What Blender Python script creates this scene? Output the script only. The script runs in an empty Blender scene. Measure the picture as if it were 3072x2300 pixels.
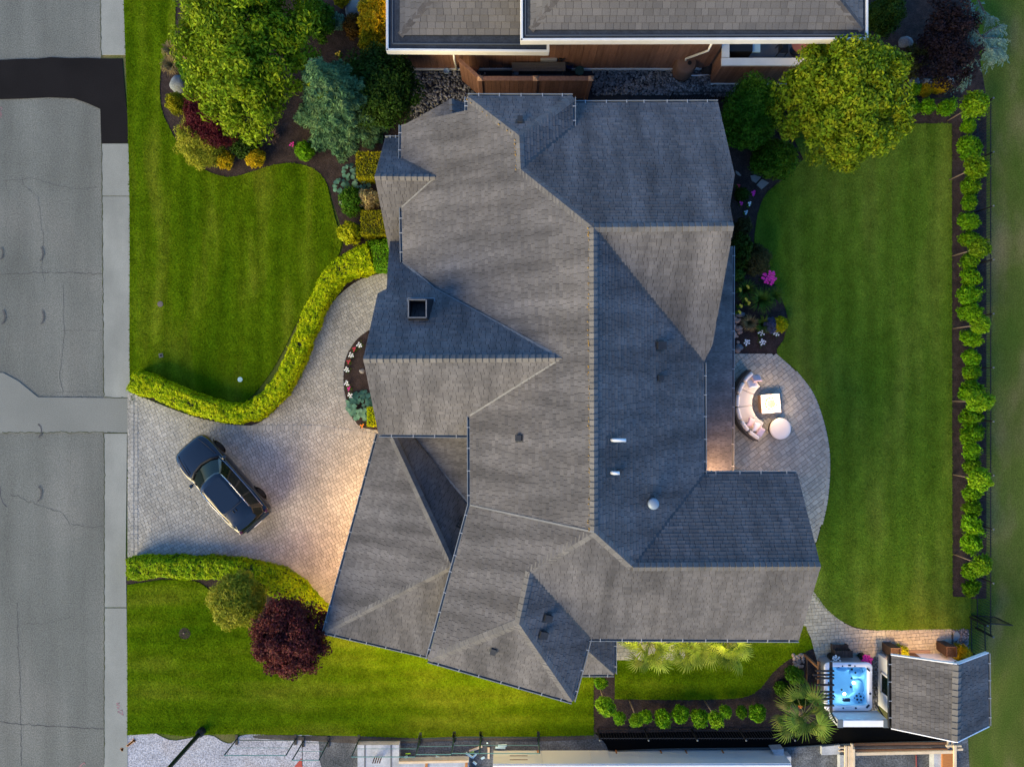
import bpy, bmesh, math, random
import numpy as np
from mathutils import Vector, Matrix, noise as mnoise
R = math.radians
random.seed(7)
rng = np.random.default_rng(11)
SC = bpy.context.scene
COL = SC.collection
# ------------------------------------------------------------------ camera
H = 34.0            # flying height of the camera above the lawn (m)
FPX = 2100.0        # focal length in pixels of the 3072 px wide photograph
cam = bpy.data.cameras.new('camera'); camo = bpy.data.objects.new('camera', cam); COL.objects.link(camo)
camo.location = (0, 0, H); camo.rotation_euler = (0, 0, 0)
cam.sensor_width = 36.0; cam.lens = FPX / 3072 * 36.0; cam.clip_end = 500
SC.camera = camo
SC.render.resolution_x, SC.render.resolution_y = 1024, 766
# ------------------------------------------------------------------ sky, sun, exposure
SUN_EL, SUN_AZ = 21.0, 228.0      # low evening glow from the lower left of the photograph (azimuth, image up = north)
w = bpy.data.worlds.new('World'); SC.world = w; w.use_nodes = True
nt = w.node_tree; nt.nodes.clear()
sk = nt.nodes.new('ShaderNodeTexSky'); sk.sky_type = 'NISHITA'; sk.sun_disc = False
sk.sun_elevation = R(SUN_EL); sk.sun_rotation = R(SUN_AZ); sk.ozone_density = 8.0; sk.air_density = 1.1; sk.dust_density = 0.3
bg = nt.nodes.new('ShaderNodeBackground'); bg.inputs[1].default_value = 0.15
wo = nt.nodes.new('ShaderNodeOutputWorld')
nt.links.new(sk.outputs[0], bg.inputs[0]); nt.links.new(bg.outputs[0], wo.inputs[0])
sl = bpy.data.lights.new('sun', 'SUN'); sl.energy = 3.1; sl.angle = R(48); sl.color = (1.0, 0.765, 0.33)
so = bpy.data.objects.new('sun', sl); COL.objects.link(so)
_az, _el = R(SUN_AZ), R(SUN_EL)
_sd = Vector((math.sin(_az) * math.cos(_el), math.cos(_az) * math.cos(_el), math.sin(_el)))
so.rotation_euler = _sd.to_track_quat('Z', 'Y').to_euler()
vs = SC.view_settings; vs.view_transform = 'Standard'; vs.look = 'None'; vs.gamma = 1.0; vs.use_curve_mapping = False
vs.exposure = 1.45
# ------------------------------------------------------------------ pixel -> place
def P(u, v, h=0.0):
    k = (H - h) / FPX
    return Vector(((u - 1536) * k, -(v - 1150) * k, h))
def D(x, y, h=0.0): return P(x * 3072 / 2212, y * 2300 / 1656, h)
def ZM(u0, v0, s): return lambda x, y, h=0.0: P(u0 + x / s, v0 + y / s, h)
Z1 = ZM(0, 0, 1.84); Z2 = ZM(1100, 0, 1.84); Z3 = ZM(1900, 0, 1.8814); Z4 = ZM(0, 800, 1.84)
ZA = ZM(1000, 650, 1.84); ZB = ZM(1900, 700, 1.8396); ZC = ZM(0, 1500, 2.0109); ZD = ZM(900, 1500, 2.0109); ZE = ZM(1972, 1500, 2.0109)
ZN = ZM(1150, 100, 3.403); ZK = ZM(1960, 90, 4.096); ZS = ZM(2180, 1080, 6.133); ZT = ZM(2380, 1900, 5.52); ZH = ZM(2560, 1860, 3.7637)
ZR = ZM(2590, 0, 4.359); ZY = ZM(2170, 500, 2.956); ZF = ZM(980, 430, 4.246)
ZP = ZM(380, 2130, 3.568); ZQ = ZM(950, 2130, 3.3015); ZU = ZM(1580, 2130, 2.6976); ZV = ZM(2240, 2130, 2.6587); ZL = ZM(960, 0, 4.359)
# ------------------------------------------------------------------ object helpers
def tag(o, label=None, cat=None, group=None, kind=None):
    if label: o['label'] = label
    if cat: o['category'] = cat
    if group: o['group'] = group
    if kind: o['kind'] = kind
    return o
def empty(name, loc, label=None, cat=None, group=None, rz=0.0):
    o = bpy.data.objects.new(name, None); COL.objects.link(o); o.location = loc; o.rotation_euler = (0, 0, rz)
    o.empty_display_size = .2
    return tag(o, label, cat, group)
def link(name, me, parent=None, m=None, world=True):
    """link a mesh given in world coordinates; a parent keeps it there"""
    o = bpy.data.objects.new(name, me); COL.objects.link(o)
    if m is not None and len(me.materials) == 0: me.materials.append(m)
    if parent is not None:
        o.parent = parent
        if world: o.matrix_parent_inverse = wm(parent).inverted()
    return o
def wm(o):
    m = Matrix.LocRotScale(o.location, o.rotation_euler.to_quaternion() if o.rotation_mode != 'QUATERNION' else o.rotation_quaternion, o.scale)
    if o.parent: return wm(o.parent) @ o.matrix_parent_inverse @ m
    return m
def mesh(verts, faces, smooth=False):
    me = bpy.data.meshes.new('m'); me.from_pydata([tuple(v) for v in verts], [], faces); me.update()
    if smooth: me.polygons.foreach_set('use_smooth', [True] * len(me.polygons))
    return me
def fast_quads(V, smooth=False):
    """V: (n,4,3) array -> mesh of n separate quads"""
    V = np.asarray(V, dtype=np.float32); n = len(V)
    me = bpy.data.meshes.new('m'); me.vertices.add(n * 4); me.loops.add(n * 4); me.polygons.add(n)
    me.vertices.foreach_set('co', V.reshape(-1)); me.loops.foreach_set('vertex_index', np.arange(n * 4, dtype=np.int32))
    me.polygons.foreach_set('loop_start', np.arange(0, n * 4, 4, dtype=np.int32))
    me.polygons.foreach_set('loop_total', np.full(n, 4, dtype=np.int32))
    me.update(calc_edges=True); return me
class MB:
    """collects shapes, builds ONE mesh"""
    def __init__(s): s.v = []; s.f = []
    def add(s, verts, faces):
        k = len(s.v); s.v += [Vector(x) for x in verts]; s.f += [[i + k for i in f] for f in faces]; return s
    def box(s, c, size, rz=0.0, rot=None):
        hx, hy, hz = size[0] / 2, size[1] / 2, size[2] / 2
        m = rot if rot is not None else Matrix.Rotation(rz, 3, 'Z')
        vs_ = [Vector(c) + m @ Vector((x * hx, y * hy, z * hz)) for z in (-1, 1) for y in (-1, 1) for x in (-1, 1)]
        return s.add(vs_, [(0, 2, 3, 1), (4, 5, 7, 6), (0, 1, 5, 4), (2, 6, 7, 3), (0, 4, 6, 2), (1, 3, 7, 5)])
    def bar(s, a, b, wd, ht=None, up=(0, 0, 1)):
        a, b = Vector(a), Vector(b); ht = ht or wd; d = (b - a)
        L = d.length; d.normalize(); up = Vector(up)
        if abs(d.dot(up)) > .98: up = Vector((0, 1, 0))
        y = up.cross(d).normalized(); z = d.cross(y)
        return s.box((a + b) / 2, (L, wd, ht), rot=Matrix((d, y, z)).transposed())
    def tube(s, pts, r, n=8, cap=True):
        pts = [Vector(p) for p in pts]; rs = r if isinstance(r, (list, tuple)) else [r] * len(pts)
        k = len(s.v)
        for i, p in enumerate(pts):
            d = (pts[min(i + 1, len(pts) - 1)] - pts[max(i - 1, 0)]).normalized()
            a = d.cross(Vector((0, 0, 1)) if abs(d.z) < .9 else Vector((1, 0, 0))).normalized(); b = d.cross(a)
            for j in range(n):
                t = 2 * math.pi * j / n; s.v.append(p + (a * math.cos(t) + b * math.sin(t)) * rs[i])
        for i in range(len(pts) - 1):
            for j in range(n):
                s.f.append([k + i * n + j, k + i * n + (j + 1) % n, k + (i + 1) * n + (j + 1) % n, k + (i + 1) * n + j])
        if cap:
            s.f.append([k + j for j in range(n)][::-1]); s.f.append([k + (len(pts) - 1) * n + j for j in range(n)])
        return s
    def lathe(s, c, prof, n=24, rz=0):
        """prof: list of (radius, z)"""
        c = Vector(c); k = len(s.v)
        for r_, z in prof:
            for j in range(n):
                t = 2 * math.pi * j / n; s.v.append(c + Vector((math.cos(t) * r_, math.sin(t) * r_, z)))
        for i in range(len(prof) - 1):
            for j in range(n):
                s.f.append([k + i * n + j, k + i * n + (j + 1) % n, k + (i + 1) * n + (j + 1) % n, k + (i + 1) * n + j])
        s.f.append([k + j for j in range(n)][::-1]); s.f.append([k + (len(prof) - 1) * n + j for j in range(n)])
        return s
    def prism(s, poly, z0, z1):
        n = len(poly); poly = [(p[0], p[1]) for p in poly]
        if sum(poly[i][0] * poly[(i + 1) % n][1] - poly[(i + 1) % n][0] * poly[i][1] for i in range(n)) < 0: poly = poly[::-1]
        s.add([(x, y, z0) for x, y in poly] + [(x, y, z1) for x, y in poly],
              [list(range(n))[::-1], list(range(n, 2 * n))] + [[i, (i + 1) % n, (i + 1) % n + n, i + n] for i in range(n)])
        return s
    def mesh(s, smooth=False): return mesh(s.v, s.f, smooth)
    def build(s, name, m, parent=None, smooth=False): return link(name, s.mesh(smooth), parent, m)
def bevel(o, wd, seg=2):
    b = o.modifiers.new('bevel', 'BEVEL'); b.width = wd; b.segments = seg; b.limit_method = 'ANGLE'; return o
def subsurf(o, n=1):
    b = o.modifiers.new('sub', 'SUBSURF'); b.levels = n; b.render_levels = n; return o
def copy_tree(o, parent=None):
    c = o.copy(); COL.objects.link(c)
    if parent: c.parent = parent
    for ch in list(o.children): copy_tree(ch, c)
    return c
def smooth_poly(pts, n=6, closed=True):
    """Catmull-Rom through 2-D/3-D points"""
    pts = [Vector(p) for p in pts]; m = len(pts); out = []
    rng_ = range(m) if closed else range(m - 1)
    g = (lambda i: pts[i % m]) if closed else (lambda i: pts[max(0, min(m - 1, i))])
    for i in rng_:
        p0, p1, p2, p3 = g(i - 1), g(i), g(i + 1), g(i + 2)
        for k in range(n):
            t = k / n
            out.append(.5 * ((2 * p1) + (p2 - p0) * t + (2 * p0 - 5 * p1 + 4 * p2 - p3) * t * t + (3 * p1 - p0 - 3 * p2 + p3) * t ** 3))
    if not closed: out.append(pts[-1])
    return out
def clip_rect(poly, x0, y0, x1, y1):
    for ax, lim, sg in ((0, x0, 1), (0, x1, -1), (1, y0, 1), (1, y1, -1)):
        out = []; n = len(poly)
        for i in range(n):
            a, b = poly[i], poly[(i + 1) % n]
            da, db = (a[ax] - lim) * sg, (b[ax] - lim) * sg
            if da >= 0: out.append(a)
            if (da >= 0) != (db >= 0):
                t = da / (da - db); out.append((a[0] + (b[0] - a[0]) * t, a[1] + (b[1] - a[1]) * t))
        poly = out
        if len(poly) < 3: return []
    return poly
def area(p): return .5 * sum(p[i][0] * p[(i + 1) % len(p)][1] - p[(i + 1) % len(p)][0] * p[i][1] for i in range(len(p)))
# ------------------------------------------------------------------ materials
def M(name, cols, rough=.8, ns=1.0, grain=0.0, gs=40.0, island=0.0, bump=0.0, bs=60.0, spec=.3, metal=0.0, coat=0.0, trans=0.0,
      stretch=None, hue=0.0, detail=4.0, emit=None, es=0.0, streak=None, objvar=0.0, stripe=None):
    m = bpy.data.materials.new(name); m.use_nodes = True; t = m.node_tree; t.nodes.clear(); N = t.nodes.new; L = t.links.new
    out = N('ShaderNodeOutputMaterial'); b = N('ShaderNodeBsdfPrincipled')
    geo = N('ShaderNodeNewGeometry'); pos = geo.outputs['Position']
    if stretch:
        mp = N('ShaderNodeVectorMath'); mp.operation = 'MULTIPLY'; mp.inputs[1].default_value = stretch; L(pos, mp.inputs[0]); p2 = mp.outputs[0]
    else: p2 = pos
    nz = N('ShaderNodeTexNoise'); nz.inputs['Scale'].default_value = ns; nz.inputs['Detail'].default_value = detail; L(p2, nz.inputs['Vector'])
    rp = N('ShaderNodeValToRGB'); el = rp.color_ramp.elements
    cols = [tuple(c) + (1,) if len(c) == 3 else c for c in cols]
    if len(cols) == 1: cols = cols * 2
    el[0].position = .28; el[1].position = .72; el[0].color = cols[0]; el[1].color = cols[-1]
    for i, c in enumerate(cols[1:-1]):
        e = el.new(.28 + .44 * (i + 1) / (len(cols) - 1)); e.color = c
    L(nz.outputs['Fac'], rp.inputs[0]); col = rp.outputs[0]
    def mul(col, fac_socket):
        x = N('ShaderNodeVectorMath'); x.operation = 'SCALE'; L(col, x.inputs[0]); L(fac_socket, x.inputs['Scale']); return x.outputs[0]
    def remap(sock, a, c, lo=0.0, hi=1.0):
        r = N('ShaderNodeMapRange'); r.inputs[1].default_value = lo; r.inputs[2].default_value = hi; r.inputs[3].default_value = a; r.inputs[4].default_value = c; L(sock, r.inputs[0]); return r.outputs[0]
    if streak:   # (scale vec, amount): dirt of its own shape
        mp = N('ShaderNodeVectorMath'); mp.operation = 'MULTIPLY'; mp.inputs[1].default_value = streak[0]; L(pos, mp.inputs[0])
        n3 = N('ShaderNodeTexNoise'); n3.inputs['Scale'].default_value = 1; n3.inputs['Detail'].default_value = 5; L(mp.outputs[0], n3.inputs['Vector'])
        col = mul(col, remap(n3.outputs['Fac'], 1 - streak[1], 1 + streak[1] * .6, .3, .7))
    if stripe:   # mower passes: (direction, period, amount)
        dt = N('ShaderNodeVectorMath'); dt.operation = 'DOT_PRODUCT'; dt.inputs[1].default_value = stripe[0]; L(pos, dt.inputs[0])
        nw = N('ShaderNodeTexNoise'); nw.inputs['Scale'].default_value = .35; L(pos, nw.inputs['Vector'])
        ma = N('ShaderNodeMath'); ma.operation = 'MULTIPLY_ADD'; ma.inputs[1].default_value = 6.283 / stripe[1]; L(dt.outputs['Value'], ma.inputs[0])
        m9 = N('ShaderNodeMath'); m9.operation = 'MULTIPLY'; m9.inputs[1].default_value = 5.0; L(nw.outputs['Fac'], m9.inputs[0]); L(m9.outputs[0], ma.inputs[2])
        sn = N('ShaderNodeMath'); sn.operation = 'SINE'; L(ma.outputs[0], sn.inputs[0])
        col = mul(col, remap(sn.outputs[0], 1 - stripe[2], 1 + stripe[2], -1, 1))
    if grain:
        n2 = N('ShaderNodeTexNoise'); n2.inputs['Scale'].default_value = gs; n2.inputs['Detail'].default_value = 2; L(pos, n2.inputs['Vector'])
        col = mul(col, remap(n2.outputs['Fac'], 1 - grain, 1 + grain, .3, .7))
    if island or hue:
        oi = N('ShaderNodeObjectInfo'); ad = N('ShaderNodeMath'); ad.operation = 'ADD'; fr = N('ShaderNodeMath'); fr.operation = 'FRACT'
        L(geo.outputs['Random Per Island'], ad.inputs[0]); L(oi.outputs['Random'], ad.inputs[1]); L(ad.outputs[0], fr.inputs[0])
        if island: col = mul(col, remap(fr.outputs[0], 1 - island, 1 + island))
        if hue:
            hs = N('ShaderNodeHueSaturation'); L(col, hs.inputs['Color'])
            m7 = N('ShaderNodeMath'); m7.operation = 'MULTIPLY'; m7.inputs[1].default_value = 7.13; f7 = N('ShaderNodeMath'); f7.operation = 'FRACT'
            L(fr.outputs[0], m7.inputs[0]); L(m7.outputs[0], f7.inputs[0])
            L(remap(f7.outputs[0], .5 - hue, .5 + hue), hs.inputs['Hue']); col = hs.outputs[0]
    if objvar: o2 = N('ShaderNodeObjectInfo'); col = mul(col, remap(o2.outputs['Random'], 1 - objvar, 1 + objvar))
    L(col, b.inputs['Base Color']); b.inputs['Roughness'].default_value = rough; b.inputs['Metallic'].default_value = metal
    b.inputs['Specular IOR Level'].default_value = spec; b.inputs['Coat Weight'].default_value = coat; b.inputs['Coat Roughness'].default_value = .04
    if emit: b.inputs['Emission Color'].default_value = tuple(emit) + (1,); b.inputs['Emission Strength'].default_value = es
    if bump:
        bn = N('ShaderNodeTexNoise'); bn.inputs['Scale'].default_value = bs; bn.inputs['Detail'].default_value = 4; L(pos, bn.inputs['Vector'])
        bp = N('ShaderNodeBump'); bp.inputs['Strength'].default_value = bump; bp.inputs['Distance'].default_value = .03; L(bn.outputs['Fac'], bp.inputs['Height']); L(bp.outputs[0], b.inputs['Normal'])
    if trans:
        tr = N('ShaderNodeBsdfTranslucent'); L(col, tr.inputs[0]); mx = N('ShaderNodeMixShader'); mx.inputs[0].default_value = trans
        L(b.outputs[0], mx.inputs[1]); L(tr.outputs[0], mx.inputs[2]); L(mx.outputs[0], out.inputs[0])
    else: L(b.outputs[0], out.inputs[0])
    return m
def leafm(name, cols, island=.35, hue=.012, trans=.25, rough=.55, objvar=0.0): return M(name, cols, rough=rough, ns=2.2, island=island, hue=hue, trans=trans, spec=.08, objvar=objvar)
m_lv = 1.0
def glow(name, c, s): return M(name, [c], emit=c, es=s)
m_asphalt = M('asphalt', [(.112, .117, .1), (.136, .141, .121), (.164, .163, .139)], .9, ns=.22, grain=.34, gs=19, bump=.4, bs=60, streak=((.8, .1, 1), .2), detail=7)
m_patch = M('fresh_asphalt', [(.0075, .0065, .0065), (.012, .0105, .0105)], .8, ns=.6, grain=.35, gs=26, bump=.3, bs=80, spec=.08)
m_concrete = M('concrete', [(.21, .216, .186), (.272, .276, .238)], .9, ns=.5, grain=.14, gs=28, bump=.15, streak=((1, .25, 1), .12))
m_apron = M('worn_concrete', [(.162, .167, .144), (.195, .199, .172)], .9, ns=.35, grain=.16, gs=26, bump=.15)
m_crack = M('crack_filler', [(.03, .029, .027), (.07, .066, .06)], .95, ns=4)
m_joint = M('mossy_joint', [(.03, .032, .015), (.06, .07, .022)], .95, ns=3)
m_skid = M('tyre_rubber_mark', [(.06, .06, .06), (.09, .09, .09)], .9, ns=3)
m_pink = M('pink_spray_paint', [(.36, .17, .17), (.2, .15, .15)], .9, ns=9)
m_oran = M('orange_spray_paint', [(.6, .26, .06), (.35, .24, .18)], .9, ns=6)
m_strap = M('strap_metal', [(.34, .35, .35)], .5)
m_white = M('white_paint', [(.74, .74, .74), (.8, .8, .8)], .55, ns=2)
m_dirt = M('bare_soil', [(.05, .042, .035), (.09, .08, .065)], .95, ns=.8, grain=.3, gs=18, bump=.5)
m_mulch = M('bark_mulch', [(.017, .0105, .009), (.03, .019, .016), (.045, .03, .025)], .95, ns=3.0, grain=.5, gs=22, bump=.9, bs=24, detail=6)
m_lawn_f = M('mown_grass', [(.048, .098, .002), (.078, .132, .003), (.14, .172, .01)], .9, ns=1.0, grain=.26, gs=13, bump=.6, bs=45, spec=.0, stretch=(.85, .16, 1), detail=5, streak=((1.7, 1.3, 1), .22), stripe=((1, 0, 0), .9, .12))
m_lawn_s = M('mown_grass_cross', [(.05, .104, .002), (.085, .14, .003), (.15, .18, .01)], .9, ns=1.0, grain=.26, gs=13, bump=.6, bs=45, spec=.0, stretch=(.16, .7, 1), detail=5, streak=((1.7, 1.3, 1), .22), stripe=((0, 1, 0), .9, .1))
m_lawn_b = M('mown_grass_back', [(.058, .118, .0085), (.078, .14, .012), (.118, .168, .02)], .9, ns=1.0, grain=.22, gs=13, bump=.6, bs=45, spec=.0, stretch=(.6, .14, 1), detail=5, streak=((1.5, 1.1, 1), .2), stripe=((1, 0, 0), 1.0, .09))
m_blade_f = M('grass_blade', [(.048, .098, .002), (.078, .132, .003), (.14, .172, .01)], .9, ns=1.0, island=.42, hue=.015, spec=.0, stretch=(.85, .16, 1), detail=5, streak=((1.7, 1.3, 1), .22), stripe=((1, 0, 0), .9, .12))
m_blade_s = M('grass_blade_cross', [(.05, .104, .002), (.085, .14, .003), (.15, .18, .01)], .9, ns=1.0, island=.42, hue=.015, spec=.0, stretch=(.16, .7, 1), detail=5, streak=((1.7, 1.3, 1), .22), stripe=((0, 1, 0), .9, .1))
m_blade_b = M('grass_blade_back', [(.058, .118, .0085), (.078, .14, .012), (.118, .168, .02)], .9, ns=1.0, island=.4, hue=.015, spec=.0, stretch=(.6, .14, 1), detail=5, streak=((1.5, 1.1, 1), .2), stripe=((1, 0, 0), 1.0, .09))
m_rough = M('dry_grass', [(.04, .085, .01), (.085, .11, .022), (.17, .145, .062)], .95, ns=.45, grain=.3, gs=17, bump=.6, bs=40, spec=.0, detail=6, stretch=(1.2, .5, 1), streak=((.25, .12, 1), .25))
m_paver = M('tumbled_paver', [(.262, .25, .215), (.32, .305, .262), (.365, .343, .292)], .9, ns=.5, grain=.16, gs=30, island=.16, bump=.2, spec=.2, streak=((.4, .4, 1), .12))
m_paver2 = M('grey_paver', [(.29, .278, .225), (.355, .34, .275)], .9, ns=.5, grain=.16, gs=30, island=.15, bump=.2, spec=.2)
m_sand = M('joint_sand', [(.03, .027, .024), (.045, .04, .035)], .95, ns=4)
m_gravel_l = M('pale_gravel', [(.27, .27, .29), (.36, .36, .38), (.33, .3, .29)], .95, ns=.6, grain=.45, gs=16, bump=.9, bs=20)
m_gravel_d = M('site_gravel', [(.05, .056, .06), (.09, .095, .098), (.17, .18, .185)], .95, ns=.9, grain=.45, gs=13, bump=.9, bs=20, detail=6)
m_shingle = M('asphalt_shingle', [(.093, .089, .088), (.114, .108, .106), (.138, .129, .124)], .92, ns=.45, grain=.2, gs=45, island=.12, spec=.12, streak=((.22, 1.5, .3), .36))
m_shingle_y = M('asphalt_shingle_cross', [(.093, .089, .088), (.114, .108, .106), (.138, .129, .124)], .92, ns=.45, grain=.2, gs=45, island=.12, spec=.12, streak=((1.5, .22, .3), .36))
m_deck = M('roof_underlay', [(.012, .012, .013)], .95)
m_cap = M('ridge_shingle', [(.105, .101, .097), (.138, .131, .124)], .92, ns=1.2, grain=.2, gs=45, island=.14, spec=.2)
m_cap_n = M('neighbour_ridge_shingle', [(.075, .07, .066), (.095, .088, .082)], .92, ns=1.2, grain=.2, gs=45, island=.14, spec=.1)
m_shingle_n = M('neighbour_shingle', [(.105, .1, .094), (.135, .127, .118)], .92, ns=.5, grain=.15, gs=40, island=.13, spec=.2)
m_membrane = M('gutter_membrane', [(.016, .02, .027), (.03, .036, .046)], .7, ns=2, grain=.3, gs=12)
m_gutter = M('grey_gutter', [(.15, .165, .17), (.21, .225, .23)], .5, ns=3, spec=.4)
m_fascia = M('cream_fascia', [(.62, .6, .54), (.7, .68, .62)], .6, ns=2)
m_flash_l = M('pale_flashing', [(.11, .115, .12), (.17, .17, .168)], .6, ns=4)
m_flash_d = M('dark_flashing', [(.03, .036, .042), (.05, .056, .062)], .6, ns=4)
m_stucco = M('house_stucco', [(.4, .35, .28), (.46, .41, .34)], .9, ns=1.5, bump=.2)
m_whitewall = M('white_stucco', [(.66, .67, .68), (.74, .74, .74)], .85, ns=1.4, grain=.05, bump=.15)
m_siding = M('brown_siding', [(.15, .07, .042), (.19, .09, .052), (.23, .115, .07)], .75, ns=1.5, grain=.15, gs=14, island=.14, stretch=(6, 6, .6))
m_fence = M('brown_fence_board', [(.12, .058, .036), (.17, .082, .052)], .75, ns=1.5, grain=.15, gs=14, island=.14, stretch=(6, 6, .6))
m_postcap = M('cedar_post_cap', [(.42, .22, .11), (.5, .28, .15)], .7, ns=8)
m_black = M('black_metal', [(.012, .012, .013)], .5)
m_dkmetal = M('dark_vent_metal', [(.02, .022, .025), (.03, .032, .035)], .5, ns=5)
m_pvc = M('white_pipe', [(.72, .72, .7)], .45)
m_bark = M('tree_bark', [(.05, .036, .026), (.09, .068, .05)], .95, ns=6, bump=.6, bs=20)
m_stake = M('pale_stake', [(.2, .15, .11)], .9)
m_wood = M('weathered_brown_wood', [(.12, .055, .025), (.19, .09, .04)], .75, ns=2, stretch=(3, 12, 3), grain=.15)
m_dkwood = M('dark_slat_wood', [(.035, .026, .022), (.06, .045, .038)], .8, ns=3, island=.2)
m_lumber = M('new_lumber', [(.55, .42, .27), (.66, .53, .36)], .8, ns=3, grain=.1)
m_ply = M('orange_plywood', [(.34, .13, .035), (.44, .18, .05)], .75, ns=4, stretch=(1, 6, 1))
m_stone = M('grey_boulder', [(.1, .12, .135), (.17, .19, .2)], .9, ns=3, grain=.25, gs=20, bump=.6)
m_pebble = M('river_pebble', [(.11, .11, .112), (.2, .19, .18)], .8, ns=2, island=.7, spec=.3)
m_warmstone = M('buff_stone', [(.3, .2, .15), (.4, .29, .22)], .85, ns=4, island=.25, bump=.3)
m_flag = M('flagstone', [(.16, .15, .135), (.22, .2, .18)], .9, ns=3, grain=.15)
# ------------------------------------------------------------------ the setting: ground, road, lawns, beds, paving
def sheet(name, poly, z, m, label, thick=0.0, parent=None):
    mb = MB()
    if thick: mb.prism(poly, z - thick, z)
    else: mb.add([(p[0], p[1], z) for p in poly], [list(range(len(poly)))] if area([(p[0], p[1]) for p in poly]) > 0 else [list(range(len(poly)))[::-1]])
    o = mb.build(name, m, parent)
    return tag(o, label, kind='structure' if parent is None else None)
def dl(*pts): return [D(x, y) for x, y in pts]
sheet('ground', [(-150, -150), (150, -150), (150, 150), (-150, 150)], 0.0, m_rough, 'dry olive grass ground beyond the gardens')
road = sheet('road', [(-60, -70), P(313, 4900), P(314, 2300), P(316, 1400), P(309, 900), P(303, 0), P(303, -2600), (-60, 70)], .006, m_asphalt, 'worn grey asphalt road along the left edge')
CE = [(372, -2600), (372, 0), (384, 330), (391, 640), (392, 1195), (382, 1300), (378, 1660), (383, 2000), (384, 2300), (384, 4900)]   # lawn-side edge of the concrete strip
def strip(v0, v1):
    def xe(v):
        for (a, b), (c, d) in zip(CE, CE[1:]):
            if b <= v <= d: return a + (c - a) * (v - b) / (d - b)
    def xi(v): return 303 + 11 * min(max(v, 0), 1400) / 1400
    vs_ = [v0] + [b for a, b in CE if v0 < b < v1] + [v1]
    return [P(xi(v), v) for v in vs_] + [P(xe(v), v) for v in vs_[::-1]]
for n_, (a, b) in enumerate([(-2600, 166), (432, 588), (590, 1192), (1300, 1820), (1823, 4900)]):
    sheet('concrete_strip', strip(a, b), .03, m_concrete, ['concrete kerb strip above the black asphalt patch', 'short concrete kerb strip right below the black patch',
        'concrete kerb strip beside the upper front lawn', 'concrete kerb strip beside the driveway mouth', 'concrete kerb strip beside the lower front lawn'][n_], thick=.03)
patch_ = [P(u, v) for u, v in [(-60, 186), (0, 182), (60, 178), (110, 178), (155, 173), (210, 176), (262, 175), (305, 177), (368, 177), (372, 230), (380, 320), (387, 345), (387, 430), (305, 431), (302, 328), (262, 310), (222, 296), (150, 293), (60, 297), (-60, 300)]]
sheet('asphalt_patch', patch_, .036, m_patch, 'fresh black asphalt repair patch across the road', thick=.036)
sheet('concrete_apron', [P(-80, 1120), P(10, 1118), P(55, 1142), P(115, 1191), P(384, 1194), P(384, 1297), P(0, 1298), P(-80, 1298)], .034, m_apron, 'pale concrete band crossing the road at the driveway', thick=.034)
def ribbon(pts, wd, z, jit=.0):
    pts = [Vector((p[0], p[1], 0)) for p in pts]; out = []
    for a, b in zip(pts, pts[1:]):
        n = max(2, int((b - a).length / .12))
        for k in range(n): out.append(a.lerp(b, k / n) + Vector((random.gauss(0, jit), random.gauss(0, jit), 0)))
    out.append(pts[-1]); V_ = []
    for i, p in enumerate(out):
        d = (out[min(i + 1, len(out) - 1)] - out[max(0, i - 1)]); d = Vector((-d.y, d.x, 0)).normalized()
        w_ = wd * random.uniform(.45, 1.25) / 2 if jit else wd / 2
        V_ += [(p + d * w_) + Vector((0, 0, z)), (p - d * w_) + Vector((0, 0, z))]
    return mesh(V_, [(2 * i, 2 * i + 1, 2 * i + 3, 2 * i + 2) for i in range(len(out) - 1)])
def crack(fn, pts, wd=.03, z=.0105, m=None, jit=.025): link('crack', ribbon([fn(*p) for p in pts], wd * .75, z, jit), road, m or m_crack)
crack(Z1, [(0, 1515), (230, 1505), (420, 1505), (570, 1512)], .035)
crack(Z1, [(20, 1000), (180, 985), (260, 1010), (400, 1045), (540, 1035)], .018)
crack(Z1, [(118, 960), (130, 1020), (215, 1090), (225, 1180), (240, 1340), (230, 1460), (245, 1560)], .02)
crack(Z4, [(350, 100), (355, 380), (330, 600), (350, 715)], .02)
crack(Z4, [(350, 355), (570, 352)], .015)
crack(Z4, [(95, 632), (205, 718), (570, 722)], .035)
crack(Z4, [(275, 715), (300, 690), (420, 690), (570, 688)], .015)
crack(Z4, [(60, 1255), (230, 1320), (350, 1360), (385, 1420), (520, 1440), (570, 1425)], .028)
crack(Z4, [(430, 1210), (400, 1260)], .012)
crack(Z4, [(20, 913), (230, 915), (540, 912), (700, 916)], .045, .04, m_joint)
crack(Z4, [(575, 722), (700, 724)], .035, .04, m_joint)
crack(ZC, [(0, 1335), (120, 1350), (300, 1362), (480, 1370), (650, 1378)], .04)
crack(ZC, [(103, 620), (110, 900), (122, 1100), (128, 1400), (130, 1600)], .03)
crack(ZC, [(150, 745), (290, 740), (440, 700)], .018)
for a, b in [(0, 330), (432, 590), (590, 1190), (1300, 2290)]:
    crack(P, [(303 + 11 * min(max(v, 0), 1400) / 1400, v) for v in np.linspace(a, b, 9)], .05, .0345, m_joint, .012)
for cx, cy, r_, a0, a1 in [(205, 1400, 36, -60, 60), (-18, 1400, 36, -50, 50), (206, 277, 38, -58, 50), (-8, 277, 38, -60, 60), (200, 905, 32, -60, 70), (190, 1250, 40, -60, 60)]:
    fn = Z1 if cy == 1400 else Z4
    link('skid_mark', ribbon([fn(cx + r_ * math.cos(R(a)), cy - r_ * 1.25 * math.sin(R(a))) for a in range(a0, a1, 8)], .07, .0395, .01), road, m_skid)
link('skid_mark', ribbon([Z4(5, 1215), Z4(2, 1260), Z4(15, 1300), Z4(40, 1325)], .06, .0105, .01), road, m_skid)
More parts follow.
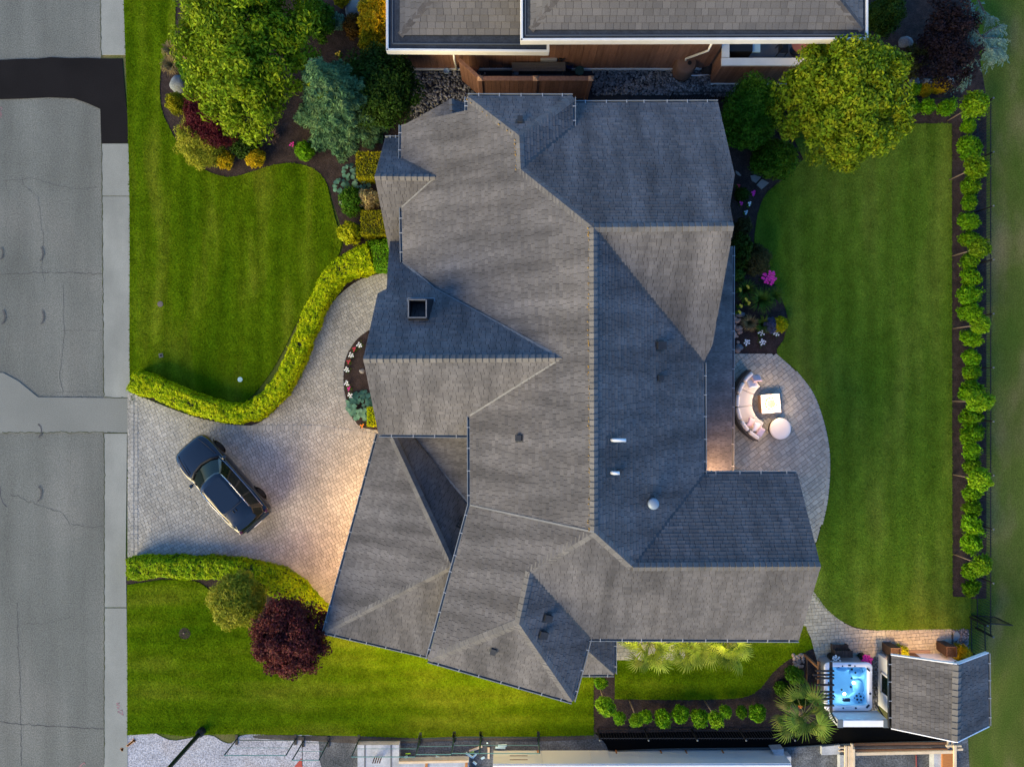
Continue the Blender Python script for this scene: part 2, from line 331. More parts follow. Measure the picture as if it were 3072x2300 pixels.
# sprayed survey marks
def mark(fn, lines, wd, z, m, label):
    mb = MB()
    for ln in lines:
        k = mesh; pts = [fn(*p) for p in ln]
        for a, b in zip(pts, pts[1:]):
            d = (b - a).normalized(); n = Vector((-d.y, d.x, 0)) * wd / 2; d = d * wd * .4
            mb.add([q + Vector((0, 0, z)) for q in (a - d + n, a - d - n, b + d - n, b + d + n)], [(0, 1, 2, 3)])
    return tag(mb.build('survey_mark', m), label, 'road marking')
mark(ZC, [[(712, 1272), (745, 1292), (738, 1262), (712, 1272)], [(730, 1277), (731, 1279)], [(705, 1222), (722, 1220), (706, 1232), (724, 1236)], [(707, 1246), (724, 1244)], [(710, 1252), (722, 1256)]], .035, .0345, m_pink, 'pink sprayed triangle and letters on the concrete kerb strip')
mark(ZC, [[(768, 1478), (812, 1442)], [(775, 1476), (815, 1446)], [(806, 1438), (815, 1450)], [(732, 1498), (739, 1505), (742, 1496), (733, 1494)]], .09, .0345, m_oran, 'orange sprayed arrow beside the pale gravel lot')
mark(ZC, [[(485, 1600), (508, 1580), (514, 1592)], [(478, 1606), (500, 1608)]], .05, .0105, m_pink, 'faint pink sprayed marks at the bottom of the road')
mark(Z1, [[(-3, 596), (8, 594), (13, 602), (4, 610), (-4, 606)], [(2, 608), (2, 646)], [(2, 622), (8, 622)], [(0, 632), (10, 630), (10, 640), (0, 640)], [(0, 646), (9, 650)]], .035, .0105, m_pink, 'pink sprayed figure at the left edge below the black patch')

# beds first (lower), lawns above them
sheet('mulch_bed', smooth_poly(dl((372, -80), (378, 88), (352, 135), (345, 180), (350, 240), (372, 292), (400, 338), (440, 368), (490, 386), (535, 378), (592, 360), (640, 357), (682, 370), (708, 398), (720, 440), (735, 485), (742, 525), (728, 565), (700, 600), (720, 640), (850, 640), (900, 560), (900, 330), (880, 260), (900, 160), (850, 100), (850, -80)), 5), .026, m_mulch, 'dark bark mulch bed around the trees at top left')
sheet('mulch_bed', smooth_poly(dl((300, 805), (340, 818), (400, 845), (470, 872), (520, 880), (560, 860), (600, 820), (660, 700), (720, 600), (760, 600), (700, 720), (640, 820), (600, 880), (545, 920), (470, 915), (380, 880), (280, 842)), 4), .022, m_mulch, 'mulch strip under the curved front hedge')
sheet('mulch_bed', smooth_poly(dl((262, 1205), (480, 1210), (600, 1235), (665, 1285), (712, 1340), (700, 1400), (620, 1420), (560, 1370), (500, 1340), (455, 1275), (420, 1256), (340, 1250), (275, 1262)), 4), .022, m_mulch, 'mulch bed under the lower hedge and purple tree')
sheet('mulch_bed', smooth_poly(dl((826, 712), (795, 714), (768, 737), (748, 773), (743, 815), (749, 865), (773, 917), (816, 928), (860, 930), (860, 720)), 4), .052, m_mulch, 'crescent mulch bed beside the front gable')
sheet('mulch_bed', smooth_poly(dl((1540, 180), (1700, 180), (1760, 330), (1715, 368), (1672, 402), (1644, 445), (1634, 490), (1632, 520), (1645, 560), (1672, 610), (1690, 650), (1700, 690), (1692, 730), (1676, 764), (1540, 764)), 4), .03, m_mulch, 'mulch flower bed along the right side of the house')
sheet('mulch_bed', dl((1930, 215), (2130, 215), (2130, 1292), (2056, 1292), (2056, 268), (1930, 270)), .028, m_mulch, 'narrow mulch bed under the long row of shrubs')
sheet('mulch_bed', smooth_poly(dl((1278, 1440), (1340, 1440), (1335, 1500), (1420, 1508), (1590, 1505), (1640, 1480), (1690, 1430), (1740, 1405), (1800, 1412), (1800, 1580), (1285, 1580)), 4), .028, m_mulch, 'mulch bed around the small lawn at the bottom')
sheet('mulch_bed', dl((1865, -60), (2085, -60), (2130, 210), (1930, 215), (1880, 150)), .022, m_mulch, 'shaded mulch bed with dark shrubs at top right')
LAWN = {}
LAWN['f'] = sheet('lawn', smooth_poly(dl((268, -60), (268, 0), (276, 235), (281, 460), (282, 850), (300, 840), (340, 822), (420, 855), (500, 877), (530, 866), (560, 838), (600, 780), (640, 700), (680, 630), (716, 585), (734, 545), (738, 515), (726, 478), (714, 430), (704, 394), (680, 367), (640, 354), (592, 357), (535, 375), (490, 383), (440, 366), (400, 336), (374, 291), (351, 240), (346, 188), (352, 138), (376, 90), (380, 0), (380, -60)), 4), .05, m_lawn_f, 'mown front lawn curving along the mulch bed', .05)
LAWN['s'] = sheet('lawn', [D(276, 1262)] + smooth_poly([D(x, y) for x, y in [(345, 1252), (420, 1254), (455, 1275), (480, 1300), (540, 1345), (620, 1390), (712, 1372)]], 4, False) + dl((800, 1320), (1290, 1320), (1282, 1460), (1282, 1586), (1150, 1589), (1000, 1588), (900, 1592), (780, 1588), (700, 1586), (560, 1584), (450, 1584), (400, 1588), (340, 1582), (276, 1586)), .05, m_lawn_s, 'mown side lawn below the garage', .05)
LAWN['b'] = sheet('lawn', smooth_poly(dl((1735, 345), (1690, 390), (1658, 415), (1641, 447), (1632, 490), (1630, 530), (1645, 570), (1672, 612), (1690, 650), (1702, 690), (1694, 730), (1678, 763), (1720, 800), (1756, 850), (1777, 905), (1790, 965), (1792, 1020), (1787, 1080), (1774, 1135), (1760, 1180), (1730, 1200), (1745, 1270), (1775, 1310), (1810, 1337), (1850, 1353), (1890, 1360)), 5, False) + dl((2095, 1360), (2096, 1288), (2056, 1288), (2054, 268), (1700, 268)), .05, m_lawn_b, 'mown back lawn right of the house', .05)
LAWN['g'] = sheet('lawn', dl((1328, 1370), (1328, 1508)) + smooth_poly(dl((1400, 1509), (1520, 1509), (1600, 1505), (1638, 1488), (1670, 1450), (1705, 1422), (1757, 1398)), 4, False) + dl((1752, 1385), (1735, 1340), (1600, 1340)), .05, m_lawn_s, 'small mown lawn beside the palms', .05)
def turf(lawn, m, n, label, hgt=.03):
    """short blades scattered over one lawn"""
    v = np.array([q.co[:2] for q in lawn.data.vertices if q.co.z > .03]); lo, hi = v.min(0), v.max(0); N_ = int(n * np.prod(hi - lo)); p = rng.uniform(lo, hi, (N_, 2)); ins = np.zeros(N_, bool); m_ = len(v)
    for i in range(m_):
        (xa, ya), (xb, yb) = v[i], v[(i + 1) % m_]; c_ = (ya > p[:, 1]) != (yb > p[:, 1])
        if ya != yb: ins ^= c_ & (p[:, 0] < (xb - xa) * (p[:, 1] - ya) / (yb - ya) + xa)
    p = p[ins]; k = len(p); a = rng.uniform(0, 6.283, k); L_ = rng.uniform(.03, .075, k); w_ = rng.uniform(.008, .02, k); d = np.stack([np.cos(a), np.sin(a), 0 * a], 1); s_ = np.stack([-np.sin(a), np.cos(a), 0 * a], 1); b = np.concatenate([p, np.full((k, 1), .051)], 1)
    t = b + d * L_[:, None] + np.stack([0 * a, 0 * a, rng.uniform(.4, 1, k) * hgt], 1); w_ = w_[:, None]
    o = link('grass', fast_quads(np.stack([b - s_ * w_, b + s_ * w_, t + s_ * w_ * .4, t - s_ * w_ * .4], 1)), None, m); tag(o, label, 'grass', None, 'stuff')
turf(LAWN['f'], m_blade_f, 520, 'short grass blades of the curved front lawn'); turf(LAWN['s'], m_blade_s, 520, 'short grass blades of the side lawn below the garage'); turf(LAWN['b'], m_blade_b, 480, 'short grass blades of the back lawn'); turf(LAWN['g'], m_blade_s, 520, 'short grass blades of the small lawn by the palms')
sheet('verge', dl((2122, -60), (2122, 215), (2118, 1370), (2200, 1390), (2230, 1656), (2230, 1800), (2500, 1800), (2500, -60)), .012, m_rough, 'dry patchy grass strip along the right edge')
sheet('verge', dl((2090, -60), (2122, -60), (2122, 300), (2112, 300)), .016, m_lawn_b, 'darker grass edge beside the weeping conifer')
# construction lot
sheet('gravel_lot', smooth_poly(dl((276, 1588), (330, 1582), (350, 1590), (380, 1598), (450, 1586), (480, 1600), (500, 1604), (520, 1588), (560, 1584), (600, 1590), (680, 1588), (690, 1640), (690, 1800), (276, 1800)), 3), .02, m_gravel_l, 'pale crushed gravel lot at the bottom left')
sheet('site_ground', dl((640, 1592), (760, 1588), (900, 1594), (1100, 1590), (1290, 1588), (1290, 1580), (2090, 1580), (2100, 1800), (640, 1800)), .012, m_gravel_d, 'grey gravelly ground of the building site')
sheet('soil_edge', smooth_poly(dl((560, 1586), (700, 1588), (780, 1586), (860, 1590), (1000, 1588), (1150, 1588), (1285, 1584), (1285, 1594), (1150, 1600), (1000, 1598), (880, 1604), (760, 1604), (660, 1598), (560, 1594)), 3), .024, m_dirt, 'bare soil edge between side lawn and building site')
# ------------------------------------------------------------------ paving
def pave(parent, poly, ang, rows, widths, z0, z1, m, nobj=300, focus=(0, 0), gap=.014, name='paver'):
    c, s = math.cos(ang), math.sin(ang)
    pl = [(p[0] * c + p[1] * s, -p[0] * s + p[1] * c) for p in poly]
    fx, fy = focus[0] * c + focus[1] * s, -focus[0] * s + focus[1] * c
    if area(pl) < 0: pl = pl[::-1]
    xs = [p[0] for p in pl]; ys = [p[1] for p in pl]
    y = min(ys); full = []; cut = []; ri = 0
    while y < max(ys):
        rh = rows[ri % len(rows)]; ri += 1
        st = clip_rect(pl, min(xs) - 1, y, max(xs) + 1, y + rh)
        if len(st) >= 3:
            x = min(p[0] for p in st) - random.random() * widths[0]; xm = max(p[0] for p in st)
            while x < xm:
                wd = random.choice(widths); q = clip_rect(st, x + gap / 2, y + gap / 2, x + wd - gap / 2, y + rh - gap / 2)
                if len(q) >= 3:
                    a = area(q); fa = (wd - gap) * (rh - gap)
                    if a > .985 * fa: full.append((x + wd / 2, y + rh / 2, wd, rh))
                    elif a > .1 * fa: cut.append(q)
                x += wd
        y += rh
    full.sort(key=lambda r: (r[0] - fx) ** 2 + (r[1] - fy) ** 2)
    protos = {}
    for (x, y, wd, rh) in full[:nobj]:
        k = (wd, rh)
        if k not in protos:
            me = MB().box((0, 0, (z1 - z0) / 2), (wd - gap, rh - gap, z1 - z0)).mesh(); me.materials.append(m); protos[k] = me
        o = bpy.data.objects.new(name, protos[k]); COL.objects.link(o); o.parent = parent
        o.location = (x * c - y * s, x * s + y * c, z0 + random.uniform(-.004, .004)); o.rotation_euler = (random.gauss(0, .006), random.gauss(0, .006), ang)
    mb = MB()
    for (x, y, wd, rh) in full[nobj:]:
        hx, hy = (wd - gap) / 2, (rh - gap) / 2; cut.append([(x - hx, y - hy), (x + hx, y - hy), (x + hx, y + hy), (x - hx, y + hy)])
    for q in cut:
        n = len(q); zt = z1 + random.uniform(-.004, .004); q = [(a * c - b * s, a * s + b * c) for a, b in q]
        tx, ty = random.gauss(0, .012), random.gauss(0, .012); mx, my = q[0]
        mb.add([(a, b, z0) for a, b in q] + [(a, b, zt + (a - mx) * tx + (b - my) * ty) for a, b in q], [list(range(n, 2 * n))] + [[i, (i + 1) % n, (i + 1) % n + n, i + n] for i in range(n)])
    if mb.f: tag(mb.build(name + '_field', m, parent), kind='stuff')
def border(parent, pts, wd, ln, z, m, name='edge_paver', nobj=True):
    pts = [Vector((p[0], p[1], 0)) for p in pts]; acc = 0
    for a, b in zip(pts, pts[1:]):
        L_ = (b - a).length; n = max(1, round(L_ / ln)); d = (b - a).normalized(); ang = math.atan2(d.y, d.x)
        me = MB().box((0, 0, -.02), (L_ / n - .026, wd - .03, .05)).mesh(); me.materials.append(m)
        for k in range(n):
            o = bpy.data.objects.new(name, me); COL.objects.link(o); o.parent = parent
            o.location = a + d * (L_ / n) * (k + .5) + Vector((0, 0, z + random.uniform(-.002, .002))); o.rotation_euler = (0, 0, ang)
drive_poly = smooth_poly(dl((277, 846), (310, 858), (400, 893), (475, 912), (545, 918), (600, 880), (640, 820), (665, 765), (690, 705), (722, 650), (765, 612), (800, 597), (845, 588), (900, 590)), 4, False) + smooth_poly(dl((900, 720), (835, 705), (795, 714), (768, 737), (748, 773), (743, 815), (749, 865), (773, 917), (818, 929)), 3, False) + dl((880, 930), (880, 960), (800, 1350), (718, 1345), (700, 1318), (650, 1285), (595, 1245), (480, 1225), (277, 1222))
drive = sheet('driveway', drive_poly, .014, m_sand, 'tumbled paver driveway and front walk')
pave(drive, drive_poly, R(27), (.15, .17, .15, .19), (.13, .17, .17, .22), .02, .062, m_paver, focus=D(560, 960), gap=.011)
border(drive, [P(399, v) for v in (1200, 1300, 1400, 1500, 1600, 1690)], .17, .2, .072, m_paver)
border(drive, [P(411, v) for v in (1205, 1300, 1400, 1500, 1600, 1690)], .17, .2, .07, m_paver)
cres = smooth_poly([D(x, y) for x, y in [(800, 704), (768, 728), (744, 765), (736, 813), (742, 868), (766, 924), (785, 932)]], 8, False)
border(drive, cres, .3, .14, .07, m_paver)
band = smooth_poly([Z4(x, y) for x, y in [(1180, 878), (1300, 885), (1450, 890), (1700, 886), (1850, 900), (2090, 935)]], 4, False)
border(drive, band, .26, .2, .071, m_paver)
patio_poly = dl((1540, 764), (1540, 1190)) + dl((1762, 1170)) + smooth_poly(dl((1772, 1135), (1785, 1080), (1790, 1020), (1788, 965), (1775, 905), (1754, 850), (1718, 802), (1676, 764)), 4, False)
patio = sheet('patio', patio_poly, .014, m_sand, 'curved paver patio with the sofa')
pave(patio, patio_poly, R(38), (.2, .26, .16, .2), (.16, .2, .26, .32), .02, .06, m_paver2, focus=D(1700, 940), gap=.015)
border(patio, smooth_poly(dl((1772, 1132), (1783, 1080), (1788, 1020), (1786, 965), (1773, 905), (1752, 850), (1717, 803)), 5, False), .2, .24, .066, m_paver2)
path_poly = smooth_poly([ZE(x, y) for x, y in [(800, 420), (945, 555), (1000, 632), (1065, 695), (1135, 742), (1200, 770), (1290, 782)]], 4, False) + [ZE(1770, 775), ZE(1770, 1000), ZE(1420, 1000), ZE(1330, 930), ZE(1330, 960), ZE(960, 960), ZE(942, 900), ZE(925, 830), ZE(890, 760), ZE(800, 700)]
path = sheet('path', path_poly, .014, m_sand, 'paver path from the house corner to the shed')
pave(path, path_poly, R(4), (.16, .2, .16), (.16, .2, .24), .02, .06, m_paver2, focus=ZE(1100, 850), gap=.014)
stoop_poly = [ZD(1890, 838), ZD(2320, 838), ZD(2320, 960), ZD(1890, 960)]
stoop = sheet('path', stoop_poly, .052, m_sand, 'short paver path between palms and house wall')
pave(stoop, stoop_poly, 0, (.2,), (.2, .3), .055, .085, m_paver2, nobj=120, focus=ZD(1920, 890))
# ------------------------------------------------------------------ main house
RV = dict(R1=(1780,683,8.9),R2=(1782,1595,8.89),V1=(1562,508,7.46),V2=(1558,408,7.45),C1=(1403,290,6.33),C2=(1718,291,6.32),C3=(1718,380,6.32),B1=(1403,331,6.33),B2=(1205,375,4.75),W0=(1204,478,4.75),D1=(1306,532,5.58),W01=(1206,622,4.75),W1=(1209,786,4.72),WM=(1304,867,5.65),T1=(1685,1074,8.26),W2=(1410,1246,6.36),W3=(1411,1514,6.35),R3=(2201,679,8.89),N1=(1720,311,5.66),N2=(2154,309,5.66),N3=(2204,525,7.64),N4=(2190,618,8.41),E1=(2110,1088,5.94),SX=(2137,1035,6.36),R4=(1898,1700,7.93),C7=(2111,1422,5.94),R5=(2462,1698,7.96),C6=(2392,1421,5.94),C9=(2397,1917,5.75),C8=(1767,1914,5.77),V4=(1590,1714,7.77),V5=(1557,1870,7.72),C11=(1285,1978,5.83),C12=(1717,2102,5.79),GE=(1090,1077,8.23),F1=(1133,881,5.92),F2=(1160,867,5.74),F3=(1163,808,4.95),F4=(1174,673,2.97),F5=(1209,673,2.97),S1=(1136,1302,5.67),S2=(1409,1304,5.66),DE=(1124,530,5.58),DN=(1155,416,3.72),DN2=(1204,416,3.71),DS=(1168,752,3.47),DS2=(1209,752,3.47),
 G1=(1135,1302,2.9),G3=(975,1894,2.9),G4=(1356,1697,5.45),G2=(1178,1311,3.42),G5=(1283,1966,2.9),G4b=(1364,1704,5.4),G6=(1236,1311,2.8),G7=(1412,1514,3.9),G8=(1412,1306,4.0),
 Q1=(1765,1918,3.75),Q2=(1842,1914,2.9),Q3=(1842,2021,2.9),Q4=(1744,2021,2.9),Q5=(1763,1950,3.75),
 K1=(1211,376,2.75),K2=(1355,297,3.65),K2b=(1357,352,3.65),K1b=(1211,430,2.75),K3=(1404,312,3.25),K3b=(1404,352,3.2),
 PA=(2196,738,3.0),PB=(2194,1421,3.0),PC=(2080,1421,4.0),PD=(2080,738,4.0))
RP = {k: P(*v) for k, v in RV.items()}
FACES = dict(W='R1 V1 V2 C1 B1 B2 W0 D1 W01 W1 WM T1 W2 W3 R2',Np='V2 C1 C2',Ep='V1 V2 C2 C3',N='V1 C3 N1 N2 N3 N4 R3 R1',E='R1 R2 R4 C7 E1',S='R1 R3 SX E1',SEN='R4 R5 C6 C7',SES='R2 R4 R5 C9 C8 V4',SWW='R2 V4 V5 C11 W3',SWS='V5 C11 C12',SWE='V4 V5 C12 C8',FN='T1 GE F1 F2 F3 F4 F5 W1 WM',FS='T1 GE S1 S2 W2',DNp='D1 DE DN DN2 W0',DSp='D1 DE DS DS2 W01',
 GW='G1 G3 G4 G2',GS='G3 G5 G4b G4',GN='G2 G4 G4b G7 G6',GE_='G6 G7 G8',QE='Q1 Q5 Q3 Q2',QS='Q5 Q4 Q3',KW='K1 K2 K2b K1b',KE='K2 K3 K3b K2b',PR='PA PB PC PD')
def plane_fit(pts):
    a = np.array([tuple(p) for p in pts]); c = a.mean(0); n = np.linalg.svd(a - c)[2][2]
    if n[2] < 0: n = -n
    return Vector(c), Vector(n)
def to_plane(p, c, n):
    """slide a point along its own sight line onto the plane"""
    o = Vector((0, 0, H)); d = p - o; t = (c - o).dot(n) / d.dot(n); return o + d * t
PLN = {}
def roof_face(parent, pts, mat_s, nobj=0, expo=.145, widths=(.17, .22, .28, .34), thick=.16, gap=.013, raise_=.021, focus=None, mdeck=None, key=None, cap_off=0.0):
    """deck slab (one part) with overlapping shingles laid course by course; returns the deck"""
    c, n = plane_fit(pts); pts = [to_plane(p, c, n) for p in pts]
    if key: PLN[key] = (c, n)
    dn = Vector((n.x, n.y, 0))
    dn = (dn - n * dn.dot(n)).normalized() if dn.length > 1e-3 else Vector((1, 0, 0))     # down slope
    tg = n.cross(dn).normalized()
    loc = [((p - c).dot(tg), (p - c).dot(dn)) for p in pts]
    if area(loc) < 0: loc = loc[::-1]; pts = pts[::-1]
    k = len(pts); mb = MB()
    nn = n if (pts[1] - pts[0]).cross(pts[2] - pts[1]).dot(n) else n
    lo = [p - Vector((0, 0, thick)) for p in pts]
    up = [c + tg * a + dn * b for a, b in loc]
    mb.add(up + [p - Vector((0, 0, thick)) for p in up], [list(range(k))[::-1] if Vector((tg.cross(dn))).dot(n) < 0 else list(range(k)), list(range(k, 2 * k))] + [[i, (i + 1) % k, (i + 1) % k + k, i + k] for i in range(k)])
    me = mb.mesh(); bm = bmesh.new(); bm.from_mesh(me); bmesh.ops.recalc_face_normals(bm, faces=bm.faces); bm.to_mesh(me); bm.free()
    deck = link('roof_slope', me, parent, mdeck or m_deck)
    ys = [p[1] for p in loc]; y = max(ys); full = []; cut = []; row = 0
    while y > min(ys):
        st = clip_rect(loc, -99, y - expo, 99, y)
        if len(st) >= 3:
            x = min(p[0] for p in st) - random.random() * .3; xm = max(p[0] for p in st)
            while x < xm:
                wd = random.choice(widths); q = clip_rect(st, x + gap / 2, y - expo, x + wd - gap / 2, y)
                if len(q) >= 3:
                    a = area(q); fa = (wd - gap) * expo
                    if a > .99 * fa: full.append((x + wd / 2, y, wd))
                    elif a > .04 * fa: cut.append((q, y))
                x += wd
        y -= expo; row += 1
    fo = (0, 0)
    if focus is not None: q = to_plane(focus, c, n) - c; fo = (q.dot(tg), q.dot(dn))
    full.sort(key=lambda r: (r[0] - fo[0]) ** 2 + (r[1] - fo[1]) ** 2)
    rot = Matrix((tg, dn, n)).transposed().to_4x4() if tg.cross(dn).dot(n) > 0 else Matrix((-tg, dn, n)).transposed().to_4x4()
    protos = {}
    for (x, y, wd) in full[:nobj]:
        v_ = random.randrange(3); kk = (wd, v_)
        if kk not in protos:
            hx = (wd - gap) / 2; zt = raise_ * (.75 + .35 * v_)
            me = mesh([(-hx, -expo, 0), (hx, -expo, 0), (hx, -.004, 0), (-hx, -.004, 0), (-hx, -expo, .005), (hx, -expo, .005), (hx, -.004, zt), (-hx, -.004, zt)],
                      [(4, 5, 6, 7), (0, 1, 5, 4), (1, 2, 6, 5), (2, 3, 7, 6), (3, 0, 4, 7)])
            me.materials.append(mat_s); protos[kk] = me
        o = bpy.data.objects.new('shingle', protos[kk]); COL.objects.link(o); o.parent = deck
        o.matrix_local = wm(deck).inverted() @ Matrix.Translation(c + tg * x + dn * y + n * .002) @ rot
    mb = MB()
    for (x, y, wd) in full[nobj:]:
        hx = (wd - gap) / 2; cut.append(([(x - hx, y - expo), (x + hx, y - expo), (x + hx, y - .004), (x - hx, y - .004)], y))
    for q, y0 in cut:
        k = len(q); zt = raise_ * random.uniform(.7, 1.45)
        A = [c + tg * a + dn * b + n * .002 for a, b in q]; B = [c + tg * a + dn * b + n * (.005 + zt * max(0, 1 - (y0 - b) / expo)) for a, b in q]
        mb.add(A + B, [list(range(k, 2 * k))] + [[i, (i + 1) % k, (i + 1) % k + k, i + k] for i in range(k)])
    if mb.f:
        me = mb.mesh(); me.materials.append(mat_s)
        bm = bmesh.new(); bm.from_mesh(me); bmesh.ops.recalc_face_normals(bm, faces=bm.faces); bm.to_mesh(me); bm.free()
        tag(link('shingle_field', me, deck), kind='stuff')
    return deck
def ridge(parent, a, b, fa, fb, wd=.17, ln=.24, m=None, lift=.03, rise=None):
    """row of folded cap shingles from a to b, over the slopes whose planes are fa and fb"""
    d = (b - a); L_ = d.length; d.normalize(); sides = []
    mid = (a + b) / 2
    for (c, n), s in ((fa, 1), (fb, -1)):
        s_ = n.cross(d).normalized(); s_ = s_ if s_.z < 0 else -s_
        sides.append((s_, n))
    up = (sides[0][1] + sides[1][1]).normalized()
    n_ = max(1, int(L_ / ln)); st = L_ / n_
    def cap(z0, z1):
        vs_ = []
        for t, z in ((0, z0), (st * (.97 if lift > .02 else .985), z1)):
            for s_, nn in (sides[0],): vs_.append(d * t + s_ * wd + nn * z)
            vs_.append(d * t + up * (z + .004))
            for s_, nn in (sides[1],): vs_.append(d * t + s_ * wd + nn * z)
            vs_ += [d * t + sides[0][0] * wd - sides[0][1] * .01, d * t + sides[1][0] * wd - sides[1][1] * .01]
        return mesh(vs_, [(0, 1, 6, 5), (1, 2, 7, 6), (3, 0, 5, 8), (2, 4, 9, 7), (3, 4, 2, 1, 0), (5, 6, 7, 9, 8)])
    rise = (.034 if lift > .02 else .003) if rise is None else rise
    me = cap(lift, lift + rise); me.materials.append(m or m_cap)
    bm = bmesh.new(); bm.from_mesh(me); bmesh.ops.recalc_face_normals(bm, faces=bm.faces); bm.to_mesh(me); bm.free()
    for k in range(n_):
        o = bpy.data.objects.new('ridge_cap', me); COL.objects.link(o); o.parent = parent; o.matrix_parent_inverse = wm(parent).inverted()
        o.location = a + d * st * k + up * random.uniform(0, .006)
def gutter(parent, a, b, out, m=None, brackets=True, wd=.115):
    """open box gutter hung on an eave, with strap hangers"""
    a, b = Vector(a), Vector(b); d = (b - a).normalized(); o_ = Vector(out) - (a + b) / 2; o_.z = 0; o_ = (o_ - d * o_.dot(d)).normalized()
    up = Vector((0, 0, 1)); mb = MB(); t = .012
    A = a + o_ * .01; B = b + o_ * .01
    def slab(p0, p1, q0, q1): mb.add([A + o_ * p0 + up * q0, A + o_ * p1 + up * q0, A + o_ * p1 + up * q1, A + o_ * p0 + up * q1, B + o_ * p0 + up * q0, B + o_ * p1 + up * q0, B + o_ * p1 + up * q1, B + o_ * p0 + up * q1], [(3, 2, 1, 0), (4, 5, 6, 7), (0, 1, 5, 4), (1, 2, 6, 5), (2, 3, 7, 6), (3, 0, 4, 7)])
    slab(0, t, -.12, .0); slab(t, wd - .03, -.12, -.108); slab(wd - .03, wd, -.12, .012)
    g = mb.build('gutter', m or m_gutter, parent)
    if brackets:
        hb = MB(); L_ = (b - a).length; n = max(2, round(L_ / .85))
        for k in range(n):
            p = A + d * (L_ * (k + .5) / n + random.uniform(-.08, .08)); hb.bar(p - o_ * .01 + up * .02, p + o_ * (wd + .005) + up * .02, .032, .012)
        tag(hb.build('hanger_straps', m_strap, g), kind='stuff')
    return g
house = empty('house', P(1600, 1150), 'large two storey house with dark grey shingle hip roof in the middle', 'house')
for nme, poly, h_ in [
    ('wall', [(1250, 420), (1440, 420), (1440, 345), (2120, 345), (2120, 760), (2085, 760), (2085, 1480), (1440, 1480), (1440, 1290), (1250, 1290)], 4.5),
    ('wall', [(1165, 450), (1256, 450), (1256, 720), (1190, 720)], 3.2), ('wall', [(1195, 725), (1256, 725), (1256, 1000), (1180, 1000)], 2.7), ('wall', [(1165, 950), (1254, 950), (1254, 1284), (1165, 1284)], 5.2),
    ('wall', [(1170, 1335), (1015, 1865), (1265, 1925), (1400, 1700), (1400, 1335)], 2.55),
    ('wall', [(1445, 1545), (1330, 1945), (1685, 2050), (1735, 1892), (2355, 1888), (2355, 1455), (1445, 1455)], 5.3),
    ('wall', [(1770, 1905), (1822, 1905), (1822, 2000), (1765, 2000)], 2.7)]:
    MB().prism([P(u, v, h_) for u, v in poly], 0.0, h_).build(nme, m_stucco, house)
for k, names in FACES.items():
    deckf = roof_face(house, [RP[n] for n in names.split()], m_shingle_y if k in ('Np', 'N', 'S', 'SEN', 'SES', 'SWS', 'FN', 'FS', 'DNp', 'DSp', 'GS', 'GN', 'QS') else m_shingle, nobj=300 if k == 'W' else 0, focus=P(1500, 1000, 7), key=k, thick=.14 if k not in ('GN', 'GE_') else .06)
def zat(key, x, y): c, n = PLN[key]; return c.z - ((x - c.x) * n.x + (y - c.y) * n.y) / n.z
def gable(x, ka, kb, y0, ym, y1, zb):
    pts = [(y0, zb), (y0, zat(ka, x, y0) - .2), (ym, min(zat(ka, x, ym), zat(kb, x, ym)) - .2), (y1, zat(kb, x, y1) - .2), (y1, zb)]
    n = len(pts); mb = MB(); mb.add([(x - .06, y, z) for y, z in pts] + [(x + .06, y, z) for y, z in pts], [list(range(n)), list(range(n, 2 * n))[::-1]] + [[i, (i + 1) % n, (i + 1) % n + n, i + n] for i in range(n)])
    me = mb.mesh(); bm = bmesh.new(); bm.from_mesh(me); bmesh.ops.recalc_face_normals(bm, faces=bm.faces); bm.to_mesh(me); bm.free(); link('gable_wall', me, house, m_stucco)
gable(-5.05, 'FN', 'FS', 3.9, RP['GE'].y, -1.8, 2.6); gable(7.4, 'N', 'S', 10.2, RP['R3'].y, 1.6, 4.4); gable(11.2, 'SEN', 'SES', -4.1, RP['R5'].y, -9.9, 5.2); gable(-5.0, 'DNp', 'DSp', 9.4, RP['DE'].y, 6.4, 3.1)
Rg = lambda a, b, f1, f2, **kw: ridge(house, RP[a], RP[b], PLN[f1], PLN[f2], **kw)
Rg('R2', 'R1', 'W', 'E', wd=.15, ln=.22); Rg('R3', 'R1', 'N', 'S', wd=.16, ln=.22); Rg('R5', 'R4', 'SEN', 'SES', wd=.16, ln=.22)
Rg('V1', 'R1', 'W', 'N', lift=.016, wd=.18); Rg('V2', 'V1', 'W', 'Ep', wd=.17, rise=.012); Rg('C1', 'V2', 'W', 'Np', lift=.016, wd=.18); Rg('C2', 'V2', 'Np', 'Ep', lift=.016, wd=.18)
Rg('R4', 'R2', 'E', 'SES', lift=.016, wd=.19); Rg('V4', 'R2', 'SWW', 'SES', lift=.016, wd=.19); Rg('V5', 'V4', 'SWW', 'SWE', wd=.17, rise=.012); Rg('C11', 'V5', 'SWW', 'SWS', lift=.016, wd=.19); Rg('C12', 'V5', 'SWS', 'SWE', lift=.016, wd=.19)
Rg('GE', 'T1', 'FN', 'FS', wd=.15); Rg('DE', 'D1', 'DNp', 'DSp', wd=.14); Rg('G3', 'G4', 'GW', 'GS', lift=.018, wd=.15); Rg('G2', 'G4', 'GW', 'GN', lift=.016, wd=.18); Rg('Q3', 'Q5', 'QE', 'QS', lift=.018, wd=.11); Rg('K2', 'K2b', 'KW', 'KE', wd=.12)
ms = MB(); gm_ = random.Random(5)
for a_, b_, k_ in (('R2', 'R1', 90), ('V1', 'V2', 14), ('C1', 'V2', 8)):
    for _ in range(k_):
        t = gm_.random(); q = RP[a_].lerp(RP[b_], t) + Vector((-.17 + gm_.gauss(0, .02), 0, -.05)); r_ = gm_.uniform(.012, .035); ms.lathe(q, [(r_, 0), (r_ * .8, .03), (r_ * .2, .04)], 6)
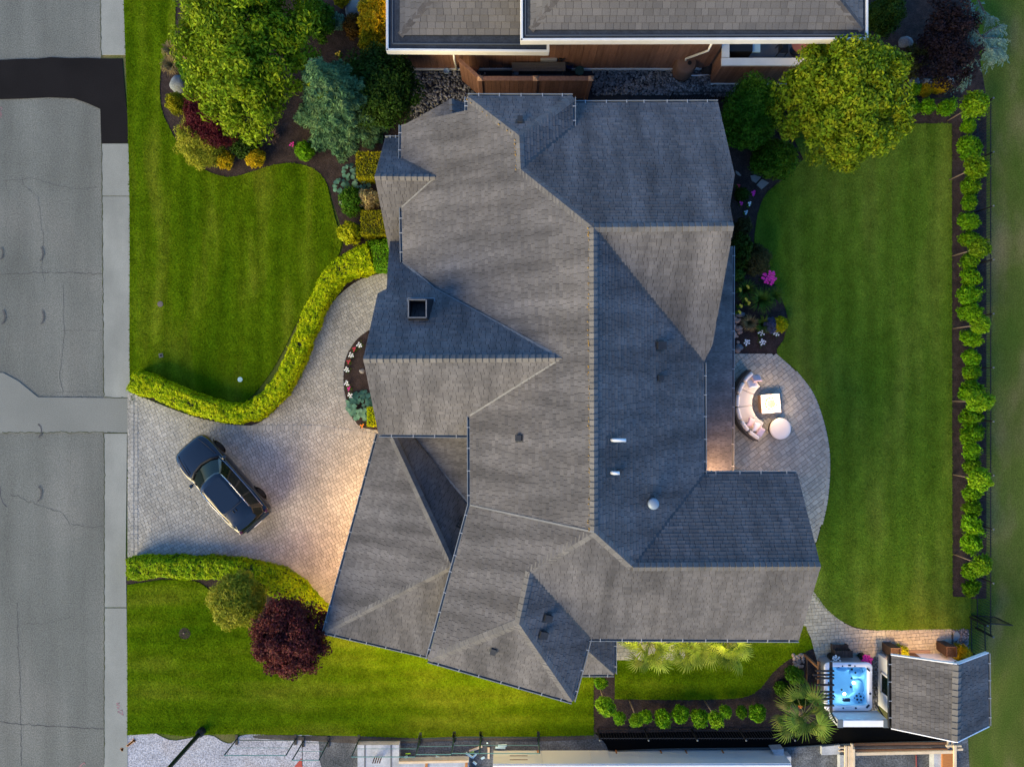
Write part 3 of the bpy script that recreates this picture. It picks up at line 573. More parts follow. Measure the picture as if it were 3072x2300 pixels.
tag(ms.build('moss', M('orange_moss', [(.3, .17, .03), (.2, .13, .05)], .95, ns=9), house), kind='stuff')
def valley(pts, m, wd=.16, lift=.03):
    mb = MB()
    for a, b in zip(pts, pts[1:]): mb.bar(a + Vector((0, 0, lift)), b + Vector((0, 0, lift)), wd, .02)
    mb.build('valley_flashing', m, house)
V_ = lambda s: [RP[n] for n in s.split()]
valley(V_('W1 WM T1'), m_flash_l, .1, .04); valley(V_('T1 W2'), m_flash_l, .07, .04); valley(V_('W3 R2'), m_flash_l, .07, .04); valley(V_('D1 W01'), m_flash_l, .06, .04); valley(V_('D1 W0'), m_flash_d, .1, .04)
valley(V_('V1 C3'), m_flash_d, .16); valley(V_('R1 E1'), m_flash_d, .13); valley(V_('R4 C7'), m_flash_d, .13); valley(V_('V4 C8'), m_flash_d, .14); valley(V_('G6 G7'), m_flash_l, .09)
G_ = lambda a, b, u, v, **kw: gutter(house, RP[a], RP[b], P(u, v, RV[a][2]), **kw)
G_('C1', 'C2', 1560, 100); G_('C1', 'B1', 1300, 310); G_('C2', 'C3', 1800, 330); G_('N1', 'N2', 1900, 100); G_('B2', 'W0', 1100, 420); G_('W01', 'W1', 1100, 700); G_('DN', 'DN2', 1180, 300); G_('F4', 'F5', 1190, 600)
G_('S1', 'S2', 1270, 1400); G_('W2', 'W3', 1300, 1380); G_('E1', 'C7', 2300, 1250); G_('C7', 'C6', 2250, 1300); G_('C8', 'C9', 2000, 2100); G_('W3', 'C11', 1200, 1700); G_('C11', 'C12', 1450, 2200); G_('C12', 'C8', 1900, 2000)
G_('PA', 'PB', 2400, 1100); G_('G1', 'G3', 900, 1600); G_('G3', 'G5', 1100, 2200); G_('Q2', 'Q3', 2000, 1960); G_('Q3', 'Q4', 1800, 2200); G_('DS', 'DS2', 1190, 900, brackets=False)
def roof_pt(u, v, key):
    c, n = PLN[key]; return to_plane(P(u, v, 5), c, n), n
def vent(u, v, key, w_=.36, h_=.22, kind='box'):
    p, n = roof_pt(u, v, key); dn = Vector((n.x, n.y, 0)).normalized(); sd = Vector((-dn.y, dn.x, 0)); mb = MB()
    if kind == 'box':
        q = n.rotation_difference(Vector((0, 0, 1))).inverted().to_matrix()
        rot = Matrix((sd, -n.cross(sd) if n.cross(sd).dot(dn) < 0 else n.cross(sd), n)).transposed()
        mb.box(p + n * .012, (w_ * 1.5, w_ * 1.45, .024), rot=rot)
        f = .5 * w_; dv = rot @ Vector((0, 1, 0)) if (rot @ Vector((0, 1, 0))).z < 0 else rot @ Vector((0, -1, 0))
        B0 = [p + sd * f + dv * f, p - sd * f + dv * f, p - sd * f - dv * f, p + sd * f - dv * f]
        T0 = [b + n * z for b, z in zip(B0, (h_, h_, h_ * .45, h_ * .45))]; T0 = [p + (t - p) * 1.0 for t in T0]
        mb.add(B0 + T0, [(4, 5, 6, 7), (0, 1, 5, 4), (1, 2, 6, 5), (2, 3, 7, 6), (3, 0, 4, 7)])
        o = mb.build('roof_vent', m_dkmetal, house)
    elif kind == 'pipe':
        rot = Matrix((sd, n.cross(sd), n)).transposed(); mb.box(p + n * .015, (.38, .38, .03), rot=rot)
        o = mb.build('pipe_flashing', m_flash_d, house)
        MB().tube([p, p + Vector((0, 0, h_))], w_, 14).build('vent_pipe', m_pvc, o, True)
    elif kind == 'cap':
        mb.lathe(p + Vector((0, 0, -.05)), [(.24, 0), (.22, .1), (.12, .14), (.12, .55)], 18)
        o = mb.build('flue_base', m_dkmetal, house)
        MB().lathe(p + Vector((0, 0, .5)), [(.2, 0), (.21, .03), (.21, .12), (.19, .15), (.1, .19), (.02, .2)], 20).build('flue_cap', M('flue_cap_metal', [(.22, .27, .32)], .5, metal=.2), o, True)
    return o
vent(1977, 1037, 'E', .3, .26); vent(1978, 1134, 'E', .2, .16); vent(1559, 1313, 'W', .22, .16); vent(1391, 1573, 'GN', .36, .25); vent(1640, 1851, 'SWE', .26, .22); vent(1626, 1901, 'SWE', .27, .22); vent(1481, 1948, 'SWS', .22, .18); vent(1560, 365, 'Np', .2, .2)
def lying_pipe(u, v, key, L_):
    p, n = roof_pt(u, v, key); o = MB().box(p + n * .015, (.46, .34, .03), rot=Matrix((n.cross(Vector((0, 1, 0))).normalized() * -1, Vector((0, 1, 0)), n)).transposed()).build('pipe_flashing', m_flash_d, house)
    MB().tube([p + n * .02, p + n * .16, p + n * .17 + Vector((L_, 0, 0))], .065, 12).build('vent_pipe', m_pvc, o, True)
lying_pipe(1834, 1319, 'E', .42); lying_pipe(1833, 1417, 'E', .2); vent(1855, 1413, 'E', .14, .12); vent(1951, 1503, 'E', kind='cap')
# chimney
cp, cn = roof_pt(1263, 940, 'FN')
chim = MB()
cx, cy, cz = -3.61, 2.85, 6.1
for (r0, z0), (r1, z1) in zip([(.52, -1.6), (.52, .1), (.5, .14), (.36, 1.1), (.36, 1.2), (.315, 1.2), (.315, .0)], [(.52, .1), (.5, .14), (.36, 1.1), (.36, 1.2), (.315, 1.2), (.315, .0), (.0, .0)]):
    ring = lambda r, z: [(cx + sx * r, cy + sy * r, cz + z) for sx, sy in ((-1, -1), (1, -1), (1, 1), (-1, 1))]
    chim.add(ring(r0, z0) + ring(r1, z1), [[i, (i + 1) % 4, (i + 1) % 4 + 4, i + 4] for i in range(4)])
ch = chim.build('chimney', m_dkmetal, house)
def square_rim(name, r_, z_, wd, ht, m):
    mb = MB()
    for sx, sy, lx, ly in ((0, -1, 1, 0), (0, 1, 1, 0), (-1, 0, 0, 1), (1, 0, 0, 1)): mb.bar((cx + sx * r_ - lx * r_, cy + sy * r_ - ly * r_, cz + z_), (cx + sx * r_ + lx * r_, cy + sy * r_ + ly * r_, cz + z_), wd, ht)
    mb.build(name, m, ch)
square_rim('chimney_rim', .34, 1.21, .045, .04, m_flash_l); square_rim('chimney_skirt', .53, .12, .05, .05, m_gutter)
# lamps under the eaves
m_lampglow = glow('lit_lamp_glass', (1.0, .62, .3), 6)
def soffit_lamp(x, y, z, watts, parent=house, col=(1.0, .55, .24), size=.12, spot=None, aim=(0, 0, -1)):
    o = MB().lathe((x, y, z), [(.07, 0), (.08, .03), (.08, .1), (.05, .12)], 14).build('soffit_lamp', m_gutter, parent)
    MB().lathe((x, y, z - .012), [(.055, 0), (.06, .01)], 14).build('lamp_glass', m_lampglow, o)
    l = bpy.data.lights.new('lamp_light', 'SPOT' if spot else 'POINT'); l.energy = watts; l.color = col; l.shadow_soft_size = size
    lo = bpy.data.objects.new('lamp_light', l); COL.objects.link(lo); lo.parent = o; lo.location = (x, y, z - .1); lo.matrix_parent_inverse = wm(o).inverted()
    if spot: l.spot_size = R(spot); l.spot_blend = .9; lo.rotation_euler = (-Vector(aim)).to_track_quat('Z', 'Y').to_euler()
a_, b_ = RP['G1'], RP['G3']; dirg = (b_ - a_).normalized(); outg = Vector((-.965, .26, 0))
for t, wts in ((.16, 110), (.42, 190), (.68, 190), (.9, 130)):
    p = a_.lerp(b_, t) + outg * -.25; soffit_lamp(p.x, p.y, 2.5, wts, spot=150, aim=(-.45, .12, -1))
for (n0, n1), ts, wts in ((('G3', 'G5'), (.2, .55, .9), 95), (('C11', 'C12'), (.12, .38, .64, .9), 175)):
    for t in ts:
        p = RP[n0].lerp(RP[n1], t); soffit_lamp(p.x + .02, p.y + .08, min(p.z - .35, 3.0), wts, spot=150, aim=(-.12, -.4, -1), col=(1, .66, .2))
soffit_lamp(9.0, -3.95, 4.6, 120, col=(1, .56, .3), spot=150, aim=(.15, .5, -1)); soffit_lamp(10.9, -3.95, 4.6, 90, col=(1, .62, .36), spot=150, aim=(.1, .4, -1))
for u_ in (1925, 2050, 2180):
    p = P(u_, 1905, 3); soffit_lamp(p.x, p.y + .2, 3.0, 90, spot=150, aim=(0, -.3, -1), col=(1, .78, .3))
# ------------------------------------------------------------------ vegetation
m_l_tree = leafm('olive_green_leaf', [(.08, .15, .004), (.14, .215, .005), (.24, .29, .01)])
m_l_tree2 = leafm('yellow_green_leaf', [(.085, .16, .006), (.155, .22, .007), (.29, .3, .012)], island=.32)
m_l_dark = leafm('dark_green_leaf', [(.015, .038, .005), (.026, .06, .006), (.042, .08, .008)])
m_l_mid = leafm('mid_green_leaf', [(.025, .085, .004), (.045, .12, .005), (.08, .16, .008)])
m_l_bright = leafm('bright_green_leaf', [(.06, .17, .003), (.1, .24, .004), (.15, .28, .006)], objvar=.33)
m_l_lime = leafm('lime_leaf', [(.2, .26, .004), (.32, .34, .005), (.4, .38, .008)])
m_l_gold = leafm('golden_leaf', [(.32, .24, .004), (.46, .32, .006), (.55, .36, .01)])
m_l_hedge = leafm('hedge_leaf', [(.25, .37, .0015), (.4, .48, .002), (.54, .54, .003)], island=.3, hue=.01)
m_l_hedge2 = leafm('green_hedge_leaf', [(.16, .3, .002), (.27, .38, .0025), (.38, .43, .003)], island=.3, hue=.01)  # lower hedge: greener and darker leaf than the curved one
m_l_box = leafm('clipped_box_leaf', [(.11, .13, .003), (.2, .2, .004), (.3, .26, .005)], island=.4)
m_l_red = leafm('purple_leaf', [(.045, .01, .013), (.1, .022, .02), (.18, .05, .036)], island=.4)
m_l_wine = leafm('wine_red_leaf', [(.045, .006, .01), (.07, .009, .014), (.095, .014, .018)], island=.35)
m_l_plum = leafm('black_plum_leaf', [(.012, .009, .012), (.02, .012, .016)], island=.4)
m_l_spruce = leafm('blue_spruce_needle', [(.03, .085, .036), (.062, .135, .056), (.125, .19, .066)], island=.35, trans=.1)
m_l_weep = leafm('silver_needle', [(.1, .19, .14), (.15, .25, .19), (.2, .24, .15)], island=.3, trans=.1)
m_l_cyp = leafm('golden_cypress', [(.16, .19, .01), (.26, .27, .018), (.34, .32, .03)], island=.3)
m_l_olive = leafm('olive_brown_leaf', [(.03, .04, .012), (.05, .055, .018), (.07, .065, .025)])
m_l_grey = leafm('grey_green_leaf', [(.06, .13, .08), (.1, .19, .12), (.15, .25, .16)])
m_l_cream = leafm('cream_variegated_leaf', [(.3, .22, .09), (.45, .35, .15), (.25, .25, .06)], island=.3)
m_l_hosta = leafm('hosta_leaf', [(.05, .13, .085), (.085, .19, .13), (.14, .26, .18)], island=.25, hue=.01)
m_l_straw = leafm('straw_grass', [(.2, .15, .06), (.3, .23, .1)], island=.3)
m_l_blade = leafm('green_blade', [(.025, .085, .012), (.05, .12, .015), (.1, .15, .02)], island=.35)
m_l_palm = M('palm_frond', [(.05, .1, .012), (.1, .16, .02), (.22, .22, .04)], .55, ns=2.2, island=.1, objvar=.5, trans=.25, spec=.1)
m_l_palm2 = M('pale_palm_frond', [(.13, .2, .02), (.22, .29, .03), (.34, .36, .06)], .55, ns=2.2, island=.1, objvar=.45, trans=.25, spec=.1)
m_l_orange = leafm('rusty_leaf', [(.07, .035, .008), (.1, .06, .01)], island=.4)
m_core = M('inner_twigs', [(.012, .014, .006), (.022, .024, .01)], .95, ns=5)
m_fl_w = M('white_petal', [(.75, .75, .72)], .6, island=.12); m_fl_p = M('magenta_petal', [(.6, .012, .22), (.72, .03, .34)], .6, ns=8, island=.2)
m_fl_y = M('yellow_petal', [(.75, .5, .03)], .6, island=.2); m_fl_b = M('violet_petal', [(.12, .12, .38)], .6, island=.2); m_fl_o = M('orange_petal', [(.75, .2, .03)], .6, island=.2); m_fl_r = M('red_petal', [(.5, .03, .08)], .6, island=.2)
def unit(a): return a / np.maximum(np.linalg.norm(a, axis=-1, keepdims=True), 1e-9)
def leaves(pos, nrm, L_, W_, spread=.7, axis=None, jit=.3):
    """separate leaf-shaped quads at pos, facing roughly along nrm"""
    n = len(pos); nn = unit(nrm + rng.normal(0, spread, (n, 3)))
    ax = rng.normal(0, 1, (n, 3)) if axis is None else axis + rng.normal(0, .35, (n, 3))
    ax = unit(ax - nn * (ax * nn).sum(1, keepdims=True)); wv = np.cross(nn, ax)
    s = (1 + rng.uniform(-jit, jit, (n, 1))); a = ax * L_ * .5 * s; b = wv * W_ * .5 * s
    return np.stack([pos - a, pos + b + nn * W_ * .12, pos + a, pos - b + nn * W_ * .12], 1)
def crown_pts(c, rad, ncl, rcl, per, lo=-.35, flat=.7, seed=0, fill=.15, lump=.18):
    """leaf sites in clumps spread over an uneven ellipsoid"""
    g = np.random.default_rng(seed + 5); rad = np.array(rad)
    k = np.arange(ncl) + .5; z = 1 - (1 - lo) * k / ncl; ph = k * 2.39996 + g.normal(0, .25, ncl)
    d = np.stack([np.sqrt(np.maximum(0, 1 - z * z)) * np.cos(ph), np.sqrt(np.maximum(0, 1 - z * z)) * np.sin(ph), z], 1)
    q = 1 - lump + g.uniform(-lump, lump, ncl)
    low = np.array([mnoise.noise(Vector((x * 1.7 + seed, y * 1.7, zz * 1.7))) for x, y, zz in d]) * lump * 1.3
    rr = (q + low)[:, None] * np.maximum(0.3, (rad - rcl * .6)) ; cc = d * rr
    nf = int(ncl * fill)
    if nf: cc = np.concatenate([cc, unit(g.normal(0, 1, (nf, 3))) * rad * g.uniform(.1, .6, (nf, 1))]); d = np.concatenate([d, unit(cc[-nf:])])
    m_ = len(cc); sz = rcl * g.uniform(.65, 1.25, m_)
    e = unit(g.normal(0, 1, (m_, per, 3))); rad_ = g.uniform(0, 1, (m_, per, 1)) ** .4
    off = e * rad_ * sz[:, None, None]; off[..., 2] *= flat
    pos = (cc[:, None, :] + off).reshape(-1, 3) + np.array(c); nrm = (unit(e * .8 + d[:, None, :] * .7 + np.array([0, 0, .35]))).reshape(-1, 3)
    return pos, nrm, cc + np.array(c)
def trunk_mesh(base, top, r0, targets, n=6):
    mb = MB(); base, top = Vector(base), Vector(top); mid = base.lerp(top, .5) + Vector((random.uniform(-.1, .1), random.uniform(-.1, .1), 0)) * (top - base).length * .3
    mb.tube([base, mid, top], [r0, r0 * .75, r0 * .45], 8)
    for t in targets[:n]:
        t = Vector(t); s = base.lerp(top, random.uniform(.55, .95)); m_ = s.lerp(t, .5) + Vector((0, 0, -.1))
        mb.tube([s, m_, t], [r0 * .4, r0 * .25, r0 * .08], 6)
    return mb.mesh(True)
def tree(name, label, cat, u, v, hc, rad, m, leaf=(.16, .08), ncl=150, rcl=.5, per=130, group=None, seed=0, trunk=.14, lo=-.35, flat=.7, spread=.7, part='crown', lump=.18, fill=.2):
    """rad in metres; (u, v) is the photo pixel of the crown's middle, hc its height"""
    c = P(u, v, hc); root = empty(name, (c.x, c.y, 0.0), label, cat, group)
    pos, nrm, cc = crown_pts(c, rad, ncl, rcl, per, lo, flat, seed, fill, lump)
    pos[:, 2] = np.maximum(pos[:, 2], .06)
    tag(link(part, fast_quads(leaves(pos, nrm, leaf[0], leaf[1], spread)), root, m))
    g = random.Random(seed); t = g.sample(list(map(tuple, cc)), min(7, len(cc)))
    link('trunk' if cat == 'tree' else 'stem', trunk_mesh((c.x, c.y, 0), (c.x, c.y, max(.2, hc * .9)), trunk, t), root, m_bark)
    return root
def bush(label, u, v, r, m, h=None, leaf=(.1, .055), cat='shrub', group=None, seed=0, name='shrub', dens=1.0, ry=None, rz=0, lump=.14, flat=.8, rcl=None, spread=.7):
    """r in photo pixels"""
    rm = r * .0158; h = h or rm * .75; ry_ = (ry or r) * .0158; rcl = rcl or max(.09, rm * .24)
    ncl = int(90 * dens); per = int(min(170, 18 + 2.0 * (rcl ** 2) * 4 / (leaf[0] * leaf[1])))
    return tree(name, label, cat, u, v, h * .75, (rm, ry_, h), m, leaf, ncl, rcl, per, group, seed, max(.02, rm * .05), lo=-.5, flat=flat, part='foliage', lump=lump, spread=spread)
# --- top left garden
tree('broadleaf_tree', 'large olive green broadleaf tree at the top left bed', 'tree', 745, 135, 4.0, (3.5, 3.95, 2.3), m_l_tree, (.19, .075), 230, .56, 210, seed=1, trunk=.2, lump=.3, fill=.12)
tree('dark_evergreen', 'dark green rounded evergreen between blue spruce and neighbour house', 'tree', 1140, 262, 1.8, (1.85, 1.95, 1.2), m_l_dark, (.14, .07), 170, .4, 120, seed=2)
def spruce(label, u0, v0, h_, rb, m, seed=3, name='spruce_tree'):
    b = P(u0, v0, 0); g = np.random.default_rng(seed); root = empty(name, b, label, 'tree'); pos = []; axs = []
    for lev in range(24):
        t = lev / 23; z = .5 + (h_ - .6) * t; rr = rb * (1 - t) ** .85 + .1; nb = int(5 + 5 * (1 - t))
        for k in range(nb):
            a = k * 2 * math.pi / nb + g.uniform(-.3, .3) + lev * 2.4; L_ = rr * g.uniform(.72, 1.12); dr = np.array([math.cos(a), math.sin(a), 0]); sd = np.array([-dr[1], dr[0], 0])
            n = int(150 * max(.35, L_)); s = g.uniform(.12, 1, n) ** .8; wd = .26 * L_ * np.sin(np.pi * np.clip(s * .85 + .12, 0, 1)) + .05
            q = g.uniform(-1, 1, n); zz = z - .42 * L_ * s ** 1.5 + .22 * L_ * s ** 3 + g.normal(0, .04, n) - np.abs(q) * .14
            pos.append(np.array([b.x, b.y, 0]) + dr * (s * L_)[:, None] + sd * (q * wd)[:, None] + np.stack([0 * zz, 0 * zz, zz], 1))
            axs.append(dr * .8 + sd * np.sign(q)[:, None] * .7 + np.array([0, 0, .25]) + g.normal(0, .25, (n, 3)))
    pos = np.concatenate(pos); axs = unit(np.concatenate(axs)); pos[:, 2] = np.maximum(pos[:, 2], .08)
    link('crown', fast_quads(leaves(pos, np.tile([0, 0, 1.], (len(pos), 1)) + axs * .3, .2, .05, .45, axs)), root, m)
    MB().tube([b, (b.x, b.y, h_ * .5), (b.x, b.y, h_)], [.14, .08, .015], 8).build('trunk', m_bark, root, True)
    return root
spruce('tall blue green spruce at the left of the house roof', 1043, 358, 6.2, 2.35, m_l_spruce)
tree('laceleaf_maple', 'wine red laceleaf maple among green shrubs', 'tree', 640, 345, 1.5, (1.5, 1.6, .85), m_l_wine, (.14, .035), 170, .3, 150, seed=4, trunk=.06)
bush('lime golden cypress mound left of the red maple', 602, 425, 72, m_l_cyp, 1.1, (.15, .03), seed=5, ry=84, name='cypress_shrub', dens=1.5)
bush('dark green clipped dome below the grey boulder', 532, 312, 36, m_l_box, .7, (.07, .04), seed=6, name='dome_shrub')
bush('bright green azalea between grey boulder and large tree', 585, 200, 55, m_l_mid, 1.0, (.12, .05), seed=7, dens=1.3)
bush('dark green leafy shrub right below the red maple', 733, 440, 40, m_l_dark, .7, (.1, .06), seed=8)
bush('golden spirea at the lower tip of the bed', 672, 478, 30, m_l_gold, .5, (.07, .045), seed=9)
bush('golden spirea between the dark shrub and bare mulch', 765, 473, 32, m_l_gold, .5, (.07, .045), seed=10)
bush('bright green fern tuft under the blue spruce', 915, 452, 30, m_l_bright, .5, (.16, .03), seed=11)
bush('small pale green variegated shrub on dark mulch at top', 1013, 67, 27, m_l_grey, .5, (.09, .05), seed=12)
bush('rusty orange low shrub beside the pale stone', 1065, 80, 38, m_l_orange, .5, (.09, .05), seed=13)
bush('large golden yellow shrub touching the neighbour gutter', 1130, 55, 58, m_l_gold, 1.3, (.12, .06), seed=14, ry=75, dens=1.6)
bush('golden shrub cut by the top edge beside the pale stone', 1025, -8, 30, m_l_gold, .6, (.1, .05), seed=15)
bush('olive yellow leafy shrub below the golden shrub', 1120, 125, 45, m_l_box, .9, (.1, .06), seed=16)
bush('green shrub behind the large tree at the top edge', 950, 60, 60, m_l_mid, 1.2, (.14, .06), seed=17)
def boulder(label, fn, x, y, r, m, name='boulder', h=.5, seed=0, cat='boulder', group=None, sy=1.0, rz=0):
    p = fn(x, y, 0); bm = bmesh.new(); bmesh.ops.create_icosphere(bm, subdivisions=3, radius=1)
    for v in bm.verts:
        d = v.co.normalized(); k = 1 + .22 * mnoise.noise(d * 1.3 + Vector((seed * 3.1, 0, 0))) + .08 * mnoise.noise(d * 4 + Vector((seed, 5, 0)))
        v.co = Vector((d.x * k * r, d.y * k * r * sy, max(-.1, d.z * k * h)))
    me = bpy.data.meshes.new('m'); bm.to_mesh(me); bm.free()
    for q in me.polygons: q.use_smooth = True
    o = link(name, me, None, m, False); o.location = p; o.rotation_euler = (0, 0, rz); return tag(o, label, cat, group)
boulder('blue grey boulder at the left of the large tree', Z1, 1000, 468, .5, m_stone, h=.5, seed=2, sy=.85, rz=.6)
boulder('pale buff standing stone at the top edge near the golden shrub', Z1, 1952, 55, .42, m_flag, h=.45, seed=3, sy=1.35)
def tuft(label, fn, x, y, r, m, n=160, name='ornamental_grass', cat='grass clump', h=.5, wd=.018, group=None, seed=0, arch=.5):
    b = fn(x, y, 0); g = np.random.default_rng(seed + 77); root = empty(name, b, label, cat, group)
    a = g.uniform(0, 2 * np.pi, n); L_ = r * g.uniform(.6, 1.15, n); dr = np.stack([np.cos(a), np.sin(a), 0 * a], 1); sd = np.stack([-np.sin(a), np.cos(a), 0 * a], 1)
    o = np.array(b) + dr * g.uniform(0, .12, (n, 1)) * r; q = []
    prev = None; hh = h * g.uniform(.7, 1.2, n)
    for t0, t1 in ((0, .4), (.4, .75), (.75, 1)):
        def pt(t): return o + dr * (L_ * t)[:, None] + np.stack([0 * a, 0 * a, hh * (np.sin(t * np.pi * .5 * (1 + arch)))], 1)
        w0, w1 = wd * (1 - t0 * .8), wd * (1 - t1 * .95)
        q.append(np.stack([pt(t0) - sd * w0, pt(t0) + sd * w0, pt(t1) + sd * w1, pt(t1) - sd * w1], 1))
    link('blades', fast_quads(np.concatenate(q)), root, m); return root
tuft('straw coloured grass tuft nearest the front lawn, above the other one', Z1, 965, 295, .45, m_l_straw, 220, seed=1)
tuft('straw coloured grass tuft just above the grey boulder', Z1, 965, 375, .5, m_l_straw, 240, seed=2)
tuft('dry twiggy brown plant under the large tree edge', Z1, 1520, 765, .4, M('dry_twig', [(.09, .055, .04)], .9, island=.3), 90, seed=3, name='dry_plant', cat='plant')
def flower(label, fn, x, y, m, r=.14, nb=7, h=.22, bs=.05, name='flower_clump', group=None, seed=0, leafmat=None, cat='flowers'):
    b = fn(x, y, 0); g = random.Random(seed * 7 + 3); root = empty(name, b, label, cat, group)
    k = 40; pos = np.array([[b.x + g.gauss(0, r * .55), b.y + g.gauss(0, r * .55), g.uniform(.05, h * .85)] for _ in range(k)])
    link('leaves', fast_quads(leaves(pos, np.tile([0, 0, 1.], (k, 1)), .09, .045, .5)), root, leafmat or m_l_mid)
    for i in range(nb):
        a = i * 2.4 + g.uniform(-.3, .3); q = r * math.sqrt((i + .3) / nb); c = (b.x + math.cos(a) * q, b.y + math.sin(a) * q, h + g.uniform(0, .05)); mb = MB()
        for j in range(5):
            t = 2 * math.pi * j / 5 + a; d = Vector((math.cos(t), math.sin(t), 0)); s = Vector((-d.y, d.x, 0)); c_ = Vector(c)
            mb.add([c_, c_ + d * bs * .6 + s * bs * .4 + Vector((0, 0, .012)), c_ + d * bs, c_ + d * bs * .6 - s * bs * .4 + Vector((0, 0, .012))], [(0, 3, 2, 1)])
        mb.build('blossom', m, root)
    return root
flower('small magenta flowers on the mulch left of the blue spruce', Z1, 1622, 808, m_fl_p, .12, 5, seed=1)
flower('tiny pale yellow flowers on dark mulch above the spruce', Z1, 1874, 310, m_fl_y, .13, 5, seed=2)
flower('single magenta bloom in the green azalea', Z1, 1113, 418, m_fl_p, .04, 2, h=1.75, bs=.07, seed=3)
# --- clipped boxes, hostas and shrubs against the house front
def surf_leaves(samples, m, L_, W_, root, name='foliage', spread=.55):
    pos, nrm = samples; link(name, fast_quads(leaves(pos, nrm, L_, W_, spread)), root, m)
def box_bush(label, x0, y0, x1, y1, h, m, seed=0, rz=0.0):
    """corners given as world points at height h"""
    g = np.random.default_rng(seed); c = ((x0 + x1) / 2, (y0 + y1) / 2); root = empty('clipped_box', (c[0], c[1], 0), label, 'clipped bush')
    hx, hy = abs(x1 - x0) / 2, abs(y1 - y0) / 2; n = int(900 * (4 * hx * hy + 2 * h * (hx + hy) * 2)); pos = []; nr = []
    for (fx, wgt) in (('t', 4 * hx * hy), ('x', 4 * hy * h), ('y', 4 * hx * h)):
        k = int(900 * wgt) + 30; a, b_ = g.uniform(-1, 1, k), g.uniform(-1, 1, k); s = np.where(g.random(k) < .5, 1, -1)
        if fx == 't': p = np.stack([a * hx, b_ * hy, np.full(k, h)], 1); q = np.tile([0, 0, 1.], (k, 1))
        elif fx == 'x': p = np.stack([s * hx, a * hy, (b_ + 1) / 2 * h], 1); q = np.stack([s, 0 * s, 0 * s], 1).astype(float)
        else: p = np.stack([a * hx, s * hy, (b_ + 1) / 2 * h], 1); q = np.stack([0 * s, s, 0 * s], 1).astype(float)
        pos.append(p + g.normal(0, .022, (k, 3)) - q * np.abs(g.normal(0, .03, (k, 1)))); nr.append(q)
    pos = np.concatenate(pos); pos[:, 0] += c[0]; pos[:, 1] += c[1]; pos[:, 2] = np.maximum(pos[:, 2], .05)
    link('foliage', fast_quads(leaves(pos, np.concatenate(nr), .075, .045, .7)), root, m)
    MB().box((c[0], c[1], h / 2 - .03), (hx * 2 - .12, hy * 2 - .12, h - .06)).build('twigs', m_core, root)
def bb(label, fn, xa, ya, xb, yb, h, m, seed):
    a, b_ = fn(xa, ya, h), fn(xb, yb, h); box_bush(label, a.x, a.y, b_.x, b_.y, h, m, seed)
bb('upper olive green clipped box bush at the dormer gable', ZF, 375, 105, 700, 430, 1.15, m_l_box, 1)
bb('lower olive green clipped box bush at the dormer gable', ZF, 435, 855, 740, 1165, 1.15, m_l_box, 2)
bb('small yellow clipped box in the crescent bed', Z4, 2026, 775, 2100, 880, .55, m_l_hedge, 3)
def hosta(label, fn, pts, m, seed=0, size=.26, n=26, spread=.4):
    """each big leaf is a part"""
    b = fn(*pts, 0); g = random.Random(seed); root = empty('hosta', b, label, 'hosta')
    vs_ = []; fs = []
    prof = [(0, .02), (.25, .32), (.5, .42), (.75, .3), (1, .0)]
    for t, w_ in prof: vs_ += [(t, -w_, .06 * math.sin(t * 3) + w_ * .25), (t, 0, .1 * math.sin(t * 3) - .02), (t, w_, .06 * math.sin(t * 3) + w_ * .25)]
    for i in range(len(prof) - 1):
        k = 3 * i; fs += [(k, k + 3, k + 4, k + 1), (k + 1, k + 4, k + 5, k + 2)]
    me = mesh(vs_, fs, True); me.materials.append(m)
    for i in range(n):
        a = i * 2.39996; t = math.sqrt((i + .5) / n); o = bpy.data.objects.new('leaf', me); COL.objects.link(o); o.parent = root
        o.location = (math.cos(a) * spread * t * .75, math.sin(a) * spread * t * .75, .42 - .28 * t + g.uniform(-.03, .03)); s = size * g.uniform(.75, 1.15); o.scale = (s, s, s)
        o.rotation_euler = (g.gauss(0, .15), .1 + .35 * t, a + g.gauss(0, .3))
    return root
hosta('blue green hosta between spruce and clipped box', ZF, (300, 370), m_l_hosta, 1, .24, 16, .34)
hosta('blue green hosta at the mulch left of the clipped boxes', ZF, (190, 560), m_l_hosta, 2, .24, 18, .36)
hosta('grey hosta with pale stripes under the upper clipped box', ZF, (450, 520), m_l_grey, 3, .24, 20, .38)
hosta('large silver edged hosta in the crescent bed', Z4, (1998, 765), m_l_hosta, 4, .27, 70, .8)
bush('green shrub with white flowers right of the mulch curve', 1058, 605, 42, m_l_mid, .6, (.08, .05), seed=20, ry=48)
bush('cream variegated bush between the two clipped boxes', 1105, 598, 36, m_l_cream, .55, (.14, .04), seed=21, ry=32)
bush('lime yellow shrub above the right end of the hedge', 1050, 700, 36, m_l_lime, .7, (.12, .07), seed=22, ry=38)
for i, (x, y) in enumerate([(195, 770), (210, 795), (270, 765), (300, 860)]):
    flower(['white flowers at the left of the green shrub, uppermost', 'white flowers at the left of the green shrub, just below the uppermost', 'white flowers on top of the green shrub', 'white flowers at the foot of the green shrub'][i], ZF, x, y, m_fl_w, .06, 3, h=.5 if i == 2 else .25, bs=.05, seed=30 + i)
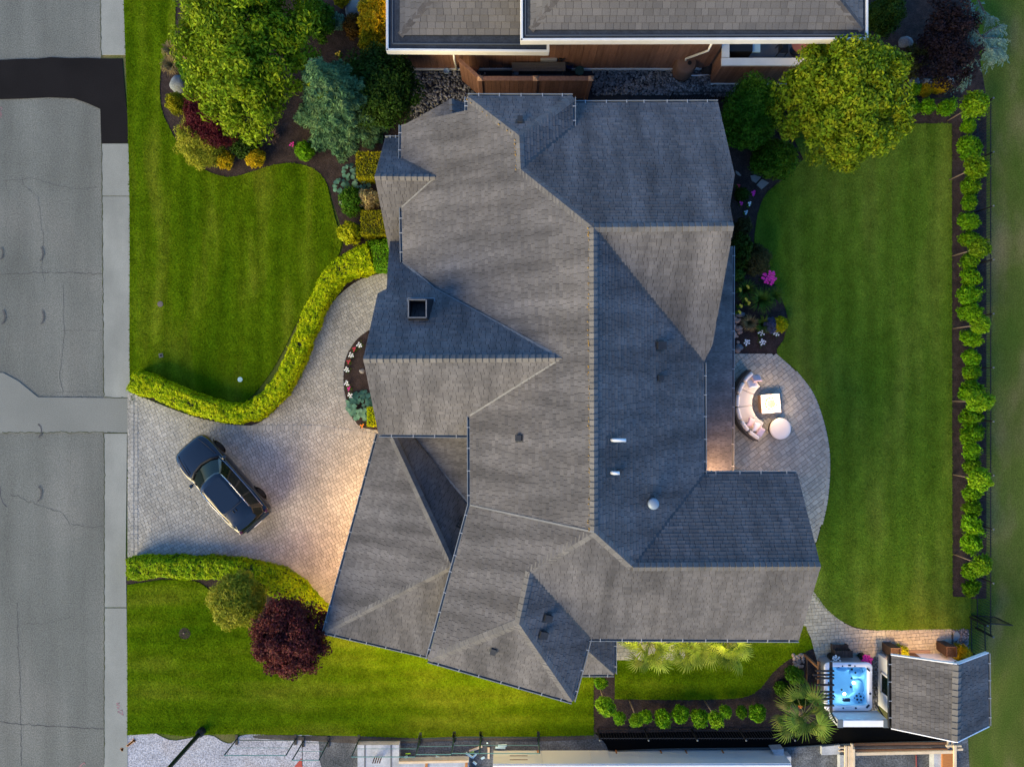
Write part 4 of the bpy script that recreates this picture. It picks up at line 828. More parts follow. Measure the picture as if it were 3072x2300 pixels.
# --- hedges: swept clipped surfaces
def hedge(label, pts, wd, h, m, seed, dens=1000, leaf=(.095, .05)):
    """pts: (world point at hedge-top height, width)"""
    g = np.random.default_rng(seed); path = smooth_poly([p for p in pts], 8, False); n = len(path); ws = np.interp(np.linspace(0, len(pts) - 1, n), range(len(wd)), wd)
    root = empty('hedge', (path[0].x, path[0].y, 0), label, 'hedge'); core = MB(); pos = []; nr = []
    ring = lambda w_, hh: [(-w_ * .46, 0.02), (-w_ * .5, hh * .5), (-w_ * .46, hh * .88), (-w_ * .3, hh), (w_ * .3, hh), (w_ * .46, hh * .88), (w_ * .5, hh * .5), (w_ * .46, .02)]
    fr = []
    for i, p in enumerate(path):
        d = (path[min(i + 1, n - 1)] - path[max(i - 1, 0)]); d = Vector((d.x, d.y, 0)).normalized(); fr.append((Vector((p.x, p.y, 0)), d, Vector((-d.y, d.x, 0)), ws[i], h * (1 + .05 * mnoise.noise(p * .6))))
    for p, d, s, w_, hh in fr: core.v += [p + s * a + Vector((0, 0, z)) for a, z in ring(w_ - .12, hh - .06)]
    for i in range(n - 1):
        for j in range(7): core.f.append([i * 8 + j, i * 8 + j + 1, i * 8 + 8 + j + 1, i * 8 + 8 + j])
    core.f.append(list(range(8))); core.f.append([(n - 1) * 8 + j for j in range(8)][::-1])
    for i in range(n - 1):
        (p, d, s, w_, hh), (p2, d2, s2, w2, h2) = fr[i], fr[i + 1]; L_ = (p2 - p).length; rg = ring(w_, hh)
        for j in range(7):
            a, b_ = rg[j], rg[j + 1]; k = int(dens * L_ * math.hypot(a[0] - b_[0], a[1] - b_[1])) + 1
            t = g.random(k); q = g.random(k); sx = a[0] + (b_[0] - a[0]) * q; sz = a[1] + (b_[1] - a[1]) * q
            nx, nz = (b_[1] - a[1]), -(b_[0] - a[0]); nx, nz = (-nx, -nz) if j < 7 else (nx, nz); l_ = math.hypot(nx, nz); nx, nz = nx / l_, nz / l_
            pp = np.array(p)[None] + np.array(p2 - p)[None] * t[:, None] + np.array(s)[None] * sx[:, None]; pp[:, 2] = sz
            pos.append(pp); nr.append(np.tile(np.array(s) * nx + np.array([0, 0, nz]), (k, 1)))
    for e_, sg in ((0, -1), (n - 1, 1)):
        p, d, s, w_, hh = fr[e_]; k = int(dens * w_ * hh); pp = np.array(p) + np.array(s) * g.uniform(-.48, .48, (k, 1)) * w_; pp[:, 2] = g.uniform(.03, hh, k)
        pos.append(pp + np.array(d) * sg * .03); nr.append(np.tile(np.array(d) * sg, (k, 1)))
    pos = np.concatenate(pos); nr = np.concatenate(nr)
    bumpy = np.array([mnoise.noise(Vector(x) * 1.9) * .1 + mnoise.noise(Vector(x) * 7.0) * .085 for x in pos[:, :3]])[:, None]
    pos = pos + nr * (bumpy + rng.normal(0, .018, (len(pos), 1))) ; pos[:, 2] = np.maximum(pos[:, 2], .05)
    link('foliage', fast_quads(leaves(pos, nr, leaf[0], leaf[1], .36)), root, m)
    core.build('twigs', m_core, root)
hedge('long curved lime green hedge along the front lawn and driveway', [D(x, y, .85) for x, y in [(284, 822), (330, 838), (400, 866), (470, 888), (520, 892), (562, 876), (602, 834), (632, 780), (655, 725), (680, 662), (708, 610), (742, 578), (776, 562), (800, 554)]], [1.05, 1.0, .95, .9, .9, .95, .95, .9, .85, .9, 1.0, 1.15, 1.35, 1.5], .9, m_l_hedge, 1)
hedge('short bright green hedge block at the right end of the curved hedge', [D(x, y, .85) for x, y in [(806, 553), (822, 551), (850, 550)]], [1.5, 1.55, 1.6], .95, m_l_bright, 2)
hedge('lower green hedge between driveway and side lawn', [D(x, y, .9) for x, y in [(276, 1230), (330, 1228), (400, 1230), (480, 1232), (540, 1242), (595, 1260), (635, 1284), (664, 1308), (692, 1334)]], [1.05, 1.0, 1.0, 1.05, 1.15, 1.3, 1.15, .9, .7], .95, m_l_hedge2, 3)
tree('golden_conifer', 'pale yellow green rounded tree beside the lower hedge', 'tree', 712, 1800, 2.0, (1.35, 1.3, 1.1), m_l_cyp, (.17, .035), 170, .32, 150, seed=40, trunk=.1, lump=.14)
tree('purple_plum', 'dark purple round tree at the garage corner', 'tree', 872, 1910, 2.8, (1.75, 1.78, 1.5), m_l_red, (.11, .075), 210, .36, 150, seed=41, trunk=.13, lump=.19)
bush('lime shrub tip between purple tree and garage eave', 940, 1850, 36, m_l_hedge, .6, (.08, .045), seed=42)
# --- right side
tree('broadleaf_tree', 'large yellow green broadleaf tree at the top right', 'tree', 2528, 297, 3.9, (3.0, 3.1, 2.2), m_l_tree2, (.17, .08), 220, .46, 200, seed=50, trunk=.18, lump=.22, fill=.12)
bush('tall dark green shrub against the right end of the house', 2250, 345, 86, m_l_mid, 2.2, (.13, .06), seed=51, ry=110, dens=2.2)
bush('glossy green shrub below the big right tree, beside the flagstones', 2325, 480, 72, m_l_mid, 1.2, (.12, .07), seed=52, ry=60, dens=1.6)
tree('plum_tree', 'blackish purple tree at the top right corner', 'tree', 2845, 125, 2.2, (1.45, 2.15, 1.2), m_l_plum, (.13, .07), 130, .34, 110, seed=53, lump=.34, fill=.1)
bush('dark green rounded shrub right of the neighbour roof', 2648, 48, 58, m_l_dark, 1.3, (.1, .06), seed=54, dens=1.4)
bush('olive brown shrub between purple tree and big yellow tree', 2752, 180, 40, m_l_olive, .9, (.1, .06), seed=55, ry=52)
def weeping(label):
    b = ZR(1480, 420, 0); root = empty('weeping_cedar', b, label, 'tree'); g = np.random.default_rng(9); pos = []; axs = []
    spine = [ZR(1370, -60, 1.5), ZR(1400, 130, 1.8), ZR(1430, 350, 2.0), ZR(1560, 500, 2.0), ZR(1650, 640, 1.8), ZR(1680, 760, 1.5)]
    arms = [spine, [ZR(1560, 500, 2.0), ZR(1700, 500, 1.7), ZR(1850, 520, 1.3)], [ZR(1430, 330, 2.0), ZR(1330, 350, 1.5)], [ZR(1560, 480, 1.9), ZR(1700, 380, 1.5), ZR(1830, 320, 1.1)], [ZR(1500, 0, 1.4), ZR(1600, 180, 1.3), ZR(1720, 240, 1.0)], [ZR(1650, 640, 1.8), ZR(1780, 640, 1.3), ZR(1840, 700, .8)], [ZR(1440, 760, 1.2), ZR(1340, 980, .8), ZR(1270, 1120, .4)]]
    mb = MB()
    for i, a in enumerate(arms):
        pl = smooth_poly(a, 8, False); mb.tube(pl, [.05 * (1 - .7 * k / len(pl)) for k in range(len(pl))], 6)
        for p, q in zip(pl, pl[1:]):
            for _ in range(max(2, int((q - p).length / .022))):
                o_ = np.array(p.lerp(q, g.random())); an = math.radians(-78 + g.normal(0, 38)); L_ = g.uniform(.2, .62); dr = np.array([math.cos(an), math.sin(an), 0]); n = int(L_ * 26) + 3; t = np.linspace(.05, 1, n); bend = g.normal(0, .2)
                pp = o_ + dr * (t * L_)[:, None] + np.stack([-dr[1] * bend * t * t * L_, dr[0] * bend * t * t * L_, -.55 * L_ * t ** 1.6], 1) + g.normal(0, .018, (n, 3)); pos.append(pp); axs.append(np.tile(dr + np.array([0, 0, -.4]), (n, 1)) + g.normal(0, .35, (n, 3)))
    pos = np.concatenate(pos); axs = unit(np.concatenate(axs)); pos[:, 2] = np.maximum(pos[:, 2], .1)
    link('foliage', fast_quads(leaves(pos, np.tile([0, 0, 1.], (len(pos), 1)), .13, .03, .4, axs)), root, m_l_weep)
    mb.tube([b, spine[2]], [.1, .05], 8); mb.build('trunk', m_bark, root, True)
weeping('silvery weeping blue conifer at the top right corner')
for i, (x, y, r_) in enumerate([(815, 1100, .32), (1095, 1080, .3), (660, 1080, .28), (540, 560, .35)]):
    boulder(['pale boulder left of the yellow moss at top right', 'pale boulder right of the yellow moss at top right', 'pale boulder half hidden under the big right tree', 'blue grey boulder above the big right tree'][i], ZR, x, y, r_, m_stone, h=.3, seed=11 + i, sy=.8)
bush('low yellow moss cushion between the two pale boulders', 2818, 258, 34, m_l_gold, .16, (.05, .03), seed=56, cat='ground cover', name='moss_cushion', ry=24)
bush('low yellow moss strip under the left pale boulder', 2775, 270, 24, m_l_gold, .12, (.05, .03), seed=57, cat='ground cover', name='moss_cushion', ry=10)
# row of small shrubs and standards along the back lawn
ORD = ['first', 'second', 'third', 'fourth', 'fifth', 'sixth', 'seventh', 'eighth', 'ninth', 'tenth', 'eleventh', 'twelfth', 'thirteenth', 'fourteenth', 'fifteenth', 'sixteenth', 'seventeenth', 'eighteenth', 'nineteenth', 'twentieth', 'twenty-first', 'twenty-second', 'twenty-third', 'twenty-fourth', 'twenty-fifth', 'twenty-sixth', 'twenty-seventh', 'twenty-eighth', 'twenty-ninth', 'thirtieth', 'thirty-first']
def ball_mesh(seed, r, dens=1.0):
    pos, nrm, cc = crown_pts((0, 0, 0), (r, r, r * .85), int(52 * dens), r * .36, 46, -.5, .8, seed, .2, .2); return fast_quads(leaves(pos, nrm, .15, .06, .7))
LOW = [ball_mesh(200 + k, .5) for k in range(4)]; STD = [ball_mesh(220 + k, .55, 1.1) for k in range(3)]
for me in LOW: me.materials.append(m_l_bright)
m_l_std = leafm('fresh_green_leaf', [(.085, .19, .004), (.13, .25, .005), (.19, .29, .008)], objvar=.32)
for me in STD: me.materials.append(m_l_std)
def row(items, group, where):
    nl = ns_ = 0
    for i, (u, v, r_, std) in enumerate(items):
        hc = 2.0 if std else .62; c = P(u, v, hc)
        if std: name, cat, lab = 'standard_tree', 'tree', '%s small bare-stemmed tree %s' % (ORD[ns_], where); ns_ += 1
        else: name, cat, lab = 'shrub', 'shrub', '%s round bright green shrub %s' % (ORD[nl], where); nl += 1
        root = empty(name, (c.x, c.y, 0), lab, cat, group + (' standards' if std else ''))
        o = bpy.data.objects.new('crown' if std else 'foliage', random.choice(STD if std else LOW)); COL.objects.link(o); o.parent = root
        s = random.uniform(.84, 1.14) * r_ * .0158 / (.58 if std else .5); o.location = (0, 0, hc); o.scale = (s * random.uniform(.86, 1.16), s * random.uniform(.86, 1.16), s * random.uniform(.85, 1.25)); o.rotation_euler = (0, 0, random.uniform(0, 6.28))
        MB().tube([(0, 0, 0), (random.uniform(-.03, .03), 0, hc * .5), (0, 0, hc)], [.035, .028, .015], 7).build('stem', m_stake if std else m_bark, None, True).parent = root
right = [(1900 + x / 1.8814, y / 1.8814, r_ / 1.8814, s) for x, y, r_, s in [(1925, 590, 68, 1), (1890, 710, 54, 0), (1895, 835, 58, 0), (1935, 945, 66, 1), (1900, 1050, 55, 0), (1895, 1145, 56, 0), (1890, 1250, 56, 0)]]
right += [(1900 + x / 1.8396, 700 + y / 1.8396, r_ / 1.8396, s) for x, y, r_, s in [(1855, 35, 55, 0), (1912, 80, 62, 1), (1857, 155, 58, 0), (1860, 245, 56, 0), (1850, 340, 60, 0), (1855, 435, 58, 0), (1915, 505, 62, 1), (1860, 580, 58, 0), (1865, 685, 54, 0), (1865, 765, 54, 0), (1860, 870, 56, 0), (1910, 930, 60, 1), (1865, 1010, 54, 0), (1865, 1105, 58, 0), (1865, 1200, 54, 0), (1868, 1285, 54, 0), (1915, 1360, 62, 1), (1870, 1430, 56, 0), (1870, 1515, 56, 0), (1868, 1608, 58, 0)]]
right += [(1972 + x / 2.0109, 1500 + y / 2.0109, r_ / 2.0109, s) for x, y, r_, s in [(1895, 258, 66, 0), (1955, 388, 58, 1), (1880, 430, 50, 0), (1890, 530, 62, 0)]]
row(right, 'shrubs in the long row beside the back lawn', 'from the top in the long row by the back lawn')
row([(2590 + x / 4.359, y / 4.359, r_ / 4.359, 0) for x, y, r_ in [(670, 1180, 100), (650, 1400, 120), (840, 1390, 120), (1090, 1410, 118)]], 'shrubs in the short row above the back lawn', 'from the left in the short row above the back lawn')
bed = [(900 + x / 2.0109, 1500 + y / 2.0109, r_ / 2.0109, s) for x, y, r_, s in [(1815, 1100, 50, 0), (1842, 1240, 62, 1), (1925, 1310, 46, 0), (2030, 1325, 50, 1), (2085, 1300, 46, 0)]]
bed += [(1972 + x / 2.0109, 1500 + y / 2.0109, r_ / 2.0109, s) for x, y, r_, s in [(30, 1312, 54, 0), (140, 1290, 50, 0), (255, 1310, 54, 0), (355, 1325, 54, 1), (410, 1272, 46, 0), (508, 1275, 48, 0), (605, 1282, 54, 0)]]
row(bed, 'shrubs in the bottom bed', 'from the left in the bottom bed')
# east flower bed
def flag(label, fn, pts): tag(MB().prism([fn(*p) for p in pts], .03, .1).build('flagstone', m_flag), label, 'flagstone')
flag('pale flagstone between mulch and glossy shrub, upper of the two', ZY, [(235, 85), (270, 78), (330, 100), (285, 150), (250, 130)])
flag('pale flagstone nearest the back lawn, lower of the two', ZY, [(290, 165), (335, 115), (400, 150), (335, 205)])
flag('grey flat stone at the roof corner in the right bed', ZY, [(105, 40), (130, 55), (155, 85), (130, 82), (108, 60)])
bush('brown olive shrub below the roof ridge end', 2228, 682, 26, m_l_olive, .8, (.09, .05), seed=60, ry=32)
bush('dark green shrub along the right house wall', 2222, 755, 36, m_l_dark, .9, (.11, .06), seed=61, ry=62, dens=1.4)
bush('round olive brown bush at the edge of the back lawn', 2268, 782, 42, m_l_olive, .9, (.07, .035), seed=62, ry=48, dens=1.6)
bush('small dark shrub between magenta flowers near the corner', 2225, 584, 17, m_l_dark, .3, (.08, .05), seed=63)
bush('green fern under the right eave', 2212, 822, 24, m_l_blade, .5, (.16, .03), seed=64)
flower('big magenta rhododendron blooms at the lawn edge', ZY, 370, 1000, m_fl_p, .34, 26, h=.55, bs=.075, seed=4, leafmat=m_l_dark)
flower('magenta flowers right of the small dark shrub', ZY, 252, 248, m_fl_p, .11, 4, seed=5, bs=.07)
flower('magenta flowers left of the white ones near the corner', ZY, 148, 332, m_fl_p, .09, 3, seed=6, bs=.06)
flower('dull magenta flowers nearest the roof corner', ZY, 122, 180, m_fl_r, .08, 3, seed=7)
flower('white and yellow flowers in the upper right bed', ZY, 216, 342, m_fl_w, .1, 4, seed=8)
flower('pale blue flowers just above the brown olive shrub', ZY, 186, 418, M('ice_blue_petal', [(.5, .65, .7)], .6), .1, 4, seed=9)
tuft('green daylily clump under the yellow blooms', ZY, 175, 1100, .55, m_l_blade, 130, name='daylily', cat='plant', h=.6, wd=.022, seed=11)
tuft('largest green daylily clump in the middle of the right bed', ZY, 305, 1190, .66, m_l_blade, 170, name='daylily', cat='plant', h=.65, wd=.024, seed=12)
tuft('green daylily clump beside the back lawn edge', ZY, 425, 1150, .5, m_l_blade, 120, name='daylily', cat='plant', h=.55, wd=.022, seed=13)
tuft('green strappy clump right of the tan grass', ZY, 330, 1400, .45, m_l_blade, 110, name='daylily', cat='plant', h=.5, wd=.024, seed=14)
tuft('tan ornamental grass beside the buff stones', ZY, 210, 1390, .42, m_l_straw, 240, h=.5, seed=15)
for i, (x, y) in enumerate([(115, 1105), (180, 1080), (165, 1190), (120, 1245), (190, 1220), (108, 1300)]):
    flower('yellow blooms of the right bed, %s counted from the top' % ORD[i], ZY, x, y, m_fl_y, .07, 3, h=.6, bs=.06, seed=60 + i, group='yellow blooms in the right bed')
bush('violet blue flowering clump beside the lime shrub', 2312, 975, 20, leafm('catmint_leaf', [(.07, .09, .14), (.1, .12, .22)]), .4, (.06, .03), seed=65, ry=26)
bush('lime yellow shrub at the tip of the right bed', 2340, 972, 21, m_l_lime, .5, (.09, .06), seed=66, ry=26)
for i, (x, y, n_) in enumerate([(320, 1478, 6), (452, 1482, 7), (193, 1560, 9), (330, 1558, 9)]):
    flower('white flower clump on mulch above the patio, %s' % ['upper left', 'upper right', 'lower left', 'lower right'][i], ZY, x, y, m_fl_w, .15, n_, seed=70 + i, bs=.05)
g_ = random.Random(4)
for i in range(34):
    y = g_.uniform(1340, 1650); x = g_.uniform(84, 150) if y < 1500 else g_.uniform(82, 135); r_ = g_.uniform(.05, .1) if i > 7 else g_.uniform(.11, .16)
    boulder('rounded buff stone piled between patio and tan grass', ZY, x, y, r_, m_warmstone, 'stone', r_ * .7, 100 + i, 'stone', 'buff stones beside the patio', g_.uniform(.7, 1), g_.uniform(0, 3))
boulder('dark angular rock among the buff stones', ZY, 140, 1600, .2, m_stone, 'rock', .15, 140, 'rock', sy=.8); boulder('grey rock below the yellow blooms', ZY, 150, 1310, .25, m_stone, 'rock', .2, 141, 'rock', sy=.6)
# crescent bed flowers
for i, (x, y, m, t) in enumerate([(1988, 435, m_fl_w, 'white flower clump at the top of the crescent bed'), (1960, 457, m_fl_r, 'small red flowers near the top of the crescent bed'), (1943, 490, m_fl_w, 'white flower clump second from the top of the crescent bed'), (1928, 525, m_fl_r, 'small red flowers left of the dark mulch in the crescent bed'), (1920, 570, m_fl_w, 'white flower clump in the middle of the crescent bed'), (1920, 645, m_fl_w, 'white flower clump above the magenta one in the crescent bed'), (1931, 673, m_fl_p, 'magenta flower clump left of the large hosta'), (1940, 710, m_fl_w, 'white flower clump touching the large hosta'), (2002, 876, m_fl_o, 'small orange flowers at the bottom of the crescent bed')]):
    flower(t, Z4, x, y, m, .13 if m is m_fl_w else .1, 7 if m is m_fl_w else 4, seed=80 + i, bs=.045)
boulder('small pale stone in the crescent bed', Z4, 1998, 576, .14, m_flag, 'stone', .12, 150, 'stone')
# --- palms
def fan_frond(nl, L_, droop, seed):
    g = random.Random(seed); vs_ = []; fs = []
    for i in range(nl):
        a = R(-105 + 210 * i / (nl - 1)) + g.gauss(0, .03); l_ = L_ * (.62 + .38 * math.cos(a * .75)) * g.uniform(.9, 1.08); w_ = .022 * L_ / .6
        k = len(vs_); d = Vector((math.cos(a), math.sin(a), 0)); s = Vector((-d.y, d.x, 0))
        for t, ww in ((0, .25), (.45, 1), (.8, .7), (1, .05)):
            z = .12 * l_ * t - droop * l_ * t ** 2.6; c_ = d * l_ * t + Vector((0, 0, z)); vs_ += [c_ - s * w_ * ww + Vector((0, 0, .25 * w_ * ww)), c_ - Vector((0, 0, .2 * w_)), c_ + s * w_ * ww + Vector((0, 0, .25 * w_ * ww))]
        for j in range(3):
            q = k + 3 * j; fs += [(q, q + 1, q + 4, q + 3), (q + 1, q + 2, q + 5, q + 4)]
    return mesh(vs_, fs)
def palm(label, base, top, rc, m, nf=22, nl=24, seed=0, trunk=.13):
    base, top = Vector(base), Vector(top); root = empty('fan_palm', base, label, 'palm'); g = random.Random(seed)
    prot = [fan_frond(nl, rc * .52, dr, seed * 9 + k) for k, dr in enumerate((.15, .5, .9))]
    for me in prot: me.materials.append(m)
    for i in range(nf):
        a = i * 2.39996 + g.uniform(-.2, .2); el = R(80 - 105 * (i / nf) + g.gauss(0, 8)); d = Vector((math.cos(a) * math.cos(el), math.sin(a) * math.cos(el), math.sin(el))); st = rc * g.uniform(.4, .85)
        tip = top + d * st - Vector((0, 0, .12 * st * (i / nf)))
        f = bpy.data.objects.new('frond', prot[0 if i < nf * .3 else (1 if i < nf * .7 else 2)]); COL.objects.link(f); f.parent = root
        f.location = tip - base; f.rotation_euler = (g.gauss(0, .38), -el * .55 + g.gauss(0, .22), a + g.gauss(0, .2)); s = g.uniform(.72, 1.15); f.scale = (s, s, s)
        MB().tube([top, (top + tip) / 2 + Vector((0, 0, .04)), tip], [.016, .012, .008], 5).build('stalk', m_l_palm_stalk, f)
    MB().tube([base, base.lerp(top, .5), top], [trunk, trunk * 1.05, trunk * .95], 12).build('trunk', m_palmtrunk, root, True)
m_l_palm_stalk = M('palm_stalk', [(.14, .15, .04)], .6); m_palmtrunk = M('fibrous_trunk', [(.12, .085, .055), (.2, .14, .095)], .95, ns=9, grain=.4, gs=25, bump=1, bs=22)
for i, (u, v) in enumerate([(1946, 1928), (2068, 1926), (2182, 1922)]):
    c = P(u, v, 1.5); palm(['left palm of the three lit palms under the lower eave', 'middle palm of the three lit palms under the lower eave', 'right palm of the three lit palms under the lower eave'][i], (c.x, c.y, 0), c, 1.25, m_l_palm2, 28, 18, 3 + i, .1)
palm('tall fan palm with a thick fibrous trunk beside the hot tub', ZE(735, 1225, 0), ZE(885, 1290, 2.5), 1.3, m_l_palm, 24, 17, 9, .17)
bush('green rose shrub left of the trellis', 2383, 2024, 28, m_l_mid, .7, (.11, .07), seed=67, ry=24)
bush('small green plant on the mulch below the rose shrub', 2345, 2064, 13, m_l_mid, .3, (.1, .05), seed=68)
bush('dark green leafy shrubs between trellis and tall palm', 2398, 2086, 34, m_l_dark, .8, (.12, .06), seed=69, ry=28)
flower('orange flower at the foot of the tall palm', ZE, 815, 1190, m_fl_o, .09, 4, h=.9, bs=.08, seed=95)
for i in range(16): boulder('rough buff rock in the small heap above the trellis', ZE, 822 + (i % 4) * 17 + g_.uniform(-5, 5), 935 + (i // 4) * 20 + g_.uniform(-5, 5), g_.uniform(.09, .14), m_warmstone, 'rock', .1, 160 + i, 'rock', 'rock heap above the trellis', .8, g_.uniform(0, 3))
# ------------------------------------------------------------------ parked car (built at the origin, nose along +x)
m_paint = M('black_car_paint', [(.004, .005, .006)], .2, spec=.4, coat=.8); m_glass = M('tinted_glass', [(.004, .01, .009)], .04, spec=.25)
m_tyre = M('tyre_rubber', [(.005, .005, .005)], .9, spec=.1); m_rim = M('dark_alloy', [(.012, .012, .013)], .4, metal=.3); m_chrome = M('bright_trim', [(.55, .55, .57)], .25, metal=.9)
m_trim = M('black_plastic', [(.012, .012, .012)], .6); m_tail = M('red_lens', [(.06, .004, .004)], .15, coat=1); m_head = M('clear_lens', [(.1, .11, .12)], .08, coat=1)
def suv(loc, rz):
    car = empty('parked_car', loc, 'shiny black SUV parked at an angle on the driveway', 'car', rz=rz); put = lambda o: (setattr(o, 'parent', car), o)[1]
    # x, half width, top z, sill z
    st = [(2.49, .48, .76, .5), (2.46, .66, .9, .38), (2.38, .80, .97, .32), (2.22, .90, 1.01, .32), (2.06, .945, 1.04, .32), (1.93, .955, 1.05, .5), (1.80, .965, 1.06, .70), (1.48, .975, 1.08, .80), (1.16, .98, 1.10, .70), (1.03, .98, 1.10, .5), (.92, .98, 1.11, .32), (.3, .975, 1.13, .30), (-.5, .975, 1.14, .30), (-.93, .98, 1.14, .32), (-1.04, .985, 1.14, .5), (-1.17, .985, 1.14, .70), (-1.49, .985, 1.14, .80), (-1.81, .98, 1.14, .70), (-1.94, .97, 1.13, .5), (-2.08, .955, 1.12, .36), (-2.32, .935, 1.08, .36), (-2.45, .88, 1.0, .42), (-2.5, .74, .9, .5)]
    V_ = []; F_ = []; k = 13
    for x, w_, zt, zs in st:
        w_ *= 1.03; half = [(w_ * .95, zs), (w_ * .985, zs + (zt - zs) * .35), (w_, zs + (zt - zs) * .62), (w_ * .965, zs + (zt - zs) * .86), (w_ * .9, zt - .035), (w_ * .6, zt + .012), (0, zt + .03)]
        V_ += [(x, y, z) for y, z in half] + [(x, -y, z) for y, z in half[-2::-1]]
    for i in range(len(st) - 1):
        for j in range(k - 1): F_.append((i * k + j, i * k + j + 1, (i + 1) * k + j + 1, (i + 1) * k + j))
    F_.append(tuple(range(k))[::-1]); F_.append(tuple((len(st) - 1) * k + j for j in range(k)))
    for i in range(len(st) - 1): F_.append((i * k + k - 1, i * k, (i + 1) * k, (i + 1) * k + k - 1))
    me = mesh(V_, F_, True); bm = bmesh.new(); bm.from_mesh(me); bmesh.ops.recalc_face_normals(bm, faces=bm.faces); bm.to_mesh(me); bm.free()
    subsurf(put(link('body', me, None, m_paint)), 2)
    # cabin: rings from belt to roof
    belt = [(1.22, .0, 1.13), (1.14, .45, 1.12), (.93, .80, 1.12), (.2, .885, 1.14), (-1.2, .885, 1.155), (-2.05, .84, 1.14), (-2.36, .70, 1.11), (-2.42, .0, 1.11)]
    roof = [(.42, .0, 1.735), (.38, .38, 1.73), (.26, .60, 1.705), (-.2, .655, 1.75), (-1.2, .655, 1.745), (-1.85, .62, 1.69), (-2.08, .53, 1.66), (-2.12, .0, 1.66)]
    full = lambda r: r + [(x, -y, z) for x, y, z in r[-2:0:-1]]
    B, T = full(belt), full(roof); n = len(B); inn = [(x * .0 + x * .9 - .05, y * .82, z + .055) for x, y, z in T]
    cb = mesh(B + T, [(i, (i + 1) % n, (i + 1) % n + n, i + n) for i in range(n)], True); put(link('cabin', cb, None, m_paint))
    rf = mesh(T + inn, [(i, (i + 1) % n, (i + 1) % n + n, i + n) for i in range(n)] + [tuple(range(n, 2 * n))], True); bm = bmesh.new(); bm.from_mesh(rf); bmesh.ops.recalc_face_normals(bm, faces=bm.faces); bm.to_mesh(rf); bm.free()
    ro = put(link('roof_panel', rf, None, m_paint))
    sun = MB().prism([(.18, .42), (.1, .5), (-1.25, .5), (-1.3, .42), (-1.3, -.42), (-1.25, -.5), (.1, -.5), (.18, -.42)], 1.795, 1.806).build('sunroof', m_paint); sun.parent = ro
    ln = MB().box((-1.36, 0, 1.797), (.02, 1.05, .012)).build('roof_seam', m_trim); ln.parent = ro
    for y in (-.06, .09): a = MB().box((-1.5, y, 1.775), (.16, .02, .04)).build('antenna_fin', m_trim); a.parent = ro; a.rotation_euler = (0, 0, 0); bevel(a, .01)
    for s in (-1, 1): r_ = MB().tube([(.2, s * .63, 1.76), (-.6, s * .66, 1.775), (-1.75, s * .62, 1.745)], .018, 6).build('roof_rail', m_chrome, None, True); r_.parent = ro
    def pane(name, ia, ib, u0=.06, u1=.94, t0=.08, t1=.9, off=.008):
        vs_ = []
        for i0, i1 in zip(range(ia, ib), range(ia + 1, ib + 1)):
            pass
        idx = list(range(ia, ib + 1)); low = [Vector(B[i % n]).lerp(Vector(T[i % n]), t0) for i in idx]; up = [Vector(B[i % n]).lerp(Vector(T[i % n]), t1) for i in idx]
        if len(idx) == 2:
            l0, l1, p0, p1 = low[0], low[1], up[0], up[1]; low = [l0.lerp(l1, u0), l0.lerp(l1, u1)]; up = [p0.lerp(p1, u0), p0.lerp(p1, u1)]
        else:
            low[0] = low[0].lerp(low[1], u0); up[0] = up[0].lerp(up[1], u0); low[-1] = low[-1].lerp(low[-2], u0); up[-1] = up[-1].lerp(up[-2], u0)
        c = Vector((-.8, 0, 1.2)); m_ = len(low)
        def o_(p): d = p - c; d.z = max(d.z, .1) * .6; d.x *= .25 if abs(p.y) > .5 and -1.9 < p.x < .9 else 1; return p + d.normalized() * off
        vs_ = [o_(p) for p in low] + [o_(p) for p in up]
        me = mesh(vs_, [(i, i + 1, i + 1 + m_, i + m_) for i in range(m_ - 1)], True); return put(link(name, me, None, m_glass))
    pane('windscreen', -2, 2, .12); pane('rear_window', 5, 9, .2, t0=.15)
    pane('side_window', 2, 3, .2, .95); pane('side_window', 3, 4, .05, .46); pane('side_window', 3, 4, .54, .97); pane('side_window', 4, 5, .05, .8)
    pane('side_window', n - 3, n - 2, .05, .8); pane('side_window', n - 4, n - 3, .03, .46); pane('side_window', n - 4, n - 3, .54, .95); pane('side_window', n - 5, n - 4, .2, .95)
    for s in (-1, 1):
        bl = MB().tube([(1.0, s * .865, 1.135), (.2, s * .905, 1.15), (-1.2, s * .905, 1.165), (-2.05, s * .86, 1.15)], .012, 6).build('belt_trim', m_chrome, None, True); put(bl)
        mr = MB().box((.78, s * 1.03, 1.2), (.16, .2, .15)).build('mirror', m_paint); bevel(mr, .05, 3); put(mr); ma = MB().bar((.8, s * .88, 1.13), (.8, s * .98, 1.17), .05).build('mirror_arm', m_trim); ma.parent = mr
        hl = MB().prism([(2.4, s * .6), (2.32, s * .82), (2.2, s * .88), (2.28, s * .66)], .8, .93).build('headlight', m_head); bevel(hl, .03); put(hl)
        tl = MB().box((-2.36, s * .78, .98), (.16, .16, .2)).build('taillight', m_tail); bevel(tl, .03); put(tl)
        hn = MB().bar((2.0, s * .56, 1.045), (1.25, s * .72, 1.115), .02, .015).build('bonnet_crease', m_paint); put(hn)
        for x in (1.48, -1.49):
            ty = MB(); q = Matrix.Rotation(R(90), 3, 'X'); prof = [(.20, -.13), (.33, -.135), (.375, -.11), (.385, -.05), (.385, .05), (.375, .11), (.33, .135), (.20, .13)]
            ty.lathe((0, 0, 0), prof, 28); ty.v = [q @ v + Vector((x, s * .81, .385)) for v in ty.v]; w_ = put(ty.build('wheel', m_tyre, None, True))
            rm = MB(); rm.lathe((0, 0, 0), [(.245, 0), (.235, .012), (.2, .014)], 20)
            for j in range(5): t = 2 * math.pi * j / 5; rm.bar((0, 0, .018), (math.cos(t) * .23, math.sin(t) * .23, .018), .06, .02)
